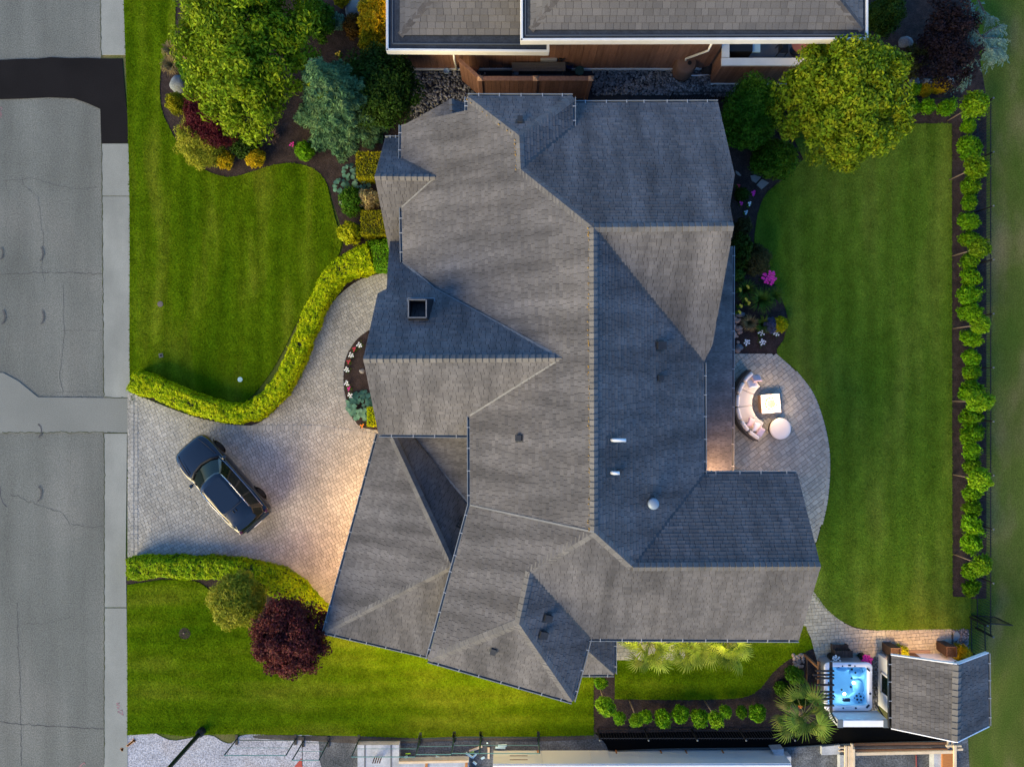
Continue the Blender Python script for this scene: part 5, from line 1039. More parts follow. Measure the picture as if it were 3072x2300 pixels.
            q2 = Matrix.Rotation(R(-90 * s), 3, 'X'); rm.v = [q2 @ v + Vector((x, s * .944, .385)) for v in rm.v]; r2 = rm.build('rim', m_rim); r2.parent = w_
            fl = MB(); ar = [(x + .43 * math.cos(R(a)), s * .96, .385 + .42 * math.sin(R(a))) for a in range(15, 166, 15)]
            put(fl.tube(ar, .03, 6).build('wheel_arch', m_trim, None, True))
    gr = MB().box((2.45, 0, .78), (.06, .9, .16)).build('grille', m_trim); put(gr); bm_ = MB().box((2.42, 0, .48), (.16, 1.3, .14)).build('front_bumper', m_trim); bevel(bm_, .05); put(bm_)
    rb = MB().box((-2.46, 0, .62), (.2, 1.55, .3)).build('rear_bumper', m_paint); bevel(rb, .08, 3); put(rb); pl = MB().box((-2.57, 0, .78), (.02, .45, .12)).build('licence_plate', m_white); put(pl)
    sp = MB().prism([(-2.05, .5), (-2.3, .56), (-2.36, .3), (-2.38, 0), (-2.36, -.3), (-2.3, -.56), (-2.05, -.5)], 1.655, 1.69).build('spoiler', m_paint); bevel(sp, .012); put(sp)
    put(MB().tube([(1.0, .82, 1.13), (1.17, .5, 1.14), (1.26, .0, 1.155), (1.17, -.5, 1.14), (1.0, -.82, 1.13)], .055, 8).build('cowl', m_trim, None, True))
    for s in (-1, 1): put(MB().tube([(2.3, s * .62, 1.012), (1.9, s * .72, 1.052), (1.2, s * .82, 1.102)], .012, 5).build('bonnet_seam', m_trim, None, True))
    wp = MB().bar((1.12, .55, 1.15), (.98, -.1, 1.22), .02).build('wiper', m_trim); put(wp)
suv((-13.72, -4.72, .066), R(131.5))
# ------------------------------------------------------------------ patio furniture
m_cush = M('cream_cushion', [(.66, .62, .55), (.72, .68, .6)], .9, ns=3, bump=.1); m_seat = M('greige_cushion', [(.56, .52, .46), (.62, .58, .51)], .9, ns=3, bump=.1)
m_pink_c = M('pink_pillow', [(.7, .5, .48)], .9); m_white_c = M('white_pillow', [(.76, .72, .68)], .9); m_wick = M('grey_wicker', [(.06, .052, .045), (.1, .088, .075)], .8, ns=30, island=.1)
pts3 = [ZS(440, 175, .7), ZS(125, 800, .7), ZS(572, 1500, .7)]
(x1, y1), (x2, y2), (x3, y3) = [(p.x, p.y) for p in pts3]
d_ = 2 * (x1 * (y2 - y3) + x2 * (y3 - y1) + x3 * (y1 - y2)); s1, s2, s3 = x1 * x1 + y1 * y1, x2 * x2 + y2 * y2, x3 * x3 + y3 * y3
sc = Vector(((s1 * (y2 - y3) + s2 * (y3 - y1) + s3 * (y1 - y2)) / d_, (s1 * (x3 - x2) + s2 * (x1 - x3) + s3 * (x2 - x1)) / d_, 0)); sr = math.hypot(x1 - sc.x, y1 - sc.y)
A0 = math.atan2(y1 - sc.y, x1 - sc.x); A1 = math.atan2(y3 - sc.y, x3 - sc.x); A1 = A1 if A1 > A0 else A1 + 2 * math.pi
sofa = empty('curved_sofa', (sc.x - sr, sc.y, .06), 'curved outdoor sofa with cream cushions on the patio', 'sofa')
def arcblock(mb, r0, r1, a0, a1, z0, z1, n=10, rnd=0.0):
    k = len(mb.v)
    for i in range(n + 1):
        a = a0 + (a1 - a0) * i / n; c_, s_ = math.cos(a), math.sin(a)
        for r_, z in ((r0, z0), (r1, z0), (r1, z1), (r0, z1)): mb.v.append(Vector((sc.x + c_ * r_, sc.y + s_ * r_, z)))
    for i in range(n):
        for j in range(4): mb.f.append([k + i * 4 + j, k + i * 4 + (j + 1) % 4, k + i * 4 + 4 + (j + 1) % 4, k + i * 4 + 4 + j][::-1])
    mb.f.append([k, k + 1, k + 2, k + 3]); mb.f.append([k + n * 4 + j for j in (3, 2, 1, 0)])
    return mb
arcblock(MB(), sr - .95, sr, A0, A1, .07, .3, 30).build('base', m_wick, sofa); arcblock(MB(), sr - .07, sr, A0, A1, .3, .74, 30).build('back_frame', m_wick, sofa)
for a in (A0, A1): arcblock(MB(), sr - .95, sr - .07, a + (.0 if a == A0 else -.03), a + (.03 if a == A0 else 0), .3, .46, 2).build('end_panel', m_wick, sofa)
st_ = (A1 - A0) / 4
for i in range(4): bevel(arcblock(MB(), sr - .97, sr - .25, A0 + st_ * i + .004 + (.02 if i == 0 else 0), A0 + st_ * (i + 1) - .004 - (.02 if i == 3 else 0), .31, .47, 8).build('seat_cushion', m_seat, sofa, True), .045, 3)
for i in range(6):
    s6 = (A1 - A0) / 6; bevel(arcblock(MB(), sr - .26, sr - .075, A0 + s6 * i + .02, A0 + s6 * (i + 1) - .02, .44, .84, 6).build('back_cushion', m_cush, sofa, True), .075, 3)
def pillow(label, fn, x, y, m, rz, tilt=.5, s=.46):
    bm = bmesh.new(); bmesh.ops.create_grid(bm, x_segments=10, y_segments=10, size=.5); top = [v for v in bm.verts]
    for v in bm.verts:
        e = (1 - (2 * v.co.x) ** 4) * (1 - (2 * v.co.y) ** 4); v.co.z = .17 * max(0, e) ** .5; pin = 1 - .1 * (1 - abs(2 * v.co.x) ** 2) * (abs(2 * v.co.y) > .9) ; v.co.x *= 1 - .12 * (1 - (2 * v.co.y) ** 2 * 1) * abs(2 * v.co.x) ** 3 * .6; v.co.y *= 1 - .12 * (1 - (2 * v.co.x) ** 2) * abs(2 * v.co.y) ** 3 * .6
    g = bmesh.ops.duplicate(bm, geom=bm.verts[:] + bm.edges[:] + bm.faces[:])
    for v in [x_ for x_ in g['geom'] if isinstance(x_, bmesh.types.BMVert)]: v.co.z *= -1
    bmesh.ops.remove_doubles(bm, verts=bm.verts, dist=1e-4); bmesh.ops.recalc_face_normals(bm, faces=bm.faces); me = bpy.data.meshes.new('m'); bm.to_mesh(me); bm.free()
    for q in me.polygons: q.use_smooth = True
    o = link('throw_pillow', me, None, m); p = fn(x, y, .66); o.location = p; o.scale = (s, s, s * .85); o.rotation_euler = (0, tilt, rz); tag(o, label, 'pillow')
pillow('pink pillow at the upper end of the curved sofa', ZS, 548, 335, m_pink_c, R(95), .75); pillow('white pillow at the upper end of the curved sofa', ZS, 462, 435, m_white_c, R(100), .5)
pillow('pink pillow nearest the middle of the lower sofa end', ZS, 440, 1145, m_pink_c, R(-20), .6); pillow('white pillow between two pink pillows on the sofa', ZS, 545, 1235, m_white_c, R(-15), .6); pillow('pink pillow at the lower tip of the curved sofa', ZS, 625, 1320, m_pink_c, R(-30), .6)
m_ftop = M('pale_stone_top', [(.72, .66, .58)], .7, ns=4); m_fside = M('buff_table_side', [(.5, .33, .22)], .8)
ftp = [ZS(625, 640, .55), ZS(975, 612, .55), ZS(1003, 960, .55), ZS(650, 988, .55)]; fc = sum(ftp, Vector()) / 4
ft = empty('fire_table', (fc.x, fc.y, .06), 'square fire table with a lit burner ring on the patio', 'fire table')
ftop = MB().prism(ftp, .48, .55); hole = ftop.build('table_top', m_ftop, ft); bevel(hole, .012)
MB().prism([fc.lerp(p, .93) for p in ftp], .06, .479).build('table_base', m_fside, ft)
MB().lathe((fc.x, fc.y, .551), [(.3, 0), (.3, .008), (.05, .01)], 28).build('burner_pan', M('lava_glass', [(.3, .25, .08)], .5, ns=20), ft)
rb_ = MB(); rb_.tube([(fc.x + .25 * math.cos(t), fc.y + .25 * math.sin(t), .575) for t in np.linspace(0, 2 * math.pi, 33)], .012, 6, False); rb_.build('burner_ring', M('burner_metal', [(.25, .22, .02)], .4), ft)
m_flame = glow('flame', (1.0, .55, .2), 20); g2 = random.Random(3)
for k in range(11):
    t = k * 2 * math.pi / 11; h_ = g2.uniform(.1, .2); c = (fc.x + .23 * math.cos(t), fc.y + .23 * math.sin(t), .575)
    MB().lathe(c, [(.012, 0), (.03, h_ * .25), (.022, h_ * .6), (.003, h_)], 7).build('flame', m_flame, ft, True)
fl_ = bpy.data.lights.new('fire_light', 'POINT'); fl_.energy = 45; fl_.color = (1, .68, .42); fl_.shadow_soft_size = .16; flo = bpy.data.objects.new('fire_light', fl_); COL.objects.link(flo); flo.parent = ft; flo.matrix_parent_inverse = wm(ft).inverted(); flo.location = (fc.x, fc.y, 1.1)
oc = ZS(993, 1262, .45); ot = empty('round_ottoman', (oc.x, oc.y, .06), 'round cream ottoman beside the fire table', 'ottoman')
MB().lathe((oc.x, oc.y, .06), [(.46, 0), (.47, .04), (.47, .26), (.46, .28)], 40).build('base', m_wick, ot, True); bevel(MB().lathe((oc.x, oc.y, .33), [(.5, 0), (.515, .05), (.51, .1), (.47, .135), (.3, .15), (.02, .152)], 40).build('cushion', m_cush, ot, True), .005)
# ------------------------------------------------------------------ hot tub corner
tub = empty('hot_tub', (15.9, -14.33, 0), 'white hot tub with glowing blue water', 'hot tub'); TX, TY = 15.9, -14.33
m_shell = M('acrylic_shell', [(.78, .76, .8)], .25, coat=.6); m_basin = M('blue_acrylic_basin', [(.66, .82, .92)], .3)
def rrect(hx, hy, r, n=6): return [(sx * (hx - r) + r * math.cos(a), sy * (hy - r) + r * math.sin(a)) for sx, sy, a0 in ((1, 1, 0), (-1, 1, 90), (-1, -1, 180), (1, -1, 270)) for a in [R(a0 + 90 * k / n) for k in range(n + 1)]]
def loops(mb, rings, capb=True):
    k0 = len(mb.v); n = len(rings[0][0])
    for pts, z in rings: mb.v += [Vector((TX + x, TY + y, z)) for x, y in pts]
    for i in range(len(rings) - 1):
        for j in range(n): mb.f.append([k0 + i * n + j, k0 + i * n + (j + 1) % n, k0 + (i + 1) * n + (j + 1) % n, k0 + (i + 1) * n + j])
    if capb: mb.f.append([k0 + (len(rings) - 1) * n + j for j in range(n)])
    return mb
loops(MB(), [(rrect(1.1, 1.1, .2), 0), (rrect(1.1, 1.1, .2), .82)], False).build('cabinet', M('grey_cabinet', [(.2, .2, .21)], .6), tub)
loops(MB(), [(rrect(1.1, 1.1, .2), .8), (rrect(1.14, 1.14, .22), .84), (rrect(1.14, 1.14, .22), .9), (rrect(1.1, 1.1, .2), .93), (rrect(.97, .97, .18), .93), (rrect(.94, .94, .18), .9), (rrect(.92, .92, .18), .78)], False).build('rim', m_shell, tub, True)
bs_ = loops(MB(), [(rrect(.92, .92, .18), .78), (rrect(.9, .9, .2), .62), (rrect(.62, .62, .22), .55), (rrect(.5, .5, .2), .32), (rrect(.45, .45, .2), .12)]); bs_.build('basin', m_basin, tub, True)
for (dx, dy, sx, sy, z, rz) in [(.5, .55, .34, .26, .6, .3), (.62, -.1, .26, .34, .6, 0), (-.1, .72, .34, .16, .6, 0), (-.68, -.62, .22, .22, .58, .5)]:
    o = MB().lathe((0, 0, 0), [(1, 0), (.95, .05), (.7, .09), (.1, .1)], 20).build('seat_pad', m_basin, tub, True); o.location = Vector((TX + dx, TY + dy, z)) - tub.location; o.matrix_parent_inverse = Matrix(); o.scale = (sx, sy, .6); o.rotation_euler = (0, 0, rz)
lg = MB().lathe((0, 0, 0), [(1, 0), (.97, .06), (.8, .08)], 4).build('lounger', m_basin, tub); lg.matrix_parent_inverse = Matrix(); lg.location = (.56, -.58, .6); lg.scale = (.42, .42, .8)
wmat = bpy.data.materials.new('tub_water'); wmat.use_nodes = True; wt = wmat.node_tree; wt.nodes.clear(); o_ = wt.nodes.new('ShaderNodeOutputMaterial'); tr_ = wt.nodes.new('ShaderNodeBsdfTransparent'); tr_.inputs[0].default_value = (.4, .74, .94, 1); gl_ = wt.nodes.new('ShaderNodeBsdfGlossy'); gl_.inputs['Roughness'].default_value = .06; mx_ = wt.nodes.new('ShaderNodeMixShader'); fr_ = wt.nodes.new('ShaderNodeFresnel'); fr_.inputs[0].default_value = 1.33
nb = wt.nodes.new('ShaderNodeBump'); nb.inputs['Strength'].default_value = .12; nn_ = wt.nodes.new('ShaderNodeTexNoise'); nn_.inputs['Scale'].default_value = 9; wt.links.new(nn_.outputs[0], nb.inputs['Height']); wt.links.new(nb.outputs[0], gl_.inputs['Normal'])
wt.links.new(fr_.outputs[0], mx_.inputs[0]); wt.links.new(tr_.outputs[0], mx_.inputs[1]); wt.links.new(gl_.outputs[0], mx_.inputs[2]); wt.links.new(mx_.outputs[0], o_.inputs[0])
wp_ = rrect(.925, .925, .18); MB().add([(TX + x, TY + y, .8) for x, y in wp_], [list(range(len(wp_)))]).build('water', wmat, tub)
m_jet = M('navy_jet', [(.012, .03, .06)], .4); m_lens = glow('underwater_lamp', (.85, .95, 1.0), 4)
def tubpt(x, y): q = ZT(x, y, .85); return q.x, q.y
for x, y, r_ in [(800, 523, .035), (1005, 523, .035), (780, 578, .03), (1000, 615, .055), (1060, 672, .05), (1258, 978, .055), (812, 1215, .04), (1020, 1215, .05), (1080, 1055, .055), (1147, 1065, .055), (1090, 1115, .055), (1153, 1122, .05), (1045, 1090, .03), (1120, 1018, .03), (1117, 1160, .03), (1195, 1085, .028), (830, 955, .05), (1000, 765, .06), (985, 905, .06), (715, 1072, .035), (660, 1025, .04), (570, 798, .04)]:
    a, b_ = tubpt(x, y); inside = abs(a - TX) < .9 and abs(b_ - TY) < .9; z = .9305 if not inside else .66
    MB().lathe((a, b_, z), [(r_, 0), (r_ * .95, .018), (r_ * .4, .02)], 14).build('jet', m_jet, tub)
for x, y, sx, sy, rz in [(915, 510, .09, .05, 0), (1222, 580, .13, .05, R(-42)), (1218, 1185, .13, .06, R(45)), (885, 1098, .22, .1, 0)]:
    a, b_ = tubpt(x, y); bevel(MB().box((a, b_, .945 if y != 1098 else .8), (sx * 1.6, sy * 1.6, .04 if y != 1098 else .12), rz).build('headrest' if x != 915 else 'control_panel', m_jet, tub), .03, 3)
a, b_ = tubpt(905, 1205); ml = MB()
for k in range(5): ml.box((a - .11 + .055 * k, b_, .935), (.012, .05, .004), .4 * (-1) ** k)
ml.build('rim_lettering', M('teal_print', [(.15, .5, .5)], .5), tub)
for x, y in [(1023, 830), (868, 1018)]:
    a, b_ = tubpt(x, y); o = MB().lathe((a, b_, .7), [(.075, 0), (.075, .02), (.02, .03)], 16).build('underwater_lamp', m_lens, tub)
    l = bpy.data.lights.new('tub_light', 'POINT'); l.energy = 4; l.color = (.68, .9, 1); l.shadow_soft_size = .06; lo = bpy.data.objects.new('tub_light', l); COL.objects.link(lo); lo.parent = o; lo.matrix_parent_inverse = wm(o).inverted(); lo.location = (a, b_, .765)
cov = empty('tub_cover', (TX + .25, -15.75, 0), 'folded pale grey hot tub cover standing upright behind the tub', 'tub cover'); m_cov = M('grey_vinyl', [(.42, .47, .52), (.5, .54, .58)], .6, ns=4)
for dy, nm in ((-.09, 'cover_half'), (.09, 'cover_half')): bevel(MB().box((TX + .3, -15.68 + dy, 1.2), (2.3, .16, .95)).build(nm, m_cov, cov), .03, 2)
bevel(MB().box((TX + .3, -15.68, 1.685), (2.0, .3, .05)).build('cover_spine', m_white, cov), .01)
for s in (-1, 1): MB().bar((TX + .3 + s * 1.18, -15.3, .6), (TX + .3 + s * 1.18, -15.7, 1.6), .05).build('lifter_arm', m_black, cov); MB().box((TX + .3 + s * 1.05, -15.68, 1.69), (.24, .36, .06)).build('cover_clip', M('clip_grey', [(.12, .14, .15)], .6) if s < 0 else bpy.data.materials['clip_grey'], cov)
for s in (-1, 1): MB().bar((TX + .3 + s * 1.0, -15.68, .03), (TX + .3 + s * 1.0, -15.68, .75), .08).build('cover_leg', m_black, cov)
tre = empty('trellis', (14.4, -14.0, 0), 'brown wooden trellis with cross slats beside the hot tub', 'trellis')
for x in (14.2, 14.72):
    h_ = 1.62 if x < 14.5 else 1.7; MB().bar((x, -12.85, h_), (x, -15.15, h_), .09, .14).build('beam', m_wood if x < 14.5 else m_dkwood, tre)
for x, y in ((14.2, -13.15), (14.2, -14.4), (14.2, -15.05)): MB().bar((x, y, 0), (x, y, 1.56), .1).build('post', m_wood, tre)
for yv in (615, 680, 735, 845, 960, 1018, 1075, 1185): q0, q1 = ZT(350 + random.uniform(-30, 30), yv, 1.8), ZT(672, yv, 1.8); MB().bar(q0, q1, .06, .1).build('slat', m_dkwood, tre)
MB().bar((14.2, -13.15, .3), (14.2, -14.4, .3), .05, .1).build('rail', m_wood, tre)
stp = empty('spa_steps', ZT(800, 290), 'dark slatted wooden steps in front of the hot tub', 'steps')
for (xa, xb, ya, yb, z) in ((640, 915, 180, 280, .26), (690, 990, 285, 395, .52)):
    a, b_ = ZT(xa, ya, z), ZT(xb, yb, z); n = 12
    for k in range(n): x = a.x + (b_.x - a.x) * (k + .5) / n; MB().box((x, (a.y + b_.y) / 2, z - .02), ((b_.x - a.x) / n - .018, abs(b_.y - a.y), .04)).build('slat', m_dkwood, stp)
    for x in (a.x + .05, b_.x - .05): MB().box((x, (a.y + b_.y) / 2, (z - .045) / 2 + .005), (.06, abs(b_.y - a.y) * .9, z - .05)).build('riser', m_dkwood, stp)
def potted(label, fn, x, y, m, r, h=.5, potm=None, leafmat=None, seed=0, nb=20, bs=.07):
    p = fn(x, y, 0); root = flower(label, fn, x, y, m, r, nb, h + .12, bs, 'potted_flowers', None, seed, leafmat or m_l_dark, 'potted plant')
    MB().lathe((p.x, p.y, .06), [(.15, 0), (.2, h * .9), (.22, h), (.18, h), (.17, h - .06)], 20).build('pot', potm or m_black, root, True)
potted('potted white flowers left of the slatted steps', ZT, 600, 355, m_fl_w, .24, seed=101, bs=.055); potted('potted magenta flowers right of the slatted steps', ZT, 1105, 352, m_fl_p, .26, seed=102, nb=30, bs=.06)
# ------------------------------------------------------------------ garden shed
shed = empty('garden_shed', (19.4, -14.3, 0), 'white garden shed with grey shingle roof at the bottom right', 'shed')
for poly, nm in (([(17.74, -13.08), (21.0, -13.08), (21.0, -15.55), (17.74, -15.55)], 'wall'),): MB().prism(poly, 0, 2.25).build(nm, m_whitewall, shed)
gb = MB()
for y in (-13.08, -15.55): gb.add([(17.74, y + .02, 2.2), (21.0, y + .02, 2.2), (19.41, y + .02, 3.3), (17.74, y - .02, 2.2), (21.0, y - .02, 2.2), (19.41, y - .02, 3.3)], [(0, 1, 2), (5, 4, 3), (0, 3, 4, 1), (1, 4, 5, 2), (2, 5, 3, 0)])
gb.build('gable', m_whitewall, shed)
SW0, SW1, SE0, SE1, SR0, SR1 = P(2674, 1965, 2.3), P(2675, 2182, 2.3), P(2963, 1959, 2.3), P(2965, 2176, 2.3), P(2873, 1993, 3.46), P(2870, 2223, 3.46)
roof_face(shed, [SW0, SW1, SR1, SR0], m_shingle, 150, .17, (.17, .22, .3), focus=P(2770, 2090, 3), key='shedW', thick=.1); roof_face(shed, [SE0, SE1, SR1, SR0], m_shingle, 150, .17, (.17, .22, .3), focus=P(2920, 2090, 3), key='shedE', thick=.1)
ridge(shed, SR1, SR0, PLN['shedW'], PLN['shedE'], .2, .26); gutter(shed, SW0, SW1, SW0 + Vector((-1, 0, 0)), m_trim); gutter(shed, SE0, SE1, SE0 + Vector((1, 0, 0)))
for a, b_ in ((SW0, SR0), (SE0, SR0), (SW1, SR1), (SE1, SR1)): MB().bar(a + Vector((0, .03 if a.y > -14 else -.03, -.05)), b_ + Vector((0, .03 if a.y > -14 else -.03, -.05)), .04, .16).build('barge_board', m_white, shed)
wf = MB()
for z0, z1, ya, yb in ((.38, .46, -13.8, -14.82), (1.9, 1.98, -13.8, -14.82), (.38, 1.98, -13.8, -13.88), (.38, 1.98, -14.74, -14.82)): wf.box((17.72, (ya + yb) / 2, (z0 + z1) / 2), (.08, abs(ya - yb), z1 - z0))
wn = wf.build('window', m_white, shed); MB().box((17.73, -14.31, 1.18), (.04, .86, 1.44)).build('pane', m_glass, wn)
MB().box((19.3, -12.97, .06), (1.9, .14, .12)).build('porch_step', M('porch_paving', [(.2, .14, .11)], .8), shed); MB().box((19.0, -13.05, 1.0), (.95, .06, 1.9)).build('door', m_wood, shed)
def planter(label, x, y, h=.95):
    o = empty('planter_box', (x, y, 0), label, 'planter'); m_ = bpy.data.materials.get('planter_brown') or M('planter_brown', [(.035, .02, .014), (.06, .032, .02)], .7, ns=5)
    MB().add([(x + a * .2, y + b_ * .2, .05) for a, b_ in ((-1, -1), (1, -1), (1, 1), (-1, 1))] + [(x + a * .25, y + b_ * .25, h) for a, b_ in ((-1, -1), (1, -1), (1, 1), (-1, 1))] + [(x + a * .21, y + b_ * .21, h) for a, b_ in ((-1, -1), (1, -1), (1, 1), (-1, 1))] + [(x + a * .2, y + b_ * .2, h - .12) for a, b_ in ((-1, -1), (1, -1), (1, 1), (-1, 1))],
             [(3, 2, 1, 0)] + [[k * 4 + i, k * 4 + (i + 1) % 4, k * 4 + 4 + (i + 1) % 4, k * 4 + 4 + i] for k in range(3) for i in range(4)]).build('box', m_, o)
    MB().box((x, y, h - .11), (.4, .4, .02)).build('soil', m_mulch, o)
q = ZH(425, 330, .5); planter('dark brown planter box left of the shed porch', q.x, q.y); q = ZH(1045, 315, .5); planter('dark brown planter box right of the shed porch', q.x, q.y)
bush('yellow green bush beside the left planter at the shed', 2560 + 515 / 3.7637, 1860 + 360 / 3.7637, 24, m_l_lime, .55, (.1, .05), seed=103); bush('golden yellow bush beside the right planter at the shed', 2560 + 1210 / 3.7637, 1860 + 370 / 3.7637, 28, m_l_gold, .6, (.12, .025), seed=104)
soffit_lamp(18.2, -12.7, 2.1, 110, shed, spot=150, aim=(.2, .5, -1)); soffit_lamp(20.2, -12.7, 2.1, 90, shed, spot=150, aim=(-.3, .5, -1))
def pebbles(name, label, regions, n, r0, r1, m, z=.03, seed=0, parent=None):
    g = np.random.default_rng(seed); bm = bmesh.new(); bmesh.ops.create_icosphere(bm, subdivisions=1, radius=1); base = np.array([v.co[:] for v in bm.verts]); fs = np.array([[v.index for v in f.verts] for f in bm.faces]); bm.free(); V_ = []; F_ = []
    for (x0, y0, x1, y1, w_) in regions:
        for _ in range(int(n * w_)):
            r_ = g.uniform(r0, r1); s = np.array([r_ * g.uniform(.8, 1.3), r_ * g.uniform(.7, 1.1), r_ * .6]); a = g.uniform(0, 3.14); p = base * (1 + g.normal(0, .08, base.shape)) * s; c_, s_ = math.cos(a), math.sin(a)
            p = np.stack([p[:, 0] * c_ - p[:, 1] * s_ + g.uniform(x0, x1), p[:, 0] * s_ + p[:, 1] * c_ + g.uniform(y0, y1), p[:, 2] + z + g.uniform(0, .05)], 1); F_.append(fs + 12 * len(V_) * 1); V_.append(p)
    me = mesh(np.concatenate(V_), np.concatenate(F_).tolist(), True); return tag(link(name, me, parent, m), label, None, None, 'stuff')
a, b_ = ZH(1110, 100), ZH(1290, 330); pebbles('pebble_bed', 'grey pebbles beside the right planter at the gate', [(a.x, b_.y, b_.x, a.y, 1)], 420, .035, .07, m_pebble, seed=2)['category'] = 'pebbles'
a, b_ = ZT(1225, 380), ZT(1390, 1250); pebbles('pebble_bed', 'dark pebbles between hot tub and shed', [(a.x + .03, b_.y, b_.x, a.y, 1)], 700, .03, .06, m_pebble, seed=3)['category'] = 'pebbles'
tag(MB().prism(smooth_poly([ZH(x, y) for x, y in [(1115, 215), (1125, 135), (1160, 120), (1185, 160), (1160, 210)]], 3), .03, .12).build('stepping_stone', M('blue_slate', [(.16, .22, .24)], .8, ns=5)), 'blue grey flat stone on the pebbles by the gate', 'stone')
# ------------------------------------------------------------------ iron fence, gate
def picket_fence(label, pts, h, gap=.13, name='iron_fence', m=m_black, posts=True):
    pts = [Vector((p[0], p[1], 0)) for p in pts]; root = empty(name, pts[0], label, 'fence'); pk = MB().tube([(0, 0, .05), (0, 0, h)], .011, 5).mesh(); pk.materials.append(m); rails = MB(); cnt = 0; rest = MB()
    for a, b_ in zip(pts, pts[1:]):
        L_ = (b_ - a).length; n = int(L_ / gap); d = (b_ - a) / n
        for z in (.15, h - .12): rails.bar(a + Vector((0, 0, z)), b_ + Vector((0, 0, z)), .035, .03)
        for k in range(n):
            if cnt < 300: o = bpy.data.objects.new('picket', pk); COL.objects.link(o); o.parent = root; o.location = a + d * (k + .5) - pts[0]; cnt += 1
            else: q = a + d * (k + .5); rest.tube([q + Vector((0, 0, .05)), q + Vector((0, 0, h))], .011, 5)
        if posts:
            m_ = max(1, round(L_ / 2.4))
            for k in range(m_ + 1):
                q = a.lerp(b_, k / m_); MB().bar(q, q + Vector((0, 0, h + .06)), .055).build('post', m, root); c_ = MB().lathe(q + Vector((0, 0, h + .06)), [(.04, 0), (.045, .03), (.01, .06)], 8).build('post_cap', M('pale_cap', [(.1, .11, .115)], .5) if 'pale_cap' not in bpy.data.materials else bpy.data.materials['pale_cap'], root)
    rails.build('rails', m, root)
    if rest.f: tag(rest.build('picket_field', m, root), kind='stuff')
    return root
picket_fence('long black iron fence right of the shrub row', [D(2107, 235), D(2107, 1355)], 1.2); picket_fence('black iron fence behind the bottom bed shrubs', [ZU(570, 150), ZU(2100, 150)], 1.0)
picket_fence('short black iron fence between gate and shed', [ZE(1880, 700), ZE(1885, 915)], 1.25)
gate_a, gate_b = ZE(1895, 690), ZE(2030, 700); gt = empty('iron_gate', gate_a, 'black iron garden gate standing open at the right', 'gate')
fr2 = MB(); fr2.bar(gate_a + Vector((0, 0, .1)), gate_b + Vector((0, 0, .1)), .04); fr2.bar(gate_a + Vector((0, 0, 1.25)), gate_b + Vector((0, 0, 1.25)), .04); fr2.bar(gate_a, gate_a + Vector((0, 0, 1.35)), .05); fr2.bar(gate_b + Vector((0, 0, .1)), gate_b + Vector((0, 0, 1.3)), .04); fr2.build('gate_frame', m_black, gt)
for k in range(1, 9): q = gate_a.lerp(gate_b, k / 9); MB().tube([q + Vector((0, 0, .1)), q + Vector((0, 0, 1.25))], .012, 5).build('picket', m_black, gt)
# lawn fixtures
def disc(name, label, fn, x, y, r_, m, cat, h=.02, z=.05):
    p = fn(x, y); o = MB().lathe((p.x, p.y, z), [(r_, 0), (r_, h), (r_ * .6, h + .004)], 22).build(name, m); return tag(o, label, cat)
disc('valve_cover', 'round brown grey valve cover in the upper front lawn', Z4, 888, 207, .14, M('valve_grey', [(.12, .1, .09)], .9, ns=9), 'valve cover'); disc('valve_cover', 'pale mint round cover near the hedge bend', Z4, 1328, 622, .12, M('mint_plastic', [(.45, .62, .52)], .6), 'valve cover')
q = Z4(892, 490); tag(MB().box((q.x, q.y, .062), (.2, .2, .02), .2).build('valve_box', M('worn_grey', [(.13, .13, .1)], .9, ns=8)), 'small square valve box low in the front lawn', 'valve box'); bx_ = [o for o in COL.objects if o.name == 'valve_box'][0]; MB().box((q.x, q.y, .078), (.1, .1, .012), .2).build('lid', m_black, bx_)
dm = disc('mulch_ring', 'small round brown mulch patch with a pale dot in the side lawn', ZC, 1117, 800, .28, m_mulch, 'mulch patch', .012); q = ZC(1113, 798); MB().lathe((q.x, q.y, .066), [(.035, 0), (.035, .03), (.01, .035)], 10).build('peg', m_stake, dm)
lp = ZR(745, 590, 0); sol = empty('garden_lamp', lp, 'white garden lamp on a thin stake at the top right', 'garden lamp'); MB().tube([lp, lp + Vector((0, 0, 1.9))], .012, 6).build('stake', m_black, sol); MB().lathe(lp + Vector((0, 0, 1.85)), [(.05, 0), (.09, .08), (.09, .2), (.03, .26)], 12).build('lamp_head', m_white, sol, True)
# ------------------------------------------------------------------ neighbour house at the top
nb_ = empty('neighbour_house', (1.0, 16.5, 0), 'brown sided neighbour house with cream gutters at the top edge', 'house')
WY = 15.24
x = -4.79; bmesh_cache = {}
while x < 9.45:
    h_ = 3.15 if x < 1.7 else 4.5; k = h_
    if k not in bmesh_cache: me = MB().box((0, 0, h_ / 2), (.298, .04, h_)).mesh(); me.materials.append(m_siding); bmesh_cache[k] = me
    o = bpy.data.objects.new('siding_board', bmesh_cache[k]); COL.objects.link(o); o.parent = nb_; o.location = Vector((x + .15, WY, .12)) - nb_.location; x += .31
MB().box(((-4.79 + 1.7) / 2, WY + .16, 1.5), (6.49, .26, 2.9)).build('wall', m_deck, nb_); MB().box(((1.7 + 9.45) / 2, WY + .16, 2.2), (7.75, .26, 4.3)).build('wall', m_deck, nb_); MB().box((2.33, WY - .02, .1), (14.24, .1, .16)).build('base_trim', m_fascia, nb_)
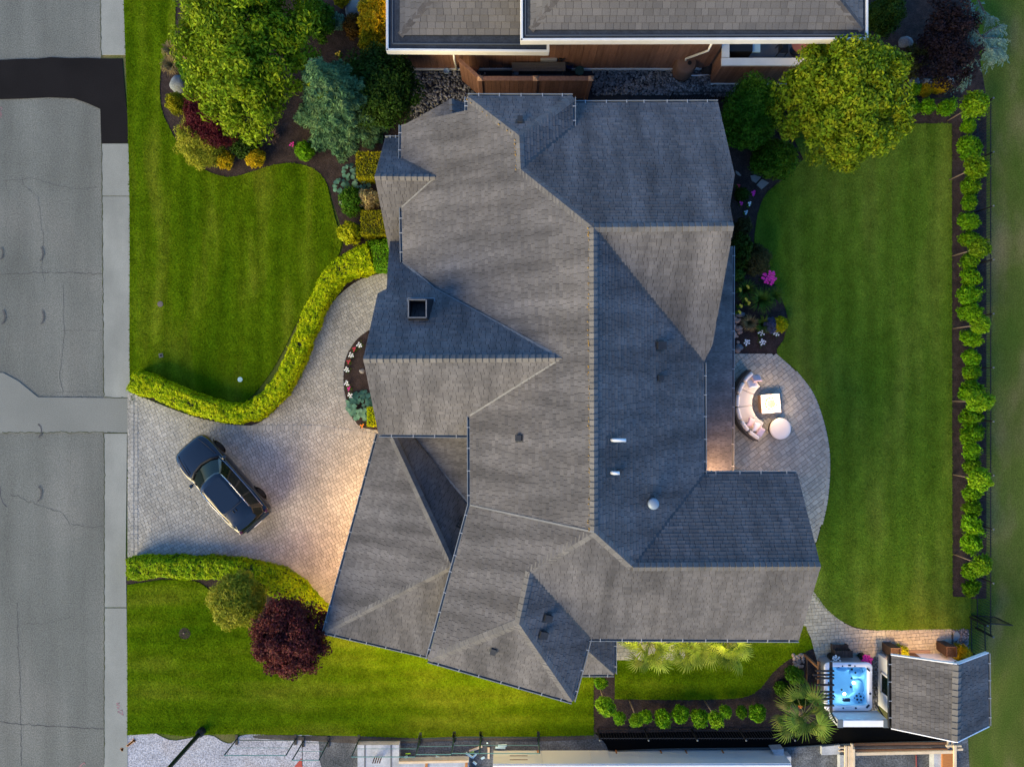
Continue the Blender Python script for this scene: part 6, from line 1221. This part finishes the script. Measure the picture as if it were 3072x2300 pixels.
def neigh_roof(S0, S1, eh, top_v, topl, topr, th, fasc, key, n):
    """S0,S1 pixel ends of the shingle edge; fasc = pixel outline of the gutter's outer edge"""
    (u0, v0), (u1, v1) = S0, S1
    a, b_, c, d = P(u0, v0, eh), P(u1, v1, eh), P(topr, top_v, th), P(topl, top_v, th)
    roof_face(nb_, [a, b_, c, d], m_shingle_n, n, .26, (.28, .34, .4), focus=P((u0 + u1) / 2, 60, eh), key=key, thick=.12)
    return a, b_, c, d
a, b_, c, d = neigh_roof((1200, 106), (1700, 106), 3.4, -150, 1418, 1700, 4.5, None, 'n1', 150)
w1 = P(1200, -150, 3.4); roof_face(nb_, [a, d, w1], m_shingle_n, 0, .26, (.28, .34, .4), key='n1w', thick=.12); ridge(nb_, a, d, PLN['n1'], PLN['n1w'], .15, .26, m_cap_n, .016)
a2, b2, c2, d2 = neigh_roof((1592, 90), (2588, 90), 5.0, -150, 1785, 2400, 6.2, None, 'n2', 150)
w2 = P(1592, -150, 5.0); roof_face(nb_, [a2, d2, w2], m_shingle_n, 0, .26, (.28, .34, .4), key='n2w', thick=.12); ridge(nb_, a2, d2, PLN['n2'], PLN['n2w'], .15, .26, m_cap_n, .016)
e2 = P(2588, -150, 5.0); roof_face(nb_, [b2, e2, c2], m_shingle_n, 0, .26, (.28, .34, .4), key='n2e', thick=.12); ridge(nb_, b2, c2, PLN['n2'], PLN['n2e'], .15, .26, m_cap_n, .016)
def trough(outer, inner, h_):
    """wide membrane gutter behind a cream fascia; outer/inner: pixel polylines"""
    o_ = [P(u, v, h_) for u, v in outer]; i_ = [P(u, v, h_) for u, v in inner]; mb = MB()
    for k in range(len(o_) - 1):
        p = [o_[k], o_[k + 1], i_[k + 1], i_[k]]; mb.add([q + Vector((0, 0, -.06)) for q in p[:2]] + [q + Vector((0, 0, .02)) for q in p[2:]] + [q + Vector((0, 0, -.25)) for q in p], [(0, 1, 2, 3), (7, 6, 5, 4), (0, 4, 5, 1), (2, 6, 7, 3)])
    g = mb.build('gutter_trough', m_membrane, nb_); f = MB()
    for p, q in zip(o_, o_[1:]): dd = (q - p).normalized(); f.bar(p - dd * .05 + Vector((0, 0, -.14)), q + dd * .05 + Vector((0, 0, -.14)), .11, .36)
    bevel(f.build('fascia', m_fascia, nb_), .02)
    r = MB()
    for p, q, s, t in zip(o_, o_[1:], i_, i_[1:]): r.bar(p.lerp(s, .42) + Vector((0, 0, .0)), q.lerp(t, .42) + Vector((0, 0, .0)), .05, .04)
    r.build('membrane_lap', M('lap_grey', [(.07, .08, .09)], .6) if 'lap_grey' not in bpy.data.materials else bpy.data.materials['lap_grey'], g)
trough([(1162, -150), (1162, 150), (1644, 154)], [(1200, -150), (1200, 106), (1644, 106)], 3.35); trough([(1565, -150), (1565, 120), (2600, 117), (2600, -150)], [(1592, -150), (1592, 90), (2588, 90), (2588, -150)], 4.95)
MB().prism([P(1648, 157, 3.3), P(1648, 108, 3.3), P(1640, 108, 3.3), P(1640, 157, 3.3)], 3.02, 3.4).build('fascia', m_fascia, nb_)
def spout(pts, r_=.05): MB().tube(pts, r_, 8).build('downspout', m_fascia, nb_, True)
spout([Z2(480, 285, 3.0), Z2(484, 330, 2.0), Z2(498, 385, .15)]); spout([ZK(720, 160, 4.6), ZK(675, 255, 3.2), ZK(400, 355, 1.25), ZK(395, 385, 1.0)]); 
MB().tube([ZK(345, 540, .25), ZK(350, 555, .15), ZK(520, 562, .15), ZK(685, 550, .15)], .035, 8).build('drain_pipe', m_pvc, nb_, True); MB().tube([ZK(550, 335, .8), ZK(545, 370, .6), ZK(495, 460, .3), ZK(555, 465, .2)], .03, 8).build('drain_pipe', m_pvc, nb_, True)
pr = empty('stone_pier', Z2(270, 360), 'low stone pier with brown top at the left end of the neighbour wall', 'pier')
p = ZN(330, 380); m_blk = M('pier_stone', [(.11, .1, .085), (.16, .145, .12)], .9, ns=4, island=.2)
for iz in range(3):
    for ix in range(2): bevel(MB().box((p.x - .28 + .56 * ix + (.14 if iz % 2 else 0), p.y + .3, .16 + .32 * iz), (.54, .5, .3)).build('stone_block', m_blk, pr), .02)
MB().box((p.x + .02, p.y + .34, 1.42), (1.1, .5, .9)).build('brown_top', m_siding, pr)
# deck with cream parapet
dk = empty('raised_deck', (11.5, 15.0, 0), 'raised neighbour deck behind a cream parapet', 'deck'); dx0, dx1, dy0 = 9.62, 16.0, 14.54
xx = dx0
me = MB().box((0, 0, .95), (.29, .04, 1.9)).mesh(); me.materials.append(m_siding)
while xx < dx1: o = bpy.data.objects.new('siding_board', me); COL.objects.link(o); o.parent = dk; o.location = Vector((xx + .15, dy0, .06)) - dk.location; xx += .3
yy = dy0 + .15
me2 = MB().box((0, 0, .95), (.04, .29, 1.9)).mesh(); me2.materials.append(m_siding)
while yy < 17: o = bpy.data.objects.new('siding_board', me2); COL.objects.link(o); o.parent = dk; o.location = Vector((dx0 + .02, yy, .06)) - dk.location; yy += .3
q = .34
MB().box(((dx0 + dx1) / 2, dy0 + q / 2 - .03, 1.99), (dx1 - dx0 + .1, q, .1)).build('parapet_cap', m_fascia, dk); MB().box((dx0 + q / 2 - .03, dy0 + 1.2, 1.985), (q, 1.7, .1)).build('parapet_cap', m_fascia, dk)
MB().box(((dx0 + dx1) / 2 + .1, dy0 + 1.3, .9), (dx1 - dx0 - .2, 2.3, .1)).build('deck_floor', M('deck_floor', [(.09, .075, .07), (.13, .11, .1)], .85, ns=2), dk); MB().box(((dx0 + dx1) / 2, dy0 - .02, .06), (dx1 - dx0, .1, .14)).build('base_trim', m_fascia, dk)
p = ZK(1265, 205, 1.75); bb_ = empty('grill', (p.x, p.y, .95), 'dark grill with a pale blue side shelf on the neighbour deck', 'grill'); MB().box((p.x - .75, p.y, 1.4), (1.1, .55, .9)).build('grill_body', m_black, bb_); MB().box((p.x, p.y - .05, 1.7), (.38, .4, .08)).build('side_shelf', M('pale_blue_shelf', [(.3, .45, .52)], .5), bb_)
p = ZK(1820, 165, 1.7); tb = empty('patio_table', (p.x, p.y, .95), 'round reddish patio table on the neighbour deck', 'table'); MB().lathe((p.x, p.y, 1.66), [(.44, 0), (.45, .02), (.45, .045), (.43, .05)], 30).build('table_top', M('red_brown_top', [(.16, .06, .045)], .5), tb); MB().lathe((p.x, p.y, .95), [(.25, 0), (.25, .03), (.04, .06), (.04, .71)], 16).build('pedestal', m_black, tb)
for i, (x_, y_) in enumerate([(1600, 220), (1950, 150)]):
    p = ZK(x_, y_, 1.4); ch_ = empty('patio_chair', (p.x, p.y, .95), ['black patio chair left of the red round table', 'black patio chair right of the red round table'][i], 'chair', rz=R(-90 + 180 * i))
    for nm, c_, s_ in (('seat', (0, 0, .42), (.45, .45, .04)), ('backrest', (0, -.22, .7), (.45, .04, .5))): MB().box(c_, s_).build(nm, m_black).parent = ch_
    for a_ in (-1, 1):
        for b__ in (-1, 1): MB().bar((a_ * .2, b__ * .2, 0), (a_ * .2, b__ * .2, .4), .03).build('leg', m_black).parent = ch_
p = ZK(2055, 190, 2.0); wl = MB().bar(ZK(2010, 235, 2.05), ZK(2095, 150, 2.05), .12, .05).build('deck_lamp', glow('amber_lamp', (1, .5, .15), 1.6)); tag(wl, 'glowing amber strip lamp at the right end of the deck', 'lamp')
l = bpy.data.lights.new('deck_light', 'POINT'); l.energy = 30; l.color = (1, .6, .25); l.shadow_soft_size = .1; lo = bpy.data.objects.new('deck_light', l); COL.objects.link(lo); lo.parent = wl; lo.location = (p.x + .2, p.y - .1, 2.5)
# lamp that lights the golden shrub
soffit_lamp(-4.75, 17.3, 2.6, 60, nb_, (1, .6, .2), spot=140, aim=(-.7, -.25, -1))
# barrel, brown privacy fence, potting bench
p = ZK(345, 520, 0); bar_ = empty('rain_barrel', p, 'brown rain barrel under the neighbour downspout', 'barrel'); m_bar = M('barrel_brown', [(.12, .065, .04), (.16, .09, .06)], .7, ns=5)
MB().lathe(p, [(.46, .02), (.5, .25), (.5, .9), (.46, 1.05), (.42, 1.08), (.06, 1.09)], 28).build('barrel_body', m_bar, bar_, True); q = p + Vector((.12, -.05, 1.092)); MB().lathe(q, [(.1, 0), (.1, .01), (.02, .012)], 16).build('inlet', m_black, bar_)
boulder('dark lumpy stone between rain barrel and deck', ZK, 650, 500, .3, M('dark_rock', [(.03, .028, .026)], .9, bump=.5), 'rock', .4, 171, 'rock', sy=1.1)
pf = empty('privacy_fence', P(1600, 296), 'brown board privacy fence with cedar post caps', 'fence'); FY = 13.83; px = [(-96) * 31.74 / 2100, 71 * 31.74 / 2100, 237 * 31.74 / 2100]; FH = 2.22
xx = px[0] + .08; me = MB().box((0, 0, FH / 2), (.2, .03, FH - .1)).mesh(); me.materials.append(m_fence)
while xx < px[2] - .1: o = bpy.data.objects.new('board', me); COL.objects.link(o); o.parent = pf; o.location = Vector((xx + .1, FY, .03)) - pf.location; xx += .21
la = Vector((px[0], FY, 0)); lb = Vector(((1377 - 1536) * 31.8 / 2100, (1150 - 180) * 31.8 / 2100, 0)); n = 5
for k in range(n): q = la.lerp(lb, (k + .6) / n); o = MB().box((q.x, q.y, FH / 2), ((lb - la).length / n - .012, .03, FH - .1), math.atan2(lb.y - la.y, lb.x - la.x)).build('board', m_fence, pf)
for x_ in px: MB().box((x_, FY, FH / 2), (.16, .16, FH + .04)).build('post', m_fence, pf); MB().add([(x_ + a * .12, FY + b__ * .12, FH + .02) for a, b__ in ((-1, -1), (1, -1), (1, 1), (-1, 1))] + [(x_, FY, FH + .12)], [(3, 2, 1, 0), (0, 1, 4), (1, 2, 4), (2, 3, 4), (3, 0, 4)]).build('post_cap', m_postcap, pf)
MB().bar((px[0], FY, FH), (px[2], FY, FH), .2, .05).build('top_rail', m_siding, pf); MB().bar((la.x, la.y, FH), (lb.x, lb.y, FH), .16, .05).build('top_rail', m_siding, pf)
pb = empty('potting_bench', ZN(1580, 340), 'two tier wooden potting bench against the neighbour wall', 'bench'); A_, B_ = ZN(1312, 300, .95), ZN(1858, 300, .95)
for z, yo in ((1.0, .12), (.5, -.25)):
    for k in range(3): MB().box(((A_.x + B_.x) / 2, 14.75 + yo + .14 * k - .1, z), (B_.x - A_.x, .13, .035)).build('shelf_board', m_wick, pb)
for x_ in (A_.x + .05, (A_.x + B_.x) / 2, B_.x - .05):
    for y_ in (14.42, 14.98): MB().bar((x_, y_, .02), (x_, y_, 1.0 if y_ > 14.6 else .5), .06).build('leg', m_wick, pb)
def pot(label, x, y, z, r_, h_, m, cat='pot', name='plant_pot', plant=None):
    o = empty(name, (x, y, z), label, cat); MB().lathe((x, y, z), [(r_ * .75, 0), (r_ * .95, h_ * .85), (r_ * 1.05, h_), (r_ * .9, h_), (r_ * .85, h_ * .85), (r_ * .1, h_ * .8)], 18).build('pot_body', m, o, True); return o
m_terra = M('terracotta', [(.22, .09, .05)], .8); m_teal = M('teal_pot', [(.08, .3, .33)], .5); m_grn = M('dark_green_lid', [(.03, .07, .05)], .6); m_gp = M('grey_pot', [(.2, .2, .2)], .7)
for x_, y_, z_, r_, h_, m, t in [(1345, 325, .52, .12, .2, m_gp, 'grey pot at the left of the lower bench shelf'), (1412, 328, .52, .13, .22, m_terra, 'terracotta pot with pale top on the lower bench shelf'), (1560, 340, .52, .1, .2, m_gp, 'small grey pot in the middle of the lower bench shelf'), (1675, 335, .52, .13, .2, m_teal, 'teal pot on the lower bench shelf'), (1770, 335, .52, .13, .2, m_terra, 'terracotta pot at the right of the lower bench shelf'), (1350, 405, .03, .15, .25, m_gp, 'pale rimmed pot on the ground under the bench'), (1820, 245, 1.02, .14, .24, m_black, 'black pot at the right end of the upper bench shelf')]:
    q = ZN(x_, y_, z_ + h_); pot(t, q.x, q.y, z_, r_, h_, m)
q = ZN(1690, 250, 1.2); bevel(tag(MB().box((q.x, q.y, 1.14), (.78, .26, .22)).build('window_planter', m_gp), 'long grey window planter on the upper bench shelf', 'planter'), .03)
q = ZN(1900, 330, .5); pot('dark blue bucket right of the potting bench', q.x, q.y, .03, .16, .5, M('navy_plastic', [(.03, .04, .09)], .5), 'bucket', 'bucket'); q = ZN(2000, 390, .3); b5 = pot('round dark green lidded bin by the fence end', q.x, q.y, .03, .2, .35, m_grn, 'bin', 'lidded_bin'); MB().lathe((q.x, q.y, .37), [(.22, 0), (.22, .03), (.05, .05)], 20).build('lid', m_grn, b5)
q = ZN(920, 330, .4); pot('terracotta bowl behind the slanted fence end', q.x, q.y, .03, .3, .35, m_terra); q = ZN(645, 385, .2); pot('pale blue glass bowl on the pebbles below the neighbour wall', q.x, q.y, .05, .14, .16, M('pale_blue_glaze', [(.35, .45, .5)], .2), 'bowl', 'bowl')
pebbles('river_stones', 'dark river stones between the two houses', [(-4.9, 12.9, -1.3, 15.1, .32), (3.9, 14.0, 9.6, 15.15, .5), (9.6, 13.9, 11.5, 14.45, .1), (-4.8, 12.2, -2.2, 12.9, .08)], 3600, .04, .085, m_pebble, .03, 5)['category'] = 'stones'
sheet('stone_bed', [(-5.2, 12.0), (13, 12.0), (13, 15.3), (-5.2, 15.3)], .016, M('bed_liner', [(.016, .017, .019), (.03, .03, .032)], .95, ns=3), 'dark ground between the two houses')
picket_fence('low black iron fence behind the right end of the house roof', [(7.6, 13.72), (10.6, 13.72)], 1.1)
# ------------------------------------------------------------------ lower edge: street pole and building site
pb0 = P(607, 2190); pole = empty('street_pole', pb0, 'dark green street pole rising from the edge of the side lawn', 'street pole'); m_pole = M('dark_green_paint', [(.008, .018, .014)], .45)
MB().tube([pb0, pb0 + Vector((0, 0, 8.5))], [.11, .075], 12).build('shaft', m_pole, pole, True); MB().lathe(pb0, [(.2, .02), (.2, .3), (.14, .42), (.12, .45)], 12).build('base', m_black, pole)
m_pipe = M('dark_green_pipe', [(.02, .05, .045)], .5); m_wire = M('green_wire', [(.1, .25, .22)], .5)
def fence_panel(label, fn, xa, xb, y, h=1.75, lean=0.0):
    a, b_ = fn(xa, y), fn(xb, y); root = empty('fence_panel', a, label, 'fence panel', 'temporary site fence'); up = Vector((0, lean, h))
    for q in (a, b_): MB().tube([q, q + up], .03, 7).build('upright', m_pipe, root, True); MB().box(q + Vector((0, 0, .04)), (.12, .5, .05)).build('foot', m_black, root)
    MB().tube([a + up, b_ + up], .022, 6).build('top_rail', m_wire, root); MB().tube([a + up * .55, b_ + up * .55], .01, 5).build('mid_wire', m_wire, root)
    MB().tube([a + up * .08, b_ + up * .08], .018, 6).build('bottom_rail', m_pipe, root)
fence_panel('first temporary fence panel from the left on pale gravel', ZP, 1180, 1810, 305, 1.5); fence_panel('second temporary fence panel, left of the concrete slab', ZP, 1890, 2160, 330, 1.7)
for i, (xa, xb, y) in enumerate([(-190, 405, 288), (420, 1020, 285), (1030, 1360, 262), (1365, 1625, 252), (1630, 2195, 252)]):
    if i: fence_panel(['', 'temporary fence panel behind the concrete slab', 'narrow temporary fence panel right of the concrete slab', 'temporary fence panel above the scattered foam scraps', 'temporary fence panel left of the black fabric'][i], ZQ, xa, xb, y, 1.6)
m_con = M('form_concrete', [(.34, .36, .38), (.44, .46, .48)], .85, ns=2, grain=.12, gs=14, streak=((2, 2, 1), .15))
def block(name, label, cat, pts, z0, z1, m): return tag(MB().prism(pts, z0, z1).build(name, m), label, cat)
sl0 = empty('concrete_slab', ZQ(600, 420), 'pale concrete slab with two seams on the building site', 'slab'); MB().prism([ZQ(405, 340, .4), ZQ(815, 340, .4), ZQ(815, 900, .4), ZQ(405, 900, .4)], 0, .4).build('slab', m_con, sl0)
for x_ in (478, 738): MB().prism([ZQ(x_ - 7, 342, .4), ZQ(x_ + 7, 342, .4), ZQ(x_ + 7, 900, .4), ZQ(x_ - 7, 900, .4)], .395, .412).build('seam', M('seam_grey', [(.12, .125, .13)], .9) if 'seam_grey' not in bpy.data.materials else bpy.data.materials['seam_grey'], sl0)
m_rust = M('rusty_steel', [(.09, .045, .03), (.14, .07, .05)], .85, ns=12)
for k in range(4): tag(MB().tube([ZQ(575 + 22 * k, 462, .42), ZQ(555 + 22 * k, 520, 1.15)], .028, 6).build('reinforcing_bar', m_rust), 'rusty steel bars standing up from the concrete slab', 'steel bar', 'rusty bars on the concrete slab')
fw = empty('foundation_wall', ZQ(1150, 540), 'low timber formed foundation wall right of the slab', 'foundation wall'); MB().prism([ZQ(815, 520, .5), ZQ(1505, 500, .5), ZQ(1505, 900, .5), ZQ(815, 900, .5)], 0, .5).build('wall_block', m_con, fw)
for xa, xb, y in ((815, 1505, 512),): MB().bar(ZQ(xa, y + 2, .53), ZQ(xb, y - 12, .53), .1, .07).build('top_board', m_lumber, fw)
for x_ in (1090, 1485): MB().bar(ZQ(x_, 515, .53), ZQ(x_ - 8, 600, .53), .12, .06).build('cross_board', m_ply, fw)
m_panel = M('pale_sheathing', [(.5, .55, .56), (.6, .62, .6)], .8, ns=.6, grain=.06); lw = empty('long_wall', ZU(1000, 330), 'long pale sheathed foundation wall along the bottom edge', 'foundation wall')
wa, wb = ZQ(1752, 395), ZU(2060, 318); n = 6
for k in range(n):
    p0, p1 = wa.lerp(wb, k / n), wa.lerp(wb, (k + 1) / n); d = (p1 - p0); MB().box((p0 + p1) / 2 + Vector((0, -.1, .6)), (d.length - .006, .2, 1.2), math.atan2(d.y, d.x)).build('wall_panel', m_panel, lw)
MB().bar(wa + Vector((0, -.12, 1.225)), wb + Vector((0, -.12, 1.225)), .1, .05).build('top_plate', m_white, lw)
for x_, y_ in ((90, 330), (388, 335), (720, 325), (1080, 325), (1283, 325), (1578, 325), (1990, 325)): q = ZU(x_, y_ - 6); MB().box((q.x, q.y + .0, .16), (.07, .06, .3)).build('brace', m_ply, lw)
q = ZQ(2000, 470); MB().box((q.x, wa.y + .0, .5), (.85, .02, .05)).build('strap', m_rust, lw); MB().box((q.x, wa.y + .0, .85), (.85, .02, .05)).build('strap', m_rust, lw)
# black fabric over the trench
fab = [ZU(555, 182), ZU(900, 178), ZU(1400, 168), ZU(1800, 172), ZV(0, 172), ZV(235, 150), ZV(520, 125), ZV(720, 108), ZV(1110, 125), ZV(1350, 185), ZV(1590, 240), ZV(1300, 245), ZV(1050, 250), ZV(600, 268), ZV(290, 288), ZU(1700, 300), ZU(1180, 305), ZU(900, 312), ZU(662, 325), ZU(640, 270), ZU(600, 225)]
m_fab = M('black_fabric', [(.003, .003, .003)], .9); m_fab.node_tree.nodes['Principled BSDF'].inputs['Specular IOR Level'].default_value = .05
tag(MB().prism(fab, .02, .05).build('black_fabric', m_fab), 'black ground fabric sheet between bottom bed and long wall', 'fabric sheet')
edge = smooth_poly([ZU(662, 325), ZU(900, 312), ZU(1180, 303), ZU(1700, 298), ZV(290, 288), ZV(600, 268), ZV(1050, 250), ZV(1590, 240)], 4, False); tag(MB().tube([p + Vector((0, 0, .1)) for p in edge], .035, 6).build('edge_pipe', M('slate_pipe', [(.05, .065, .07)], .6)), 'thin slate pipe along the lower edge of the black fabric', 'pipe')
# timber frame at the lower right
tf = empty('formwork', ZV(1250, 330), 'pale timber form frame at the bottom right', 'timber frame')
for a, b_, z, wd in (((735, 295), (860, 295), .75, .06), ((735, 322), (860, 322), .72, .05), ((865, 345), (1650, 328), .8, .13), ((1590, 282), (1710, 282), .8, .07), ((1670, 310), (1722, 308), .82, .09)): MB().bar(ZV(*a, z), ZV(*b_, z), wd, .09).build('lumber', m_lumber, tf)
for x_, y0_, z, wd in ((790, 282, .8, .11), (818, 282, .82, .12), (838, 265, .84, .09), (853, 305, .86, .09), (1660, 278, .88, .12), (1607, 235, .7, .07), (1643, 238, .72, .09)): MB().bar(ZV(x_, y0_, z), ZV(x_, 640 if y0_ > 240 else 300, z), wd, .09).build('lumber', m_lumber, tf)
for y_, m in ((262, m_wood), (283, m_dkwood), (310, m_wood)): MB().bar(ZV(860, y_ + 8, .45), ZV(1600, y_ - 2, .45), .1, .06).build('form_board', m, tf)
MB().prism([ZV(1562, 340, .5), ZV(1650, 340, .5), ZV(1650, 640, .5), ZV(1562, 640, .5)], .3, .5).build('plywood_sheet', m_ply, tf); MB().prism([ZV(1495, 345, .4), ZV(1560, 345, .4), ZV(1560, 640, .4), ZV(1495, 640, .4)], 0, .4).build('concrete_edge', m_con, tf); MB().prism([ZV(745, 355, .3), ZV(780, 355, .3), ZV(780, 640, .3), ZV(745, 640, .3)], 0, .3).build('concrete_edge', m_con, tf)
tag(MB().tube([ZV(1352, 355, .06), ZV(1355, 470, .06)], .03, 6).build('red_pipe', M('red_plastic', [(.18, .03, .03)], .6)), 'red pipe lying inside the timber frame', 'pipe')
block('concrete_footing', 'pale concrete footing beside the tall palm', 'footing', [ZV(600, 290, .2), ZV(745, 275, .2), ZV(745, 350, .2), ZV(600, 355, .2)], 0, .2, m_con); block('concrete_footing', 'broken concrete corner left of the tall palm', 'footing', [ZU(1985, 318, .5), ZU(2080, 312, .5), ZU(2080, 372, .5), ZU(2140, 372, .5), ZU(2140, 470, .5), ZU(2060, 470, .5)], 0, .5, m_con)
# scraps
m_foam = M('pale_blue_foam', [(.5, .68, .7)], .8); sc_ = random.Random(8)
for i, (x_, y_, l_, w_, a_, m, t) in enumerate([(1838, 345, .42, .1, 2, m_foam, 'upper pale blue foam strip beside the long wall'), (1820, 366, .48, .09, -2, m_foam, 'lower pale blue foam strip beside the long wall'), (886, 458, .16, .11, 20, m_foam, 'foam scrap nearest the concrete slab'), (1200, 464, .22, .11, -18, m_foam, 'foam scrap left of the timber scraps'), (1510, 440, .38, .09, -35, m_foam, 'long foam scrap in the scattered heap'), (1562, 448, .26, .08, 45, m_foam, 'crossed foam scrap in the scattered heap'), (1646, 468, .18, .1, 25, m_foam, 'foam scrap right of the scattered heap'), (1566, 518, .2, .1, -40, m_foam, 'lowest foam scrap at the bottom edge'), (1690, 320, .08, .06, 0, m_foam, 'tiny pale scrap below the side lawn'), (1575, 378, .68, .1, 22, m_lumber, 'long pale timber offcut on the site gravel'), (1703, 420, .1, .55, 0, m_lumber, 'upright orange timber offcut left of the long wall'), (1538, 405, .2, .05, 8, M('lime_strip', [(.35, .6, .05)], .6), 'lime green plastic strip under the timber offcut'), (905, 426, .24, .04, 2, bpy.data.materials['lime_strip'] if 'lime_strip' in bpy.data.materials else m_foam, 'lime green plastic strip right of the slab')]):
    q = ZQ(x_, y_, .05); o = MB().box((q.x, q.y, .06), (l_, w_, .05), R(a_)).build('timber_offcut' if m is m_lumber else 'foam_scrap' if m is m_foam else 'plastic_strip', m); tag(o, t, 'scrap')
fq = [ZP(1790, 605, 1.0), ZP(1870, 510, 1.2), ZP(1885, 605, 1.0)]; fgo = empty('red_flag', P(905, 2295), 'dark red warning flag cloth at the bottom edge', 'flag'); MB().add([p for p in fq] + [p + Vector((0, 0, -.02)) for p in fq] + [ZP(1800, 680, .9), ZP(1800, 680, .88)], [(0, 2, 1), (3, 4, 5), (0, 1, 4, 3), (1, 2, 5, 4), (2, 0, 3, 5)]).build('cloth', M('dark_red_cloth', [(.25, .03, .025)], .8), fgo); MB().tube([P(907, 2230), P(907, 2296, 1.3)], .015, 6).build('flag_stick', m_black, fgo)
for v_, nm in ((1390, 1), ): pass
